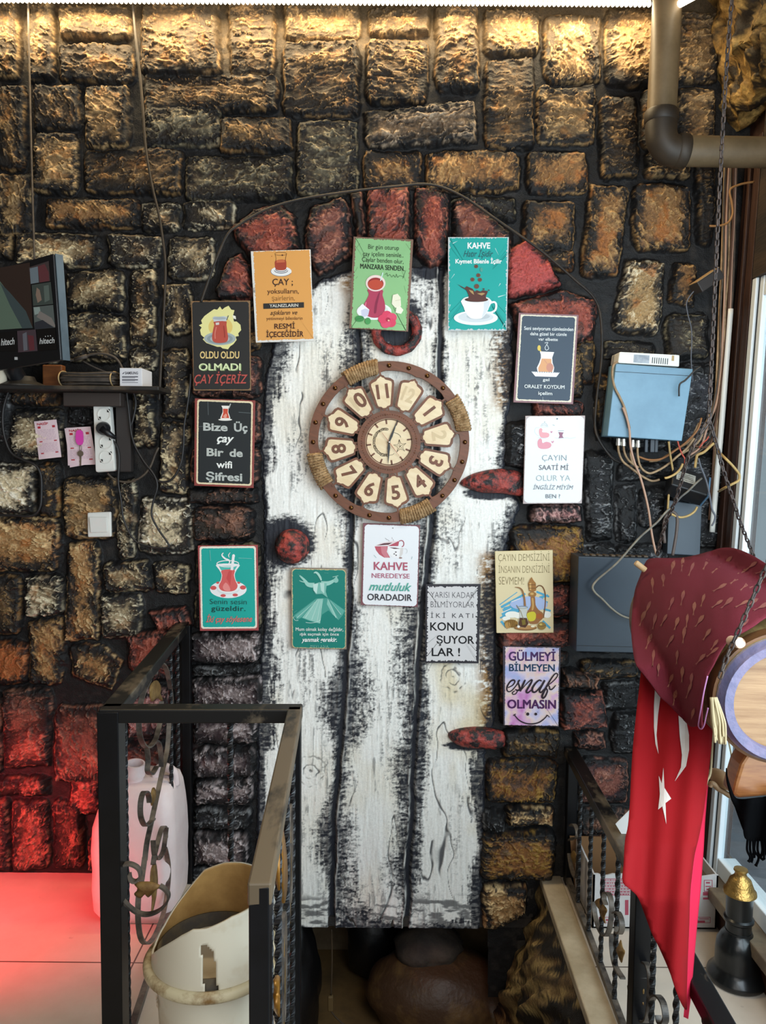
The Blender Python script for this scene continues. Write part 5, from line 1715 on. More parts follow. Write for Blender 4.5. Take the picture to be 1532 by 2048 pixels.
# ------------------------------------------------------------------ socket strip, notices, key, switch
WHT = pm('white_plastic', 'dfddd6', .35, spec=.5)
DGR = pm('dark_brown_case', '2c2624', .6)
q = [PY(*p, -.035) for p in ((193, 808), (226, 806), (237, 942), (198, 945))]
o = root('socket_strip', sum(q, Vector()) / 4, 'white four-way socket strip mounted upright under the shelf', 'socket strip')
MB().slab(q, (0, -.032, 0)).build('body', WHT, o, bevel=.007)
for k, (sx, sy) in enumerate(((208, 829), (212, 885), (212, 914))):
    c = PY(sx, sy, -.0675)
    sk = MB().lathe([(.021, -.002), (.021, .0015), (.0185, .0018), (.0175, -.006), (.001, -.0065)], c, (0, -1, 0), 28, False).build('socket', WHT, o, smooth=True, angle=30)
    mb = MB()
    for dx, dz in ((-.0095, .0095), (.0095, -.0095)):
        mb.lathe([(.0032, 0), (.0032, .0012)], c + Vector((dx * .75, .0045, dz * .75)), (0, -1, 0), 10)
    mb.box(c + Vector((.014, .002, .012)), (.008, .006, .010))
    mb.box(c + Vector((-.014, .002, -.012)), (.008, .006, .010))
    mb.lathe([(.0045, 0), (.0045, .001)], c + Vector((0, .0045, 0)), (0, -1, 0), 12)
    mb.build('contacts', pm('socket_hole', '2b2824', .6), sk)
c = PY(208, 857, -.068)
plug = root('plug', c, 'black plug pushed into the second outlet of the white socket strip', 'plug')
mb = MB().lathe([(.021, 0), (.021, .006), (.019, .018), (.016, .024)], c, (0, -1, 0), 24)
MB.build(mb, 'body', BLK, plug, smooth=True, angle=40)
mb = MB().tube([c + Vector((0, -.016, 0)), PY(218, 868, -.085), PY(231, 876, -.075)], [.013, .010, .006], 10)
mb.build('cord_grip', BLK, plug, smooth=True)
q = [PY(*p, -.03) for p in ((230, 806), (266, 812), (266, 900), (238, 945))]
solo(MB().slab([PY(237, 800, -.022), PY(266, 800, -.022), PY(268, 944, -.022), PY(240, 944, -.022)], (0, -.028, 0)), 'cable_box', DGR, 'dark brown box on the wall just right of the socket strip', 'box', bevel=.004)


def notice(quads, label, seed, head='NASİP'):
    P = [PY(*p, -.032 - .002 * seed) for p in quads[-1]]
    o = root('paper_notice', sum(P, Vector()) / 4, label, 'paper', 'price slips pinned under the shelf')
    for k, qd in enumerate(quads):
        Q = [PY(*p, -.032 - .002 * seed - .0012 * k) for p in qd]
        mb = MB()
        a, b_, c_, d_ = Q

        def fn(u, v):
            p = (a * (1 - u) + b_ * u) * (1 - v) + (d_ * (1 - u) + c_ * u) * v
            return p + Vector((0, -.004 * v * v - .002 * math.sin(u * 3), 0))
        mb.grid(fn, 6, 8)
        sheet = mb.build('sheet', pm('pinkish_paper', 'e6cdd0', .7, col2='dcc2c8', nscale=12), o, solid=.0004)
    def on(u, v):
        return fn(u, v) + Vector((0, -.0008, 0))
    mb = MB()
    vs, fs, a0, a1 = glyphs(head, .03)
    mb.add([on(.12 + .5 * (gx - a0) / (a1 - a0), .11 - .055 * gy / CAP) for gx, gy in vs], fs)
    for v0, v1 in ((.14, .20), (.53, .56), (.84, .87)):
        mb.add([on(.13, v0), on(.9, v0), on(.9, v1), on(.13, v1)], [(0, 1, 2, 3)])
    mb.build('red_print', ink('b2303e'), sheet)
    mb = MB()
    rr = random.Random(seed)
    for i in range(17):
        v = .24 + i * .036
        if abs(v - .545) < .03 or v > .82:
            continue
        x = .1
        while x < .85:
            w = rr.uniform(.04, .16)
            mb.add([on(x, v), on(min(x + w, .9), v), on(min(x + w, .9), v + .012), on(x, v + .012)], [(0, 1, 2, 3)])
            x += w + .03
    mb.build('fine_print', ink('c4a2b2'), sheet)
    return o


notice([[(68, 843), (113, 839), (124, 914), (79, 919)]], 'pink printed price slip on the wall, leftmost of the two', 1)
notice([[(129, 857), (180, 854), (193, 926), (141, 935)], [(132, 856), (181, 853), (194, 929), (137, 931)]], 'pink printed slips layered on the wall behind the hanging key', 2)
kc_ = PY(160, 885, -.046)
key = root('key', kc_, 'steel key with a bright pink tag hanging over the price slips', 'key')
mb = MB().slab(cr([PY(*p, -.044) for p in ((153, 864), (158, 860), (165, 862), (167, 870), (167, 884), (163, 890), (156, 889), (152, 880))], 3, True), (0, -.004, 0))
mb.build('tag', pm('pink_tag', 'd63fa6', .4), key, bevel=.001)
STEEL = pm('worn_steel', '8a7a6a', .35, metal=.8)
mb = MB().lathe([(.0095, 0), (.0095, .002)], PY(161, 907, -.044), (0, -1, 0), 20)
mb.slab([PY(*p, -.044) for p in ((159.5, 912), (163, 912), (162.5, 930), (161, 932), (159.5, 930), (160.3, 926), (159.2, 923), (160.3, 920))], (0, -.002, 0))
mb.build('blade', STEEL, key)
MB().tube(cr([PY(161 + 2.2 * math.cos(a), 896 + 6 * math.sin(a), -.045) for a in [i * math.pi / 5 for i in range(10)]], 3, True), .0008, 5, True).build('ring', STEEL, key)
q = [PY(*p, -.03) for p in ((177, 1025), (224, 1023), (225, 1073), (178, 1074))]
o = root('light_switch', sum(q, Vector()) / 4, 'square white rocker light switch on the stone wall', 'switch')
MB().slab(q, (0, -.012, 0)).build('frame', WHT, o, bevel=.004)
q = [PY(*p, -.042) for p in ((180, 1034), (215, 1034), (216, 1064), (182, 1065))]
mb = MB().slab(q, (0, -.005, 0))
for i in (4, 5):
    mb.v[i].y -= .003
mb.build('rocker', WHT, o, bevel=.0015)

# ------------------------------------------------------------------ cables on the left half of the wall
CBLK = pm('black_cable', '1d1a1a', .5, col2='3a322c', nscale=40, nlo=.55, nhi=.8)
CTAN = pm('tan_cable', 'a88a66', .55, col2='7e6448', nscale=30)
CGRY = pm('grey_brown_cable', '54483a', .6, col2='3a312a', nscale=30)


def cable(pts, r, mat, label, y=-.045, z=None, group=None, sm=5, cat='cable', name='cable'):
    P = []
    for p in pts:
        q = (p[0], p[1])
        yy = p[2] if len(p) > 2 else y
        if z:
            q = (z[0] + q[0] * z[2], z[1] + q[1] * z[2])
        P.append(PY(q[0], q[1], yy))
    return solo(MB().tube(cr(P, sm), r, 8), name, mat, label, cat, group, smooth=True)


cable([(56, -15), (58, 100), (60, 200), (63, 320), (66, 430), (69, 520)], .0034, CGRY, 'thin grey brown cable running straight down the wall to the monitor', -.055)
cable([(264, -15), (270, 60), (280, 150), (286, 220), (292, 300), (305, 375), (318, 430), (327, 490), (331, 540), (328, 620), (324, 690), (320, 770), (318, 800, -.04)], .0040, pm('dark_brown_cable', '221b15', .6, col2='463828', nscale=9, nlo=.4, nhi=.8), 'dark cable running from the ceiling down past the shelf end', -.045)
cable([(402, 604), (412, 575), (432, 520), (455, 470), (475, 452), (530, 420), (600, 399), (700, 383), (800, 372), (860, 369), (920, 390), (1000, 444), (1080, 500), (1150, 560), (1188, 596), (1202, 640), (1203, 720), (1194, 790), (1190, 850), (1198, 880), (1222, 914), (1240, 925)], .0040, pm('dusty_arch_cable', '1b1613', .6, col2='4a3a28', nscale=12, nlo=.45, nhi=.8), 'dark cable draped along the top of the red brick arch', -.066)
Z5 = (0, 780, 400 / 1532)
cable([(825, 640), (860, 672), (910, 698), (1000, 702), (1090, 660), (1150, 590), (1190, 490), (1215, 440)], .0035, CGRY, 'grey lead of the white socket strip curving up to the right', -.05, Z5)
cable([(855, 375), (890, 420), (910, 490), (912, 580), (905, 700), (928, 850), (950, 1000), (1030, 1150), (1150, 1200), (1270, 1212), (1290, 1180), (1215, 1070), (1162, 960), (1175, 850), (1205, 740), (1180, 650), (1100, 545), (1035, 430), (1005, 330), (990, 200), (965, -20)], .0034, CBLK, 'black plug lead looping down below the socket strip', -.058, Z5)
cable([(1005, -20), (1040, 90), (1020, 220), (1000, 300), (1030, 420), (1110, 570), (1190, 680), (1260, 705), (1330, 670), (1385, 560), (1405, 430), (1410, 280), (1435, 120), (1455, -30), (1462, -120)], .0036, CBLK, 'black cable sagging in a wide loop right of the socket strip', -.048, Z5)
cable([(75, -20), (30, 120), (20, 240), (35, 360), (85, 480), (180, 535), (270, 575), (312, 650), (318, 780), (305, 905), (240, 965), (120, 962), (-60, 958)], .0042, CBLK, 'black cable curling round the stones below the left end of the shelf', -.04, Z5)

# ------------------------------------------------------------------ black iron railings
IRON = pm('black_painted_iron', '070708', .38, col2='0d0d10', nscale=12, spec=.28)
WORN = pm('worn_black_handrail', '0a0909', .40, col2='6a5d4c', nscale=9, nlo=.52, nhi=.68, spec=.5, stretch=(1, .5, 1))
WORN.node_tree.nodes['Principled BSDF'].inputs['Specular IOR Level'].default_value = .35
WORN2 = pm('brown_worn_handrail', '5e503e', .42, col2='14110f', nscale=11, nlo=.50, nhi=.60, spec=.4, stretch=(1, .35, 1))
TWIST = pm('twisted_iron', '0c0c0f', .45, spec=.5)
STRAP = pm('dusty_scroll_iron', '2a2624', .5, col2='6a6056', nscale=18, nlo=.38, nhi=.62)
LEAF = pm('antique_gold_leaf', '6a4c24', .5, metal=.3, col2='8e7040', nscale=30)


def twisted(p0, p1, w=.0095, turns=None):
    p0, p1 = Vector(p0), Vector(p1)
    L = (p1 - p0).length
    n = max(8, int(L / .006))
    turns = turns or L / .052
    loops = []
    for i in range(n + 1):
        t = i / n
        a = t * turns * 2 * math.pi * .5
        p = p0.lerp(p1, t)
        loops.append([p + Vector((math.cos(a + k * math.pi / 2), math.sin(a + k * math.pi / 2), 0)) * w * .7071 for k in range(4)])
    return MB().rings(loops)


def strap(pts, nrm, w=.014, th=.0045):
    P = cr(pts, 6)
    nrm = Vector(nrm).normalized()
    loops = []
    for i, p in enumerate(P):
        t = (P[min(i + 1, len(P) - 1)] - P[max(i - 1, 0)]).normalized()
        b = nrm.cross(t).normalized()
        loops.append([p + nrm * (w / 2) + b * (th / 2), p - nrm * (w / 2) + b * (th / 2), p - nrm * (w / 2) - b * (th / 2), p + nrm * (w / 2) - b * (th / 2)])
    return MB().rings(loops)


def leaf(poly, nrm, th=.004):
    nrm = Vector(nrm).normalized()
    c = sum(poly, Vector()) / len(poly)
    mb = MB()
    P = cr(poly, 3, True)
    loops = []
    for k, (s_, o) in enumerate(((1, -th / 2), (1, 0), (.7, th * .9), (.25, th * 1.6))):
        loops.append([c + (p - c) * s_ + nrm * o for p in P])
    return mb.rings(loops)


W_ = PZ(366, 1242, ZH)
W_.y = min(W_.y, -.02)
rail = root('stair_railing', (A_.x, A_.y, 0), 'black iron guard railing with twisted bars and scrolls on the left of the stairs', 'railing')
HB_, HH_ = .042, .03
dz = Vector((0, 0, HH_ / 2))
MB().bar(W_ - dz, A_ - dz, HB_, HH_).build('handrail', WORN, rail, bevel=.003)
MB().bar(A_ - dz - Vector((.02, 0, 0)), B_ - dz + Vector((.015, 0, 0)), .042, HH_).build('handrail', WORN, rail, bevel=.003)
MB().bar(B_ - dz, C_ - dz + (C_ - B_).normalized() * .013, .030, HH_).build('handrail', WORN2, rail, bevel=.003)
for p, w, nm in ((A_, .045, 'post'), (B_, .026, 'post'), (C_, .026, 'post'), (Vector((PY(376, 1500, -.045).x, -.050, 0)), .028, 'post')):
    MB().box((p.x, p.y, (ZH - .004) / 2), (w, w, ZH - .006)).build(nm, IRON, rail, bevel=.002)
z0 = Vector((0, 0, .035))
fl_ = lambda p: Vector((p.x, p.y, 0))
MB().bar(fl_(W_) + z0, fl_(A_) + z0, .016, .016).build('bottom_bar', STRAP, rail)
MB().bar(fl_(A_) + z0, fl_(B_) + z0, .016, .016).build('bottom_bar', IRON, rail)
MB().bar(fl_(B_) + z0, fl_(C_) + z0, .016, .016).build('bottom_bar', IRON, rail)
dWA = (W_ - A_)
nWA = dWA.cross(Vector((0, 0, 1))).normalized()
nAB = Vector((0, -1, 0))
nBC = (C_ - B_).cross(Vector((0, 0, 1))).normalized()


def bal(px, p0, n_):
    p = PP(px, 1600, p0, n_)
    twisted((p.x, p.y, .035), (p.x, p.y, ZH - HH_)).build('baluster', TWIST, rail)


for px in (251, 343, 357):
    bal(px, A_, nWA)
bal(461, A_, nAB)
for t in (.13, .36, .62, .84):
    p = B_.lerp(C_, t)
    twisted((p.x, p.y, .035), (p.x, p.y, ZH - HH_)).build('baluster', TWIST, rail)
ZA, ZB_ = (150, 1220, 500 / 1532), (150, 1600, 500 / 1532)


def zp(z, pts, p0, n_):
    return [PP(z[0] + x * z[2], z[1] + y * z[2], p0, n_) for x, y in pts]


for z, pts in ((ZA, [(492, 395), (500, 352), (530, 326), (562, 370), (582, 470), (592, 560), (592, 640)]),
               (ZA, [(455, 430), (415, 520), (392, 650), (400, 780), (440, 842), (490, 800), (520, 690), (530, 560)]),
               (ZA, [(440, 845), (448, 920), (444, 985), (470, 1005), (500, 960)]), (ZA, [(490, 800), (515, 820), (526, 890), (528, 960)]),
               (ZA, [(578, 660), (566, 850), (530, 1010), (500, 1150), (470, 1290), (440, 1430), (428, 1535)]),
               (ZA, [(456, 1178), (446, 1125), (420, 1118), (402, 1180), (404, 1270), (434, 1322), (480, 1280)]),
               (ZA, [(556, 1395), (552, 1335), (532, 1338), (505, 1430), (488, 1500), (478, 1560)]),
               (ZB_, [(478, 250), (486, 330), (505, 364), (538, 320), (552, 240), (560, 170)]),
               (ZB_, [(428, 350), (410, 480), (388, 610), (388, 750), (405, 850), (442, 880), (490, 830), (540, 700), (566, 560), (575, 420), (556, 310), (545, 290)])):
    strap(zp(z, pts, A_, nWA), nWA, .013).build('scroll', STRAP, rail)
for z, pts in ((ZA, [(460, 470), (500, 430), (528, 470), (520, 520), (540, 560), (505, 540), (470, 560)]), (ZB_, [(470, 420), (495, 380), (508, 470), (500, 560), (490, 640), (470, 700), (475, 600), (464, 500)]),
               (ZA, [(478, 1090), (494, 1100), (486, 1170), (470, 1200), (466, 1140)])):
    leaf(zp(z, pts, A_, nWA), nWA).build('leaf', LEAF, rail, smooth=True)
strap(zp(ZB_, [(334, 452), (342, 488), (372, 498), (400, 466), (392, 424), (362, 400), (320, 390), (275, 410), (249, 455), (255, 530), (288, 604), (345, 664), (402, 696), (462, 698), (522, 672), (566, 622), (574, 580), (550, 545), (520, 525)], A_, nAB), nAB, .014).build('scroll', STRAP, rail)
leaf(zp(ZB_, [(362, 512), (420, 502), (480, 506), (535, 534), (505, 542), (478, 572), (448, 598), (428, 580), (404, 602), (376, 594), (362, 574), (385, 548)], A_, nAB), nAB).build('leaf', LEAF, rail, smooth=True)
mir = [(2 * 461 - (150 + x * ZB_[2]), 1600 + y * ZB_[2]) for x, y in [(334, 452), (342, 488), (372, 498), (400, 466), (392, 424), (362, 400), (320, 390), (275, 410), (249, 455), (255, 530), (288, 604), (345, 664), (402, 696), (462, 698), (522, 672), (566, 622)]]
# scrolls and leaves of the short run towards the camera
for t0, t1, zz, nm in ((.20, .34, .62, 'a'), (.40, .60, .50, 'b'), (.66, .82, .36, 'c')):
    u = (C_ - B_)
    c = B_ + u * ((t0 + t1) / 2)
    ul = u.normalized()
    pts = [Vector((c.x, c.y, 0)) + ul * (.055 * math.cos(a) * (1 - i / 40)) + Vector((0, 0, zz + .12 * math.sin(a) * (1 - i / 60))) for i, a in enumerate([k * .35 - 1.2 for k in range(24)])]
    strap(pts, nBC, .012).build('scroll', STRAP, rail)
    q = Vector((c.x, c.y, zz - .03))
    leaf([q + ul * a + Vector((0, 0, b)) for a, b in ((0, -.10), (.012, -.05), (.03, 0), (.014, .05), (.004, .11), (-.012, .05), (-.03, 0), (-.012, -.05))], nBC, .008).build('leaf', LEAF, rail, smooth=True)

for pts in ([(561, 1655), (569, 1700), (572, 1760), (566, 1806), (557, 1790), (553, 1740), (556, 1690)], [(552, 1950), (560, 1965), (557, 1990), (561, 2010), (556, 2034), (549, 2010), (551, 1985), (547, 1968)]):
    leaf([PP(x, y, B_, nBC) for x, y in pts], nBC, .007).build('leaf', pm('bright_gold_leaf', '9a6a24', .4, metal=.5, col2='7a5018', nscale=30), rail, smooth=True)

# right railing, low and close to the marble edge
ZR = PY(1137, 1492, -.03).z
R0, R1 = PY(1140, 1492, -.03), PZ(1428, 2008, ZR)
R0.z = ZR
rd = (R1 - R0).normalized()
R2 = R0 + rd * (R1 - R0).length * 1.9
nR = rd.cross(Vector((0, 0, 1))).normalized()
rail2 = root('stair_railing', (R0.x, R0.y, 0), 'low black iron railing with gold leaf scrolls on the right of the stairs', 'railing')
MB().bar(R0 - dz, R2 - dz, .040, HH_).build('handrail', WORN, rail2, bevel=.003)
b0, b2 = Vector((R0.x, R0.y, .022)), Vector((R2.x, R2.y, .022))
MB().bar(b0, b2, .015, .018).build('bottom_bar', STRAP, rail2)
MB().box((R0.x + .005, R0.y - .012, ZR / 2), (.032, .032, ZR - .01)).build('post', IRON, rail2, bevel=.002)
pp_ = PZ(1284, 1757, ZR)
MB().box((pp_.x, pp_.y, (ZR - .004) / 2), (.038, .038, ZR - .006)).build('post', IRON, rail2, bevel=.002)
pq = R2 - rd * .05
MB().box((pq.x, pq.y, (ZR - .004) / 2), (.038, .038, ZR - .006)).build('post', IRON, rail2, bevel=.002)
bx = [PZ(x, y, .022) for x, y in ((1131, 1809), (1152, 1865), (1180, 1931), (1211, 2003))]
ds = [(p - b0).dot(rd) for p in bx]
step = (ds[-1] - ds[0]) / 3
for k in range(10):
    d_ = ds[0] + step * k
    q = b0 + rd * d_
    if (q - Vector((pp_.x, pp_.y, .022))).length < .04 or d_ > (R2 - R0).length - .08:
        continue
    twisted((q.x, q.y, .022), (q.x, q.y, ZR - HH_)).build('baluster', TWIST, rail2)
Z6, Z7 = (1080, 1620, 452 / 1532), (880, 1450, 400 / 1532)
for z, pts in ((Z6, [(446, 640), (434, 602), (440, 566), (464, 566), (482, 612), (486, 690), (474, 790), (452, 848), (420, 838), (388, 770), (370, 690), (366, 622)]),
               (Z6, [(502, 700), (530, 696), (552, 744), (556, 800), (542, 836), (524, 828), (522, 790)]), (Z6, [(486, 840), (488, 940), (508, 1050), (562, 1142)]),
               (Z6, [(700, 1142), (692, 1092), (682, 1052), (694, 1030), (730, 1052), (748, 1122), (746, 1250), (736, 1380), (714, 1434), (680, 1420), (640, 1340), (616, 1244), (610, 1190)]),
               (Z6, [(752, 1300), (772, 1266), (802, 1262), (836, 1312), (852, 1400), (842, 1442), (812, 1440), (800, 1392)]),
               (Z7, [(1002, 772), (1026, 762), (1050, 802), (1050, 858), (1010, 872), (986, 902), (990, 1000), (1010, 1108), (1040, 1168), (1054, 1120), (1060, 1000)]),
               (Z7, [(882, 800), (902, 880), (936, 940), (960, 890), (966, 740), (962, 662), (940, 690)])):
    strap(zp(z, pts, R0, nR), nR, .013).build('scroll', STRAP, rail2)
for z, pts in ((Z6, [(370, 622), (405, 598), (428, 640), (452, 680), (436, 720), (440, 770), (415, 720), (400, 660)]), (Z6, [(515, 945), (535, 910), (545, 880), (556, 930), (572, 960), (560, 1000), (550, 1036), (535, 1000)]),
               (Z6, [(615, 1175), (660, 1150), (690, 1190), (702, 1230), (692, 1270), (698, 1322), (668, 1260), (650, 1200)]), (Z7, [(1000, 1000), (1020, 960), (1040, 990), (1044, 1030), (1026, 1060)])):
    leaf(zp(z, pts, R0, nR), nR).build('leaf', LEAF, rail2, smooth=True)

# ------------------------------------------------------------------ broken white bin
BC0 = Vector((-.3145, -D + 1.405, 0))
RX, RY = .120, .116
zr = CAM.z - (1952 - 917) / F_PX * 1.405
BINM = pm('dirty_white_bin', 'cfc6b2', .45, col2='a88a5c', nscale=6, nlo=.52, nhi=.80, spec=.4)
BRIM = pm('grimy_bin_rim', 'c4b694', .5, col2='7a5a2e', nscale=22, nlo=.45, nhi=.66)
bin_ = root('waste_bin', BC0, 'dirty white plastic bin with a broken slanting hood in the railing corner', 'bin')
MB().lathe([(.080, 0), (.088, .004), (.096, zr * .5), (.106, zr - .03), (.108, zr)], BC0, (0, 0, 1), 48).build('body', BINM, bin_, smooth=True, angle=50)
mb = MB()
mb.tube([BC0 + Vector((RX * math.cos(a) * 1.0, RY * math.sin(a), zr + .002)) for a in [i * 2 * math.pi / 60 for i in range(60)]], .0105, 10, True)
mb.build('rim', BRIM, bin_, smooth=True)


def px_of(p):
    v = CAM_R.transposed() @ (p - CAM)
    return 766 + F_PX * v.x / -v.z, 1024 - F_PX * v.y / -v.z


th_ = [0, 40, 70, 90, 112, 135, 160, 180, 200, 225, 250, 262, 275, 300, 330, 360]
tz_ = [.140, .138, .136, .132, .120, .078, .040, .022, .028, .068, .104, .118, .120, .134, .138, .140]
gash = [(402, 1893), (413, 1891), (427, 1906), (431, 1930), (438, 2003), (441, 2013), (411, 2011), (406, 1960)]
NT, NZ_ = 180, 26
vs, keep = [], []
for j in range(NZ_ + 1):
    for i in range(NT):
        a = 360 * i / NT
        ztop = float(np.interp(a, th_, tz_))
        f = j / NZ_
        sh_ = 1 - .10 * f * ztop / .15
        vs.append(BC0 + Vector((RX * .965 * sh_ * math.cos(math.radians(a)), RY * .965 * sh_ * math.sin(math.radians(a)), zr + ztop * f)))
fs = []
for j in range(NZ_):
    for i in range(NT):
        i2 = (i + 1) % NT
        q = (j * NT + i, j * NT + i2, (j + 1) * NT + i2, (j + 1) * NT + i)
        a = 360 * i / NT
        c = sum((vs[k] for k in q), Vector()) / 4
        if 190 < a < 350:
            x, y = px_of(c)
            if float(poly_sdf(np.array([x]), np.array([y]), gash)[0]) > 0:
                continue
        fs.append(q)
hood = MB().add(vs, fs).build('hood', [BINM, pm('grimy_bin_inside', 'b8935a', .5, col2='8a6636', nscale=9, nlo=.4, nhi=.75)], bin_, smooth=True, solid=.004)
hood.data.polygons.foreach_set('material_index', [0] * len(hood.data.polygons))
hood.modifiers['thickness'].offset = -1
hood.modifiers['thickness'].material_offset = 1
DKL = pm('dark_bin_liner', '3a332a', .7, col2='57492f', nscale=14)
MB().lathe([(.100, zr - .12), (.103, zr + .028)], BC0, (0, 0, 1), 48, False).build('liner', DKL, bin_, smooth=True, solid=.003)
MB().lathe([(.098, zr - .122), (.098, zr - .118)], BC0, (0, 0, 1), 48).build('rubbish', DKL, bin_)
mb = MB()
vs, fs, a0, a1 = glyphs('PEN', .02)
for k, (gx, gy) in enumerate(vs):
    u = (gx - a0) / (a1 - a0)
    a = math.radians(203 + 12 * u)
    vs[k] = BC0 + Vector((.1072 * math.cos(a), .1072 * math.sin(a), zr - .062 + .018 * gy / CAP))
mb.add(vs, fs)
mb.build('faded_lettering', pm('faded_ink', 'a88f6c', .6), bin_)

# ------------------------------------------------------------------ jerrycan
JM = pm('translucent_jerrycan', 'e2d3d2', .42, col2='d6c4c4', nscale=5, sss=.35, spec=.4)
jc = root('jerrycan', (-.71, -.20, 0), 'pinkish translucent plastic jerrycan on the floor behind the left railing', 'jerrycan')


def rrect(x0, x1, y0, y1, z, r, n=6, pinch=0):
    out = []
    for cx, cy, a in ((x1 - r, y1 - r, 0), (x0 + r, y1 - r, 90), (x0 + r, y0 + r, 180), (x1 - r, y0 + r, 270)):
        for i in range(n + 1):
            t = math.radians(a + 90 * i / n)
            out.append(Vector((cx + r * math.cos(t), cy + r * math.sin(t), z)))
    return out


S = [(0, -.79, -.63, -.265, -.12, .03), (.006, -.815, -.605, -.285, -.10, .04), (.04, -.833, -.588, -.302, -.086, .045), (.10, -.836, -.585, -.306, -.084, .045), (.16, -.834, -.586, -.304, -.085, .045), (.22, -.837, -.584, -.306, -.083, .045),
     (.29, -.832, -.586, -.303, -.086, .045), (.34, -.818, -.590, -.295, -.09, .045), (.385, -.790, -.596, -.282, -.098, .04), (.41, -.765, -.604, -.268, -.108, .035), (.418, -.745, -.62, -.255, -.12, .03)]
jl, jr = PY(173, 1700, -.30).x, PY(346, 1700, -.30).x
jx = lambda x: jl + (x + .837) / (.837 - .584) * (jr - jl)
MB().rings([rrect(jx(a), jx(b), c, d, z, r) for z, a, b, c, d, r in S]).build('body', JM, jc, smooth=True)
nk_ = Vector((PY(268, 1550, -.225).x, -.225, .414))
MB().lathe([(.027, -.01), (.027, .018), (.031, .02), (.031, .034), (.028, .040), (.028, .058), (.0235, .058), (.0235, .02)], nk_, (.12, -.12, 1), 28, False).build('neck', JM, jc, smooth=True, angle=40)
MB().tube(cr([Vector((jx(-.665), -.2, .40)), Vector((jx(-.655), -.2, .440)), Vector((jx(-.63), -.2, .446)), Vector((jx(-.607), -.2, .43)), Vector((jx(-.602), -.2, .39))], 5), .013, 10).build('handle', JM, jc, smooth=True)
c = PY(240, 1652, -.3065)
MB().slab([c + Vector((.017 * math.cos(math.radians(60 * k + 30)), 0, .019 * math.sin(math.radians(60 * k + 30)))) for k in range(6)], (0, .003, 0)).build('hexagon_mark', pm('faded_red_mark', 'a85a62', .5), jc)

# ------------------------------------------------------------------ things in the dark niche under the door
def lump(name, c, r, mat, label, cat, seed, amp=.12, flat=.5, top=None):
    c = Vector(c)
    mb = MB()
    n, m = 40, 26
    vs = []
    for j in range(m + 1):
        ph = math.pi * j / m
        for i in range(n):
            a = 2 * math.pi * i / n
            d = Vector((math.sin(ph) * math.cos(a), math.sin(ph) * math.sin(a), math.cos(ph)))
            k = 1 + amp * n3(d * 1.0 + Vector((seed, 0, 0)), 1.6, seed) + amp * .4 * n3(d + Vector((0, seed, 0)), 5, seed + 1)
            p = Vector((d.x * r[0], d.y * r[1], d.z * r[2])) * k
            if top:
                p = Vector((p.x * (1 - top * max(0, d.z)), p.y * (1 - top * max(0, d.z)), p.z))
            p.z = max(p.z, -r[2] * flat)
            vs.append(c + p)
    fs = [(j * n + i, j * n + (i + 1) % n, (j + 1) * n + (i + 1) % n, (j + 1) * n + i) for j in range(m) for i in range(n)]
    mb.add(vs, fs)
    bm_ = mb
    return solo(bm_, name, mat, label, cat, smooth=True)


BAG = pm('black_bin_bag', '100f10', .4, bump=.5, bscale=14)
lump('black_bag', (PY(588, 1950, .10).x, .14, NZ + .16), (.095, .13, .30), BAG, 'tall black plastic bag on the left of the dark niche under the door', 'bag', 3, .16, .52, .25)
lump('leather_sack', (PY(878, 2010, .16).x, .16, NZ + .10), (.26, .17, .155), pm('brown_leather', '4a3220', .5, col2='7a5c34', nscale=7, nlo=.5, nhi=.75, bump=.3), 'bulky brown leather sack on the niche floor under the door', 'sack', 8, .10, .62)
lump('dark_cushion', (PY(855, 1950, .2).x, .19, NZ + .265), (.125, .11, .09), pm('dark_brown_cloth', '2e2620', .8, col2='463a30', nscale=12, bump=.4), 'dark cushion lying on top of the brown leather sack', 'cushion', 15, .14, .75, .5)
lump('black_cloth_heap', (PY(745, 1930, .36).x, .40, NZ + .19), (.10, .08, .23), BAG, 'heap of black cloth standing behind the brown leather sack', 'cloth', 21, .18, .75, .7)
cordm = pm('brown_flex', '4a3a28', .6)
sw_ = root('inline_switch', PY(661, 2006, .06), 'brown cord with an inline rocker switch hanging under the door', 'switch')
MB().tube(cr([PY(663, 1858, .06), PY(664, 1920, .06), PY(662, 1990, .06)], 6), .003, 6).build('cord', cordm, sw_, smooth=True)
MB().box(PY(661, 2006, .06), (.020, .016, .056)).build('switch_body', pm('brown_switch_body', '6a5434', .5), sw_, bevel=.005)
MB().tube(cr([PY(662, 2022, .06), PY(672, 2035, .06), PY(690, 2050, .06), PY(720, 2062, .06)], 6), .003, 6).build('cord', cordm, sw_, smooth=True)

# ------------------------------------------------------------------ drain pipe in the upper right corner
PIPE = pm('tan_pipe', '7a674c', .5, col2='54462f', nscale=5, nlo=.4, nhi=.7)
PIPED = pm('dusty_dark_pipe_fitting', '3a2f22', .55, col2='2a221a', nscale=8)
YP = -.22
pv0, pv1 = PY(1337, -40, YP), PY(1323, 232, YP)
ph0 = PY(1362, 302, YP)
ph1 = Vector((1.20, YP, PY(1532, 306, YP).z))
pipe = root('drain_pipe', pv1, 'tan drain pipe coming down from the ceiling and turning right at an elbow', 'pipe')
MB().tube([pv0, pv0.lerp(pv1, .5), pv1], .0405, 28).build('vertical_pipe', PIPE, pipe, smooth=True, angle=60)
MB().tube([ph0, ph0.lerp(ph1, .5), ph1], .0415, 28).build('horizontal_pipe', PIPE, pipe, smooth=True, angle=60)
el = cr([PY(1323, 238, YP), PY(1322, 262, YP), PY(1326, 284, YP), PY(1340, 299, YP), PY(1364, 302, YP)], 6)
MB().tube(el, .0435, 28).build('elbow', PIPED, pipe, smooth=True, angle=60)
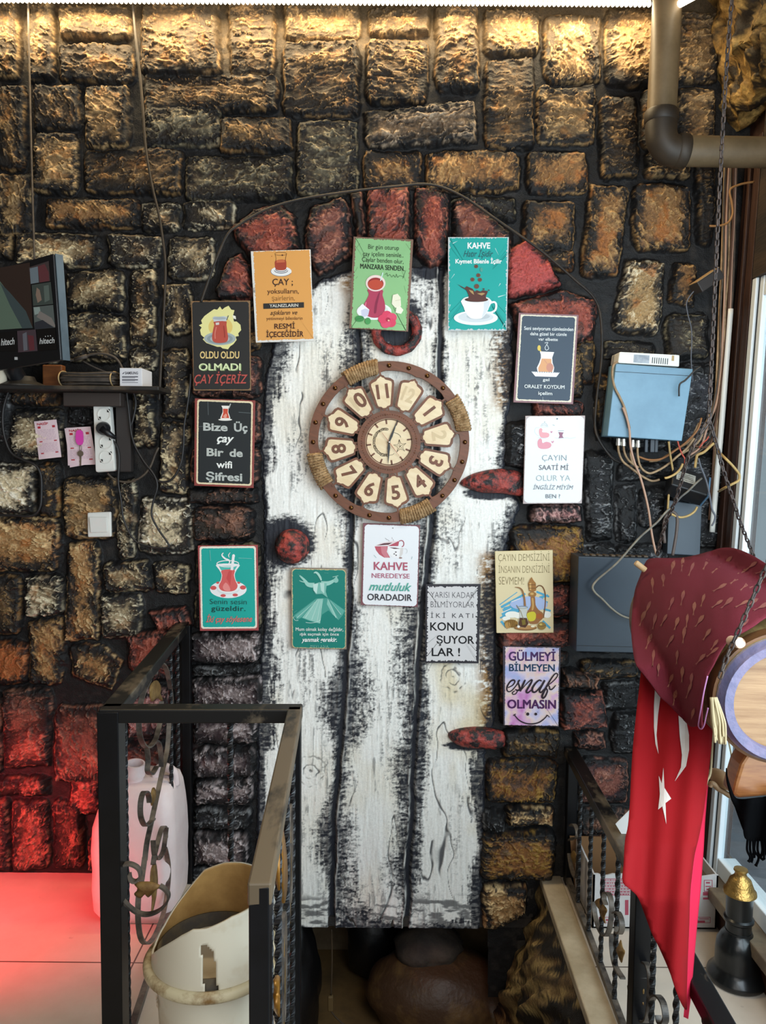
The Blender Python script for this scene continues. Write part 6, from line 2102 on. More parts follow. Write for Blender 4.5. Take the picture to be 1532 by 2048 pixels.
for a, b in ((PY(1323, 222, YP), PY(1322, 246, YP)), (PY(1352, 301, YP), PY(1374, 303, YP))):
    MB().tube([a, a.lerp(b, .15), a.lerp(b, .85), b], [.044, .047, .047, .044], 28).build('collar', PIPED, pipe, smooth=True, angle=40)

# ------------------------------------------------------------------ recorder boxes and their wiring on the right
BLUE = pm('blue_grey_steel', '6f93a8', .42, col2='63869b', nscale=6, spec=.5)
NAVY = pm('dark_navy_steel', '202c39', .42, col2='1b2632', nscale=4, spec=.5)
nvr = root('recorder_box', PY(1300, 805, -.12), 'blue grey steel recorder box mounted on the wall under a white modem', 'recorder')
q = [PY(*p, -.13) for p in ((1232, 727), (1386, 738), (1364, 882), (1215, 872))]
MB().slab(q, (0, .075, 0)).build('case', BLUE, nvr, bevel=.002)
MB().bar(PY(1230, 743, -.1305), PY(1384, 752, -.1305), .0012, .0016, (0, -1, 0)).build('lid_seam', GASKET, nvr)
for px, py in ((1237, 877), (1247, 878), (1265, 880), (1276, 881)):
    a, b = PY(px, py, -.105), PY(px - .4, py + 14, -.105)
    mb = MB().tube([a, a.lerp(b, .45), a.lerp(b, .46), b], [.0068, .0068, .0078, .0078], 12)
    mb.build('coax_connector', pm('nickel', 'c8c4bc', .3, metal=.9), nvr, smooth=True, angle=40)
for px, w in ((1292, .010), (1304, .014), (1312, .010), (1338, .008)):
    a = PY(px, 880, -.10)
    MB().box(a - Vector((0, 0, .018)), (w, .014, .04)).build('cable_plug', pm('dark_plug', '2a3038', .5), nvr, bevel=.002)
modem = root('modem', PY(1298, 720, -.12), 'white modem with vent slots lying on top of the recorder box', 'modem')
q = [PY(*p, -.118) for p in ((1239, 703.5), (1360, 710), (1359, 733.5), (1236, 726))]
MB().slab(q, (0, .08, 0)).build('case', WHT, modem, bevel=.004)
mb = MB()
for k in range(8):
    mb.bar(PY(1305.5 + k * 4.3, 714.5 + k * .35, -.1185), PY(1304.5 + k * 4.3, 726.5 + k * .35, -.1185), .0022, .001, (0, -1, 0))
mb.build('vent_slots', pm('dark_slot', '34383c', .6), modem)
MB().slab([PY(*p, -.1182) for p in ((1268, 709), (1299, 711), (1298, 727), (1267, 725))], (0, -.0006, 0)).build('label_plate', pm('grey_label', '8a9098', .5, col2='a8adb4', nscale=40), modem)
MB().slab([PY(*p, -.1182) for p in ((1344, 711), (1348.5, 711.3), (1348, 722), (1343, 721.6))], (0, -.0006, 0)).build('sticker', ink('b09468'), modem)

amp = root('metal_cabinet', PY(1230, 1300, -.12), 'large dark navy metal box on the wall beside the burgundy cloth', 'cabinet')
q = [PY(*p, -.15) for p in ((1157, 1113), (1312, 1117), (1308, 1307), (1152, 1303))]
MB().slab(q, (0, .10, 0)).build('case', NAVY, amp, bevel=.002)
mb = MB()
for k in range(10):
    mb.box(PY(1172 + k * 13, 1110 + k * .3, -.11), (.012, .03, .006))
mb.build('vent_row', pm('rusty_vents', '6a5844', .7, col2='3a342e', nscale=40), amp)
MB().bar(PY(1154, 1291, -.1502), PY(1308, 1295, -.1502), .0016, .001, (0, -1, 0)).build('lower_seam', GASKET, amp)
o = root('metal_plate', PY(1370, 1100, -.06), 'dark scratched metal plate on the wall above the burgundy cloth', 'plate')
MB().slab([PY(*p, -.075) for p in ((1338, 1000), (1404, 1010), (1400, 1112), (1334, 1108))], (0, .04, 0)).build('plate', pm('scratched_navy', '2f3944', .45, col2='8a98a4', nscale=34, nlo=.68, nhi=.74, stretch=(1, 1, .35)), o, bevel=.002)

# black power unit with label
pu = root('power_unit', PY(1372, 985, -.11), 'black power unit with paper label and blue vented end below the recorder', 'power supply')
ca = PY(1373, 972, -.12)
rot = Euler((math.radians(-38), math.radians(17), math.radians(-6))).to_matrix()
MB().box(ca, (.112, .058, .074), rot).build('case', BLK, pu, bevel=.004)
MB().box(ca + rot @ Vector((.0585, 0, 0)), (.006, .058, .074), rot).build('vented_end', pm('blue_grey_plastic', '52708a', .4), pu, bevel=.002)
mb = MB()
for k in range(8):
    mb.box(ca + rot @ Vector((.0618, -.021 + k * .006, 0)), (.0012, .0022, .05), rot)
mb.build('end_slots', GASKET, pu)
MB().box(ca + rot @ Vector((-.015, -.0293, .006)), (.058, .0008, .034), rot).build('label_sticker', pm('dusty_label', 'a8a49a', .6, col2='7a766c', nscale=40), pu)
mb = MB()
for k in range(4):
    mb.box(ca + rot @ Vector((-.015, -.0299, .016 - k * .007)), (.046, .0003, .0018), rot)
mb.build('label_print', ink('5a5650'), pu)
ad = root('adapter', PY(1412, 565, -.10), 'small dark dusty adapter box tilted at the corner beside the cables', 'adapter')
rot = Euler((0, math.radians(-34), math.radians(8))).to_matrix()
MB().box(PY(1413, 563, -.11), (.085, .05, .034), rot).build('case', DGR, ad, bevel=.003)
MB().box(PY(1413, 563, -.11) + rot @ Vector((0, 0, .0175)), (.084, .049, .0015), rot).build('dust_layer', pm('tan_dust', '9a7c54', .9), ad)

# conduit and bundle of cables down the corner
solo(MB().tube(cr([PY(1461, 618, -.055), PY(1453, 720, -.055), PY(1443, 850, -.06), PY(1433, 960, -.06), (PY(1424, 1064, -.06))], 5), .0088, 12), 'cable_conduit', WHT, 'white plastic conduit running down the corner between the cables and the boards', 'conduit', smooth=True)
rr = random.Random(12)
for k in range(10):
    mt = (CTAN, CGRY, pm('rust_brown_cable', '5a3a26', .6), pm('pinkish_cable', 'b08a74', .6), CGRY)[k % 5]
    off = -13 + k * 2.7
    pts = [(1462 + off * .9 + rr.uniform(-3, 3), 312), (1459 + off + rr.uniform(-3, 3), 420), (1456 + off + rr.uniform(-2, 2), 520), (1452 + off * .9 + rr.uniform(-2, 2), 620), (1446 + off * .7 + rr.uniform(-2, 2), 720), (1438 + off * .6 + rr.uniform(-3, 3), 800), (1424 + off * .9 + rr.uniform(-4, 4), 850), (1404 + off + rr.uniform(-8, 8), 878 + rr.uniform(-10, 14)), (1376 + off + rr.uniform(-10, 10), 900 + rr.uniform(-10, 20))]
    if k % 3 == 2:
        pts = pts[:6] + [(1432 + off * .4, 880), (1427 + off * .4, 960), (1421 + off * .4, 1040)]
    cable(pts, .0030 + .0012 * rr.random(), mt, 'one of the bundled cables running down the right corner of the stone wall', -.045 - .012 * rr.random(), group='bundled cables in the right corner')
CY = pm('yellowed_cable', 'b8985c', .55, col2='94784a', nscale=20)
Z8, Z9 = (1130, 820, 402 / 1532), (1300, 840, 180 / 1317)
Z1 = (1180, 480, 352 / 1532)
cable([(240, 1062), (205, 1090), (195, 1180), (215, 1280), (260, 1370), (300, 1460), (325, 1560), (345, 1640)], .0036, CTAN, 'tan lead hanging from the left end of the white modem', -.137, Z1)
cable([(440, -20), (470, 60), (492, 160), (500, 280), (530, 400), (570, 500), (610, 640), (640, 780), (655, 900), (672, 1000), (695, 1100)], .0034, pm('pinkish_cable', 'b08a74', .6), 'pinkish lead crossing the recorder and falling to the navy cabinet', -.142, Z8)
for k, (sx, pts) in enumerate(((0, [(405, 262), (410, 320), (440, 390), (500, 440), (580, 500), (660, 540), (720, 530)]), (1, [(445, 270), (455, 330), (490, 390), (560, 440)]), (2, [(510, 275), (500, 340), (515, 400), (545, 440)]), (3, [(552, 280), (556, 360), (580, 440), (640, 482), (710, 460), (790, 410), (860, 350), (930, 290), (985, 215)]))):
    cable(pts, .0036, CTAN, ('left', 'second', 'third', 'right')[k] + ' coax lead looping under the steel connectors of the recorder', -.105, Z8)
cable([(560, 355), (640, 380), (740, 370), (850, 300), (930, 240), (1010, 150), (1040, 60)], .0034, pm('brown_cable', '8a5a30', .6), 'brown lead sweeping up from under the recorder to the corner', -.095, Z8)
cable([(640, 390), (720, 380), (800, 330), (900, 270), (960, 220), (1020, 100)], .0034, CTAN, 'tan lead running beside the brown lead under the recorder', -.088, Z8)
cable([(790, 240), (800, 330), (815, 420), (825, 500), (800, 560), (790, 650), (783, 760)], .0034, CY, 'yellowed cable hanging straight below the right end of the recorder', -.12, Z8)
cable([(480, 640), (440, 720), (370, 790), (270, 840), (215, 850)], .0034, CY, 'yellowed cable crossing left over the black power unit', -.185, Z9)
cable([(660, 700), (680, 560), (700, 510), (790, 470), (890, 380), (935, 340)], .0040, CY, 'yellowed cable plugged into the top of the black power unit', -.17, Z9)
cable([(1000, 455, -.08), (1032, 490, -.20), (1100, 560), (1200, 660), (1290, 770), (1310, 830), (1290, 890), (1180, 950), (1080, 1000, -.26), (1005, 1045, -.09)], .0036, CY, 'yellow cable looping out over the dark corner boards', -.30, Z9)
cable([(690, 1270), (650, 1340), (560, 1400), (450, 1425), (340, 1390), (275, 1355)], .0036, CY, 'yellowed cable sagging under the black power unit', -.14, Z9)
cable([(710, 560), (740, 680), (790, 800), (840, 950), (880, 1150), (905, 1300), (950, 1400), (940, 1480), (905, 1550)], .0030, pm('slate_cable', '54565e', .6), 'grey cable running down past the vented end of the power unit', -.19, Z9)
cable([(760, 850), (680, 920), (560, 1040), (450, 1130), (350, 1250), (240, 1340), (120, 1480), (20, 1570), (-180, 1750), (-460, 2070), (-640, 2230), (-770, 2340), (-840, 2440), (-800, 2530), (-700, 2620), (-560, 2760), (-400, 2870), (-180, 2935)], .0032, pm('dusty_grey_cord', '8a8272', .6, col2='3a3a3c', nscale=7), 'dusty cord running diagonally down across the navy cabinet', -.168, Z9)
RED = pm('red_wire', 'a8402e', .5)
cable([(405, 310), (430, 400), (470, 500), (510, 570), (505, 650)], .0022, RED, 'thin red wire hanging beside the recorder corner', -.19, Z9)
cable([(720, 410), (770, 340), (830, 290), (860, 240)], .0020, RED, 'thin red wire curving up right of the recorder', -.15, Z9)
cable([(215, 1800), (200, 1560), (230, 1420), (300, 1340), (370, 1370), (400, 1460), (380, 1700), (330, 1980)], .0048, pm('brown_cord', '574a44', .6), 'brown cord looped over the scratched metal plate', -.14, Z9)
cable([(222, -20), (226, 100), (250, 200), (295, 282), (345, 345), (405, 388)], .0044, CBLK, 'thick black cable ending under the left side of the recorder', -.06, Z8)
cable([(985, 375), (900, 450), (842, 540), (850, 640), (880, 760), (885, 880), (880, 1040), (895, 1230)], .0018, pm('slate_cable', '54565e', .6), 'thin grey wire hanging from the tilted adapter', -.10, Z1)
cable([(965, -10), (900, 40), (830, 110), (780, 150), (775, 250)], .0028, CBLK, 'tangled black lead over the right side of the recorder', -.15, (1180 + 0, 735, 352 / 1532))
cable([(1532 + 20, 1062), (1440, 1075), (1370, 1090), (1320, 1120), (1330, 1190), (1335, 1260), (1310, 1310), (1260, 1330), (1200, 1332)], .0032, pm('orange_brown_cable', '9a6c3c', .6), 'orange brown cable looping through a clip at the upper right corner', -.10, (1012, 0, 520 / 1532))

# ------------------------------------------------------------------ barrel hung on chains, its cloth and flag
P0, P1 = PY(1570, 1400, -D + 1.35), PY(1378, 1233, -D + 1.88)
ax = (P1 - P0)
BL = ax.length
axn = ax.normalized()
WOODS = pm('aged_barrel_stave', '8a7648', .6, col2='6a5632', nscale=10, stretch=(3, .6, 3), bump=.2)
HOOP = pm('brown_barrel_hoop', '6a4626', .5, col2='4a3220', nscale=14, metal=.2)
CHIME = pm('lavender_painted_chime', '746a84', .55, col2='5a5a78', nscale=16, bump=.25)
HEADW = pm('barrel_head_wood', 'a4825e', .5, col2='7c583a', nscale=5, stretch=(.8, 1, 12), nlo=.35, nhi=.7, bump=.1)
barrel = root('barrel', P0.lerp(P1, .5), 'small wooden barrel hung on chains with a lavender painted rim', 'barrel')
MB().lathe([(.100, .03), (.100, .004), (.118, 0), (.1215, .01), (.133, BL * .22), (.141, BL * .45), (.143, BL * .55), (.143, BL * .75), (.144, BL * .97), (.145, BL), (.10, BL - .01)], P0, axn, 56, False).build('staves', WOODS, barrel, smooth=True, angle=50)
for t, r in ((.035, .1245), (.20, .1335), (.80, .1445), (.955, .1465)):
    MB().lathe([(r - .006, BL * t - .014), (r, BL * t - .013), (r + .0012, BL * t + .013), (r - .006, BL * t + .014)], P0, axn, 56, False).build('hoop', HOOP, barrel, smooth=True, angle=50)
MB().lathe([(.092, -.002), (.094, -.014), (.110, -.016), (.114, -.006), (.119, .002), (.092, .006)], P0, axn, 56, False).build('chime', CHIME, barrel, smooth=True, angle=40)
MB().lathe([(.101, .005), (.101, .013)], P0, axn, 56).build('head', HEADW, barrel)
pg0 = PY(1463, 1282, -D + 1.345)
pg1 = PY(1481, 1286, -D + 1.30)
MB().tube([pg0, pg0.lerp(pg1, .9), pg1, pg1 + (pg1 - pg0) * -.12], [.0095, .0095, .0085, .004], 16).build('peg', pm('pale_wood_peg', 'd8b49a', .5), barrel, smooth=True, angle=40)
dw0, dw1 = PY(1271, 1125, -D + 1.87), PY(1290, 1140, -D + 1.87)
MB().tube([dw0, dw0.lerp(dw1, .1), dw1], [.006, .0075, .0075], 12).build('peg', pm('tan_dowel', 'b8976c', .6), barrel, smooth=True, angle=40)
cw = [(1466, 1589), (1473, 1560), (1482, 1530), (1496, 1508), (1600, 1495), (1640, 1580), (1600, 1590), (1545, 1592), (1476, 1598)]
MB().slab([PY(x, y, -D + 1.45) for x, y in cw], (0, .05, 0)).build('cradle', pm('orange_varnished_wood', 'a8703e', .35, col2='7a4420', nscale=4, stretch=(1, 1, 7), spec=.5), barrel, bevel=.010)


def chain_mesh(mb, P, pitch=.0135, L=.0185, w=.0105, r=.0019):
    P = cr(P, 12)
    acc, pos = 0.0, []
    for a, b in zip(P[:-1], P[1:]):
        d = (b - a).length
        while acc <= d:
            pos.append((a.lerp(b, acc / d), (b - a).normalized()))
            acc += pitch
        acc -= d
    for i, (c, t) in enumerate(pos):
        s1 = t.cross(Vector((0.3, 1, .1))).normalized()
        s2 = t.cross(s1).normalized()
        u = s1 if i % 2 else s2
        u = (s1 * .8 + s2 * .6) if i % 2 else (s2 * .8 - s1 * .6)
        pts = []
        for k in range(10):
            a = 2 * math.pi * k / 10
            pts.append(c + t * (math.copysign(abs(math.cos(a)) ** .6, math.cos(a)) * (L / 2 - r)) + u * (math.copysign(abs(math.sin(a)) ** .7, math.sin(a)) * (w / 2 - r)))
        mb.tube(pts, r, 5, True)


CHN = pm('rusty_chain', '2c2625', .55, metal=.3, col2='4e403a', nscale=60)
ch = root('hanging_chain', PY(1418, 838, -.88), 'long rusty chain from the ceiling that splits in two above the burgundy cloth', 'chain')
mb = MB(); chain_mesh(mb, [PY(1466, -25, -.88), PY(1454, 120, -.88), PY(1440, 360, -.88), PY(1428, 620, -.88), PY(1418, 838, -.88)]); mb.build('upper_run', CHN, ch, smooth=True)
mb = MB(); chain_mesh(mb, [PY(1418, 840, -.88), PY(1396, 875, -.88), PY(1376, 915, -.86), PY(1352, 998, -.80), PY(1330, 1050, -.72), PY(1314, 1112, -.66)]); mb.build('left_run', CHN, ch, smooth=True)
mb = MB(); chain_mesh(mb, [PY(1419, 842, -.88), PY(1434, 892, -.88), PY(1448, 945, -.86), PY(1466, 1000, -.82), PY(1482, 1048, -.78), PY(1512, 1124, -.70)]); mb.build('right_run', CHN, ch, smooth=True)
ch2 = root('hanging_chain', PY(1440, 1352, -1.17), 'rusty chain slanting down to the front hoop of the barrel', 'chain')
mb = MB(); chain_mesh(mb, [PY(1600, 985, -1.20), PY(1556, 1080, -1.20), PY(1522, 1158, -1.19), PY(1480, 1255, -1.18), PY(1452, 1318, -1.17), PY(1440, 1356, -1.17)]); mb.build('run', CHN, ch2, smooth=True)


def barrel_depth(px, py, r=.158):
    """distance along Y of the barrel-hugging cloth seen at a pixel"""
    d = ray(px, py)
    o = CAM - P0
    dp = d - axn * d.dot(axn)
    op = o - axn * o.dot(axn)
    a, b, c = dp.dot(dp), dp.dot(op), op.dot(op) - r * r
    disc = b * b - a * c
    t = (-b - math.sqrt(max(disc, 0))) / a
    y = CAM.y + d.y * t
    ymax = -D + np.interp(py, [1120, 1240, 1330, 1400], [1.95, 1.75, 1.545, 1.50])
    ymin = -D + np.interp(px, [1300, 1400, 1460, 1532], [1.40, 1.35, 1.315, 1.30])
    if ymin > ymax:
        ymin = ymax - .01
    # soft clamp
    k = .05
    y = ymin + k * math.log1p(math.exp(min((y - ymin) / k, 40)))
    y = ymax - k * .5 * math.log1p(math.exp(min((ymax - y) / (k * .5), 40))) if False else min(y, ymax)
    return y


def sheet_mesh(outline, fn, step, name, mats, parent=None, label=None, cat=None, solid=.002, smooth=True):
    """triangulated sheet: pixel outline filled with a grid, each point put at its own distance"""
    P = [Vector((p.x, p.y)) for p in cr([Vector((x, y, 0)) for x, y in outline], 4, True)]
    xs, ys = np.array([p.x for p in P]), np.array([p.y for p in P])
    gx, gy = np.meshgrid(np.arange(xs.min(), xs.max(), step), np.arange(ys.min(), ys.max(), step))
    s_ = poly_sdf(gx, gy, [(p.x, p.y) for p in P])
    ins = [Vector((a, b)) for a, b, c in zip(gx.ravel(), gy.ravel(), s_.ravel()) if c > step * .6]
    n = len(P)
    vo, eo, fo, *_ = delaunay_2d_cdt(P + ins, [(i, (i + 1) % n) for i in range(n)], [list(range(n))], 1, 1e-4)
    mb = MB().add([fn(v.x, v.y) for v in vo], [tuple(f) for f in fo])
    o = mb.build(name, mats, parent, smooth=smooth, solid=solid)
    return tag(o, label, cat) if parent is None else o


def cloth_pt(px, py, e=0.0):
    y = barrel_depth(px, py)
    w = .006 * math.sin(px * .045 + py * .012) + .005 * float(fbm(np.array([px / 60.]), np.array([py / 90.]), 5, 3)[0]) * 2
    # the folded upper left edge
    f = math.exp(-(((px - 1345) * .35 + (py - 1128) * 1.0) / 9) ** 2) * (1 if px < 1400 else 0)
    return PY(px, py, y + w + .016 * f - e)


def fabric(name, col, trans=.25, bump=.3, sc=900):
    m = pm(name, col, .8, col2=None, bump=bump, bscale=sc, spec=.2)
    nt = m.node_tree
    b = nt.nodes['Principled BSDF']
    t = nt.nodes.new('ShaderNodeBsdfTranslucent')
    t.inputs['Color'].default_value = lin(col)
    mx = nt.nodes.new('ShaderNodeMixShader')
    mx.inputs[0].default_value = trans
    nt.links.new(b.outputs[0], mx.inputs[1])
    nt.links.new(t.outputs[0], mx.inputs[2])
    nt.links.new(mx.outputs[0], nt.nodes['Material Output'].inputs['Surface'])
    return m


BURG = fabric('burgundy_cloth', '66202c', .04)
cl_out = [(1293, 1123), (1308, 1117), (1336, 1117), (1366, 1116), (1396, 1110), (1420, 1103), (1445, 1096), (1471, 1097), (1503, 1110), (1540, 1132), (1600, 1165), (1602, 1225), (1540, 1232), (1505, 1254), (1480, 1268), (1462, 1274), (1448, 1292), (1436, 1312), (1427, 1330), (1416, 1350), (1410, 1372), (1405, 1410), (1404, 1440), (1404, 1458), (1397, 1452),
          (1382, 1452), (1356, 1428), (1338, 1410), (1321, 1394), (1305, 1372), (1288, 1350), (1278, 1338), (1269, 1320), (1263, 1275), (1263, 1240), (1266, 1210), (1271, 1180), (1280, 1155)]
clo = root('burgundy_cloth', PY(1400, 1280, -.95), 'burgundy printed cloth with feather motifs draped over the hanging barrel', 'cloth')
cs = sheet_mesh(cl_out, cloth_pt, 7, 'cloth', BURG, clo, solid=.003)
mb = MB()
rr = random.Random(9)
FEA = pm('faded_feather_print', '84503f', .85, col2='763a3a', nscale=20)
poly_out = [(p.x, p.y) for p in cr([Vector((x, y, 0)) for x, y in cl_out], 4, True)]
sites = []
for row in range(10):
    for colm in range(13):
        sites.append((1272 + colm * 23 + (row % 2) * 11 + rr.uniform(-5, 5), 1128 + row * 36 + (colm % 2) * 12 + rr.uniform(-6, 6)))
for (x, y) in sites:
    if float(poly_sdf(np.array([x]), np.array([y]), poly_out)[0]) < 13 or rr.random() < .18:
        continue
    # motifs follow the drape: steep on the left, slanting on the right
    ang = math.radians(np.interp(x, [1270, 1380, 1450, 1530], [98, 110, 140, 155]) + rr.uniform(-16, 16))
    L = rr.uniform(22, 30)
    dx, dy = math.cos(ang), math.sin(ang)
    nx, ny = -dy, dx
    def q(t, s_):
        return cloth_pt(x + dx * t + nx * s_, y + dy * t + ny * s_, .0065)
    w = rr.uniform(2.8, 4.2)
    V = [q(-L * .62, 0), q(-L * .4, w), q(-L * .15, w * 1.05), q(L * .08, w * .45), q(L * .3, .55), q(L * .62, 1.6), q(L * .5, -.4), q(L * .62, -2.2), q(L * .25, -.6), q(L * .05, -w * .5), q(-L * .15, -w * .9), q(-L * .4, -w * .8)]
    mb.add(V, [(0, 1, 11), (1, 2, 10, 11), (2, 3, 9, 10), (3, 4, 8, 9), (4, 5, 6, 8), (8, 6, 7)])
mb.build('feather_print', FEA, cs)
hem = [(1415, 1352), (1408, 1382), (1403, 1410), (1398, 1440), (1397, 1452), (1402, 1458), (1408, 1450), (1412, 1432), (1416, 1416)]
MB().tube(cr([cloth_pt(x, y, .004) for x, y in hem], 4), .0014, 6).build('hem_stitching', pm('mauve_thread', 'a8709c', .7), cs, smooth=True)


def flag_pt(px, py, e=0.0):
    t = min(max((py - 1340) / 700, 0), 1)
    y = -D + float(np.interp(py, [1330, 1470, 1690, 1800, 2040], [1.62, 1.53, 1.34, 1.285, 1.27]))
    ff = .010 * math.sin((px - 1290 + (py - 1400) * .06) * .055) * (.3 + t) + .005 * math.sin(px * .11 + py * .01)
    return PY(px, py, y + ff - e)


FLAGM = fabric('red_flag_cloth', '920f16', .28, .15)
flag = root('flag', PY(1330, 1700, -.95), 'red flag with white crescent and star hanging from under the burgundy cloth', 'flag')
f_out = [(1284, 1338), (1300, 1355), (1322, 1382), (1346, 1405), (1372, 1428), (1394, 1438), (1408, 1428), (1418, 1400), (1428, 1400), (1426, 1440), (1423, 1490), (1414, 1570), (1406, 1630), (1397, 1676), (1391, 1700), (1387, 1722), (1381, 1775), (1379, 1810), (1378, 1850), (1375, 1920), (1373, 1990), (1372, 2020), (1356, 1992), (1336, 1935), (1318, 1895), (1304, 1868), (1290, 1830), (1276, 1795), (1262, 1780), (1245, 1763), (1247, 1730), (1250, 1680), (1256, 1650), (1260, 1600), (1262, 1550), (1266, 1490), (1272, 1430), (1278, 1380)]
fs_ = sheet_mesh(f_out, flag_pt, 9, 'flag_cloth', FLAGM, flag, solid=.0012)
FW = fabric('white_flag_cloth', 'd8cfc8', .35, .15)
for nm, pts, cs_ in (('crescent', [(1310, 1374), (1321, 1392), (1316, 1430), (1313, 1470), (1317, 1508), (1311, 1488), (1308, 1455), (1308, 1412)], 0), ('crescent', [(1357, 1431), (1373, 1444), (1378, 1470), (1378, 1500), (1372, 1532), (1350, 1562), (1362, 1535), (1364, 1510), (1361, 1485), (1359, 1465)], 0),
                     ('star', [(1326.8, 1536), (1328.9, 1575.7), (1342.4, 1597.4), (1331, 1606), (1332.6, 1648.3), (1324.6, 1612.5), (1316.4, 1619), (1319.8, 1588.7), (1317.7, 1551.8), (1323.5, 1567)], 1)):
    n = len(pts)
    P = [Vector(p) for p in pts]
    ins = []
    gx, gy = np.meshgrid(np.arange(1300, 1385, 7.), np.arange(1370, 1655, 9.))
    s_ = poly_sdf(gx, gy, pts)
    ins = [Vector((a, b)) for a, b, c in zip(gx.ravel(), gy.ravel(), s_.ravel()) if c > 2.5]
    vo, eo, fo, *_ = delaunay_2d_cdt(P + ins, [(i, (i + 1) % n) for i in range(n)], [list(range(n))], 1, 1e-4)
    MB().add([flag_pt(v.x, v.y, .0022) for v in vo], [tuple(f) for f in fo]).build(nm, FW, fs_, solid=.0004)
l_ = [(1415, 1568), (1398, 1674), (1389, 1720), (1383, 1773), (1380, 1850), (1376, 1925), (1374, 1990), (1370, 2034)]
r_ = [(1416, 1570), (1410, 1640), (1407, 1700), (1401, 1780), (1393, 1860), (1387, 1930), (1382, 1990), (1376, 2038)]


def strip(u, v):
    f = v * (len(l_) - 1)
    i = min(int(f), len(l_) - 2)
    k = f - i
    a = Vector(l_[i]).lerp(Vector(l_[i + 1]), k)
    b = Vector(r_[i]).lerp(Vector(r_[i + 1]), k)
    p = a.lerp(b, u) - Vector((2.5 * (1 - u), 0))
    w = flag_pt(p.x, p.y)
    return PY(p.x, p.y, w.y + .004 + .035 * u)


mb = MB().grid(strip, 6, 40)
mb.build('folded_edge', fabric('backlit_flag_red', 'e62f55', .5, .1), flag, smooth=True, solid=.001)  # folded back of the flag, window light on it put into the colour
MB().tube(cr([flag_pt(x, y, -.004) for x, y in ((1426, 1440), (1424, 1500), (1421, 1545), (1414, 1562), (1411, 1576))], 5), .0022, 7).build('cord', pm('cream_cord', 'a89876', .9), flag, smooth=True)

# tassel of rope ends behind the flag
tz = root('rope_tassel', PY(1436, 1420, -1.165), 'cream rope tassel hanging between the flag and the barrel', 'tassel')
rr = random.Random(5)
for k in range(22):
    x = 1424 + k * 1.15 + rr.uniform(-2, 2)
    y_ = -1.165 + rr.uniform(-.012, .012)
    MB().tube(cr([PY(1422 + k * .5, 1395, y_), PY(x - 1, 1440, y_), PY(x + 2 + rr.uniform(-2, 2), 1462, y_), PY(x + 4 + rr.uniform(-3, 3), 1478 + rr.uniform(-10, 8) + k * .2, y_)], 4), .0022, 5).build('strand', pm('cream_cord', 'a89876', .9), tz, smooth=True)

# black scarf with a fringe below the barrel
SCF = fabric('black_scarf', '040405', .02, .2)
SCF.node_tree.nodes['Principled BSDF'].inputs['Specular IOR Level'].default_value = 0.03
scf = root('black_scarf', PY(1500, 1600, -1.0), 'black fringed scarf hanging below the barrel at the right edge', 'scarf')


def scarf_pt(px, py):
    return PY(px, py, -D + 1.425 + .010 * math.sin(px * .12 + py * .02) + .0006 * max(0, 1600 - py))


s_out = [(1453, 1536), (1456, 1556), (1462, 1578), (1472, 1596), (1500, 1597), (1540, 1592), (1600, 1586), (1604, 1680), (1560, 1684), (1520, 1682), (1494, 1680), (1486, 1660), (1476, 1630), (1464, 1600), (1457, 1575), (1452, 1555)]
so = sheet_mesh(s_out, scarf_pt, 8, 'scarf_cloth', SCF, scf, solid=.003)
rr = random.Random(3)
for k in range(20):
    x = 1496 + k * 5.2
    e = rr.uniform(-3, 3)
    yb = 1730 + rr.uniform(-24, 8) - k * .5
    MB().tube(cr([scarf_pt(x, 1676), scarf_pt(x + e, 1700), scarf_pt(x - e + 3, 1715), scarf_pt(x + 2 + e * .6, yb)], 4), [.0024] * 12 + [.0034], 5).build('fringe_strand', SCF, scf, smooth=True)

# tan cap behind the scarf
cap = root('tan_cap', PY(1443, 1570, -.80), 'tan leather cap hanging behind the black scarf', 'cap')
TANL = pm('tan_leather', '9a7450', .6, col2='80603e', nscale=10)
cc_ = PY(1446, 1562, -.80)
mb = MB()
N, M = 28, 12
vs = []
for j in range(M + 1):
    ph = math.pi / 2 * j / M
    for i in range(N):
        a = 2 * math.pi * i / N
        vs.append(cc_ + Vector((.030 * math.cos(a) * math.cos(ph), .05 * math.sin(a) * math.cos(ph), .028 * math.sin(ph) - .006 - .35 * .03 * math.cos(a) * math.cos(ph))))
fs = [(j * N + i, j * N + (i + 1) % N, (j + 1) * N + (i + 1) % N, (j + 1) * N + i) for j in range(M) for i in range(N)]
mb.add(vs, fs)
mb.build('crown', TANL, cap, smooth=True)
mb = MB().tube(cr([PY(x, y, -.83) for x, y in ((1419, 1573), (1422, 1567), (1428, 1569), (1436, 1577), (1448, 1584), (1460, 1592))], 5), .006, 8)
mb.build('brim', TANL, cap, smooth=True)
MB().tube(cr([cc_ + Vector((0, 0, .012)), cc_ + Vector((.01, -.02, .05)), Vector((P0.lerp(P1, .6).x, P0.lerp(P1, .6).y, P0.lerp(P1, .6).z - .12))], 5), .0018, 6).build('hanging_cord', MATS['cream_cord'], cap)

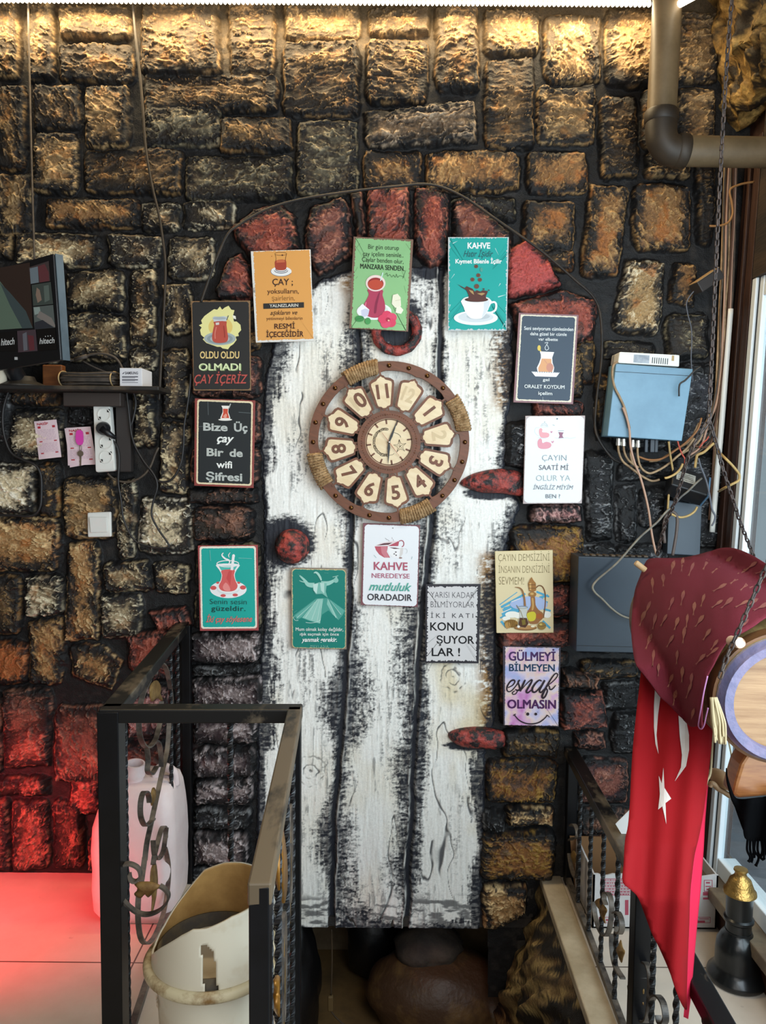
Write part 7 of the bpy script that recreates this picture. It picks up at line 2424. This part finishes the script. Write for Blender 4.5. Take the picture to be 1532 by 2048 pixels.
# ------------------------------------------------------------------ carton, sheet, water pipe on the floor at the right
f0, f1 = PZ(1184, 1857), PZ(1431, 1857)
zt = PY(1300, 1750, f0.y).z
bb = root('cardboard_box', (f0 + f1) / 2, 'open white cardboard box with red print in the corner under the window', 'box')
CARD = pm('white_printed_card', 'c9c4c2', .6, col2='b8b2ae', nscale=5)
INNER = pm('brown_card_inside', '7a5634', .8)
th = .005
yb = -.07
for nm, P in (('front_panel', [(f0.x, f0.y, 0), (f1.x, f0.y, 0)]),):
    rr = random.Random(6)
    pts = [Vector((f0.x, f0.y, .002)), Vector((f1.x, f0.y, .002))]
    n = 26
    for i in range(n + 1):
        pts.append(Vector((f1.x + (f0.x - f1.x) * i / n, f0.y, zt + rr.uniform(-.005, .004))))
    MB().slab(pts, (0, th, 0)).build('front_panel', CARD, bb)
MB().slab([(f0.x, f0.y, .002), (f0.x, yb, .002), (f0.x, yb, zt + .012), (f0.x, f0.y, zt)], (th, 0, 0)).build('left_panel', CARD, bb)
MB().slab([(f1.x, f0.y, .002), (f1.x, yb, .002), (f1.x, yb, zt), (f1.x, f0.y, zt)], (-th, 0, 0)).build('right_panel', CARD, bb)
MB().slab([(f0.x, yb, .002), (f1.x, yb, .002), (f1.x, yb, zt + .006), (f0.x - .02, yb, zt + .012)], (0, -th, 0)).build('back_panel', INNER, bb)
MB().box(((f0.x + f1.x) / 2, (f0.y + yb) / 2, .004), (f1.x - f0.x, yb - f0.y, .004)).build('bottom', INNER, bb)
PR = ink('a8485a')
YB = f0.y - .0006
mb = MB()
def rect(x0, y0, x1, y1):
    mb.flat([PY(*p, YB) for p in ((x0, y0), (x1, y0), (x1, y1), (x0, y1))])
def frame(x0, y0, x1, y1, w=1.0):
    rect(x0, y0, x1, y0 + w); rect(x0, y1 - w, x1, y1); rect(x0, y0, x0 + w, y1); rect(x1 - w, y0, x1, y1)
frame(1201, 1757, 1262, 1791)
for yy in (1763, 1769, 1775, 1781, 1786):
    rect(1201, yy, 1262, yy + .7)
rect(1232, 1757, 1232.8, 1791)
rr = random.Random(8)
for yy in (1759, 1765, 1771, 1777, 1782.5, 1787.5):
    x = 1203
    while x < 1258:
        w = rr.uniform(2, 6)
        rect(x, yy, x + w, yy + 2.2)
        x += w + 1.5
frame(1408, 1760, 1425, 1783, 1.2)
rect(1412, 1764, 1420, 1767); rect(1411, 1772, 1422, 1774); rect(1413, 1777, 1420, 1780)
rect(1406, 1784, 1425, 1791); rect(1406, 1795, 1424, 1799)
frame(1393, 1834, 1421, 1846); rect(1395, 1841, 1410, 1846); rect(1398, 1837, 1418, 1838.5)
frame(1198, 1834, 1246, 1846)
for x in range(1200, 1244, 6):
    rect(x, 1838, x + 4, 1842)
rect(1250, 1800, 1257, 1830)
mb.build('red_print', PR, bb)
pa = [PP(x, y, PY(1250, 1660, -.62), Vector((0, -1, .15))) for x, y in ((1231, 1648), (1262, 1617), (1300, 1640), (1290, 1690), (1252, 1683))]
solo(MB().slab(pa, (0, .0012, .0)), 'paper_sheet', pm('white_paper', 'd8d4d0', .7), 'white sheet of card leaning on the right handrail behind the flag', 'paper')

hb = PZ(1492, 1986, 0) + Vector((0, .055, 0))
hk = root('hookah', (hb.x, hb.y, 0), 'black hookah with a brass collar standing on the tiles at the right edge', 'hookah')
k = 1.9 / F_PX
BGL = pm('black_glazed_base', '08090a', .28, col2='141617', nscale=3, spec=.45, coat=.1)
MB().lathe([(.052, 0), (.072, .002), (.076, .008), (.074, .018), (.062, .030), (.056, .045), (.056, .080), (.053, .105), (.042, .125), (.034, .133), (.034, .138)], (hb.x, hb.y, 0), (0, 0, 1), 48).build('base', BGL, hk, smooth=True, angle=60)
MB().lathe([(.032, .134), (.0325, .160), (.038, .166), (.038, .172), (.033, .176), (.034, .235), (.036, .240)], (hb.x, hb.y, 0), (0, 0, 1), 40).build('neck', BGL, hk, smooth=True, angle=40)
MB().lathe([(.036, .238), (.042, .240), (.041, .247), (.036, .252), (.034, .258), (.030, .268), (.027, .277), (.019, .284), (.015, .290), (.014, .297), (.018, .301), (.017, .306), (.008, .308)], (hb.x, hb.y, 0), (0, 0, 1), 40).build('brass_collar', pm('brass', 'b08a4c', .32, metal=.85, bump=.3, bscale=120), hk, smooth=True, angle=60)
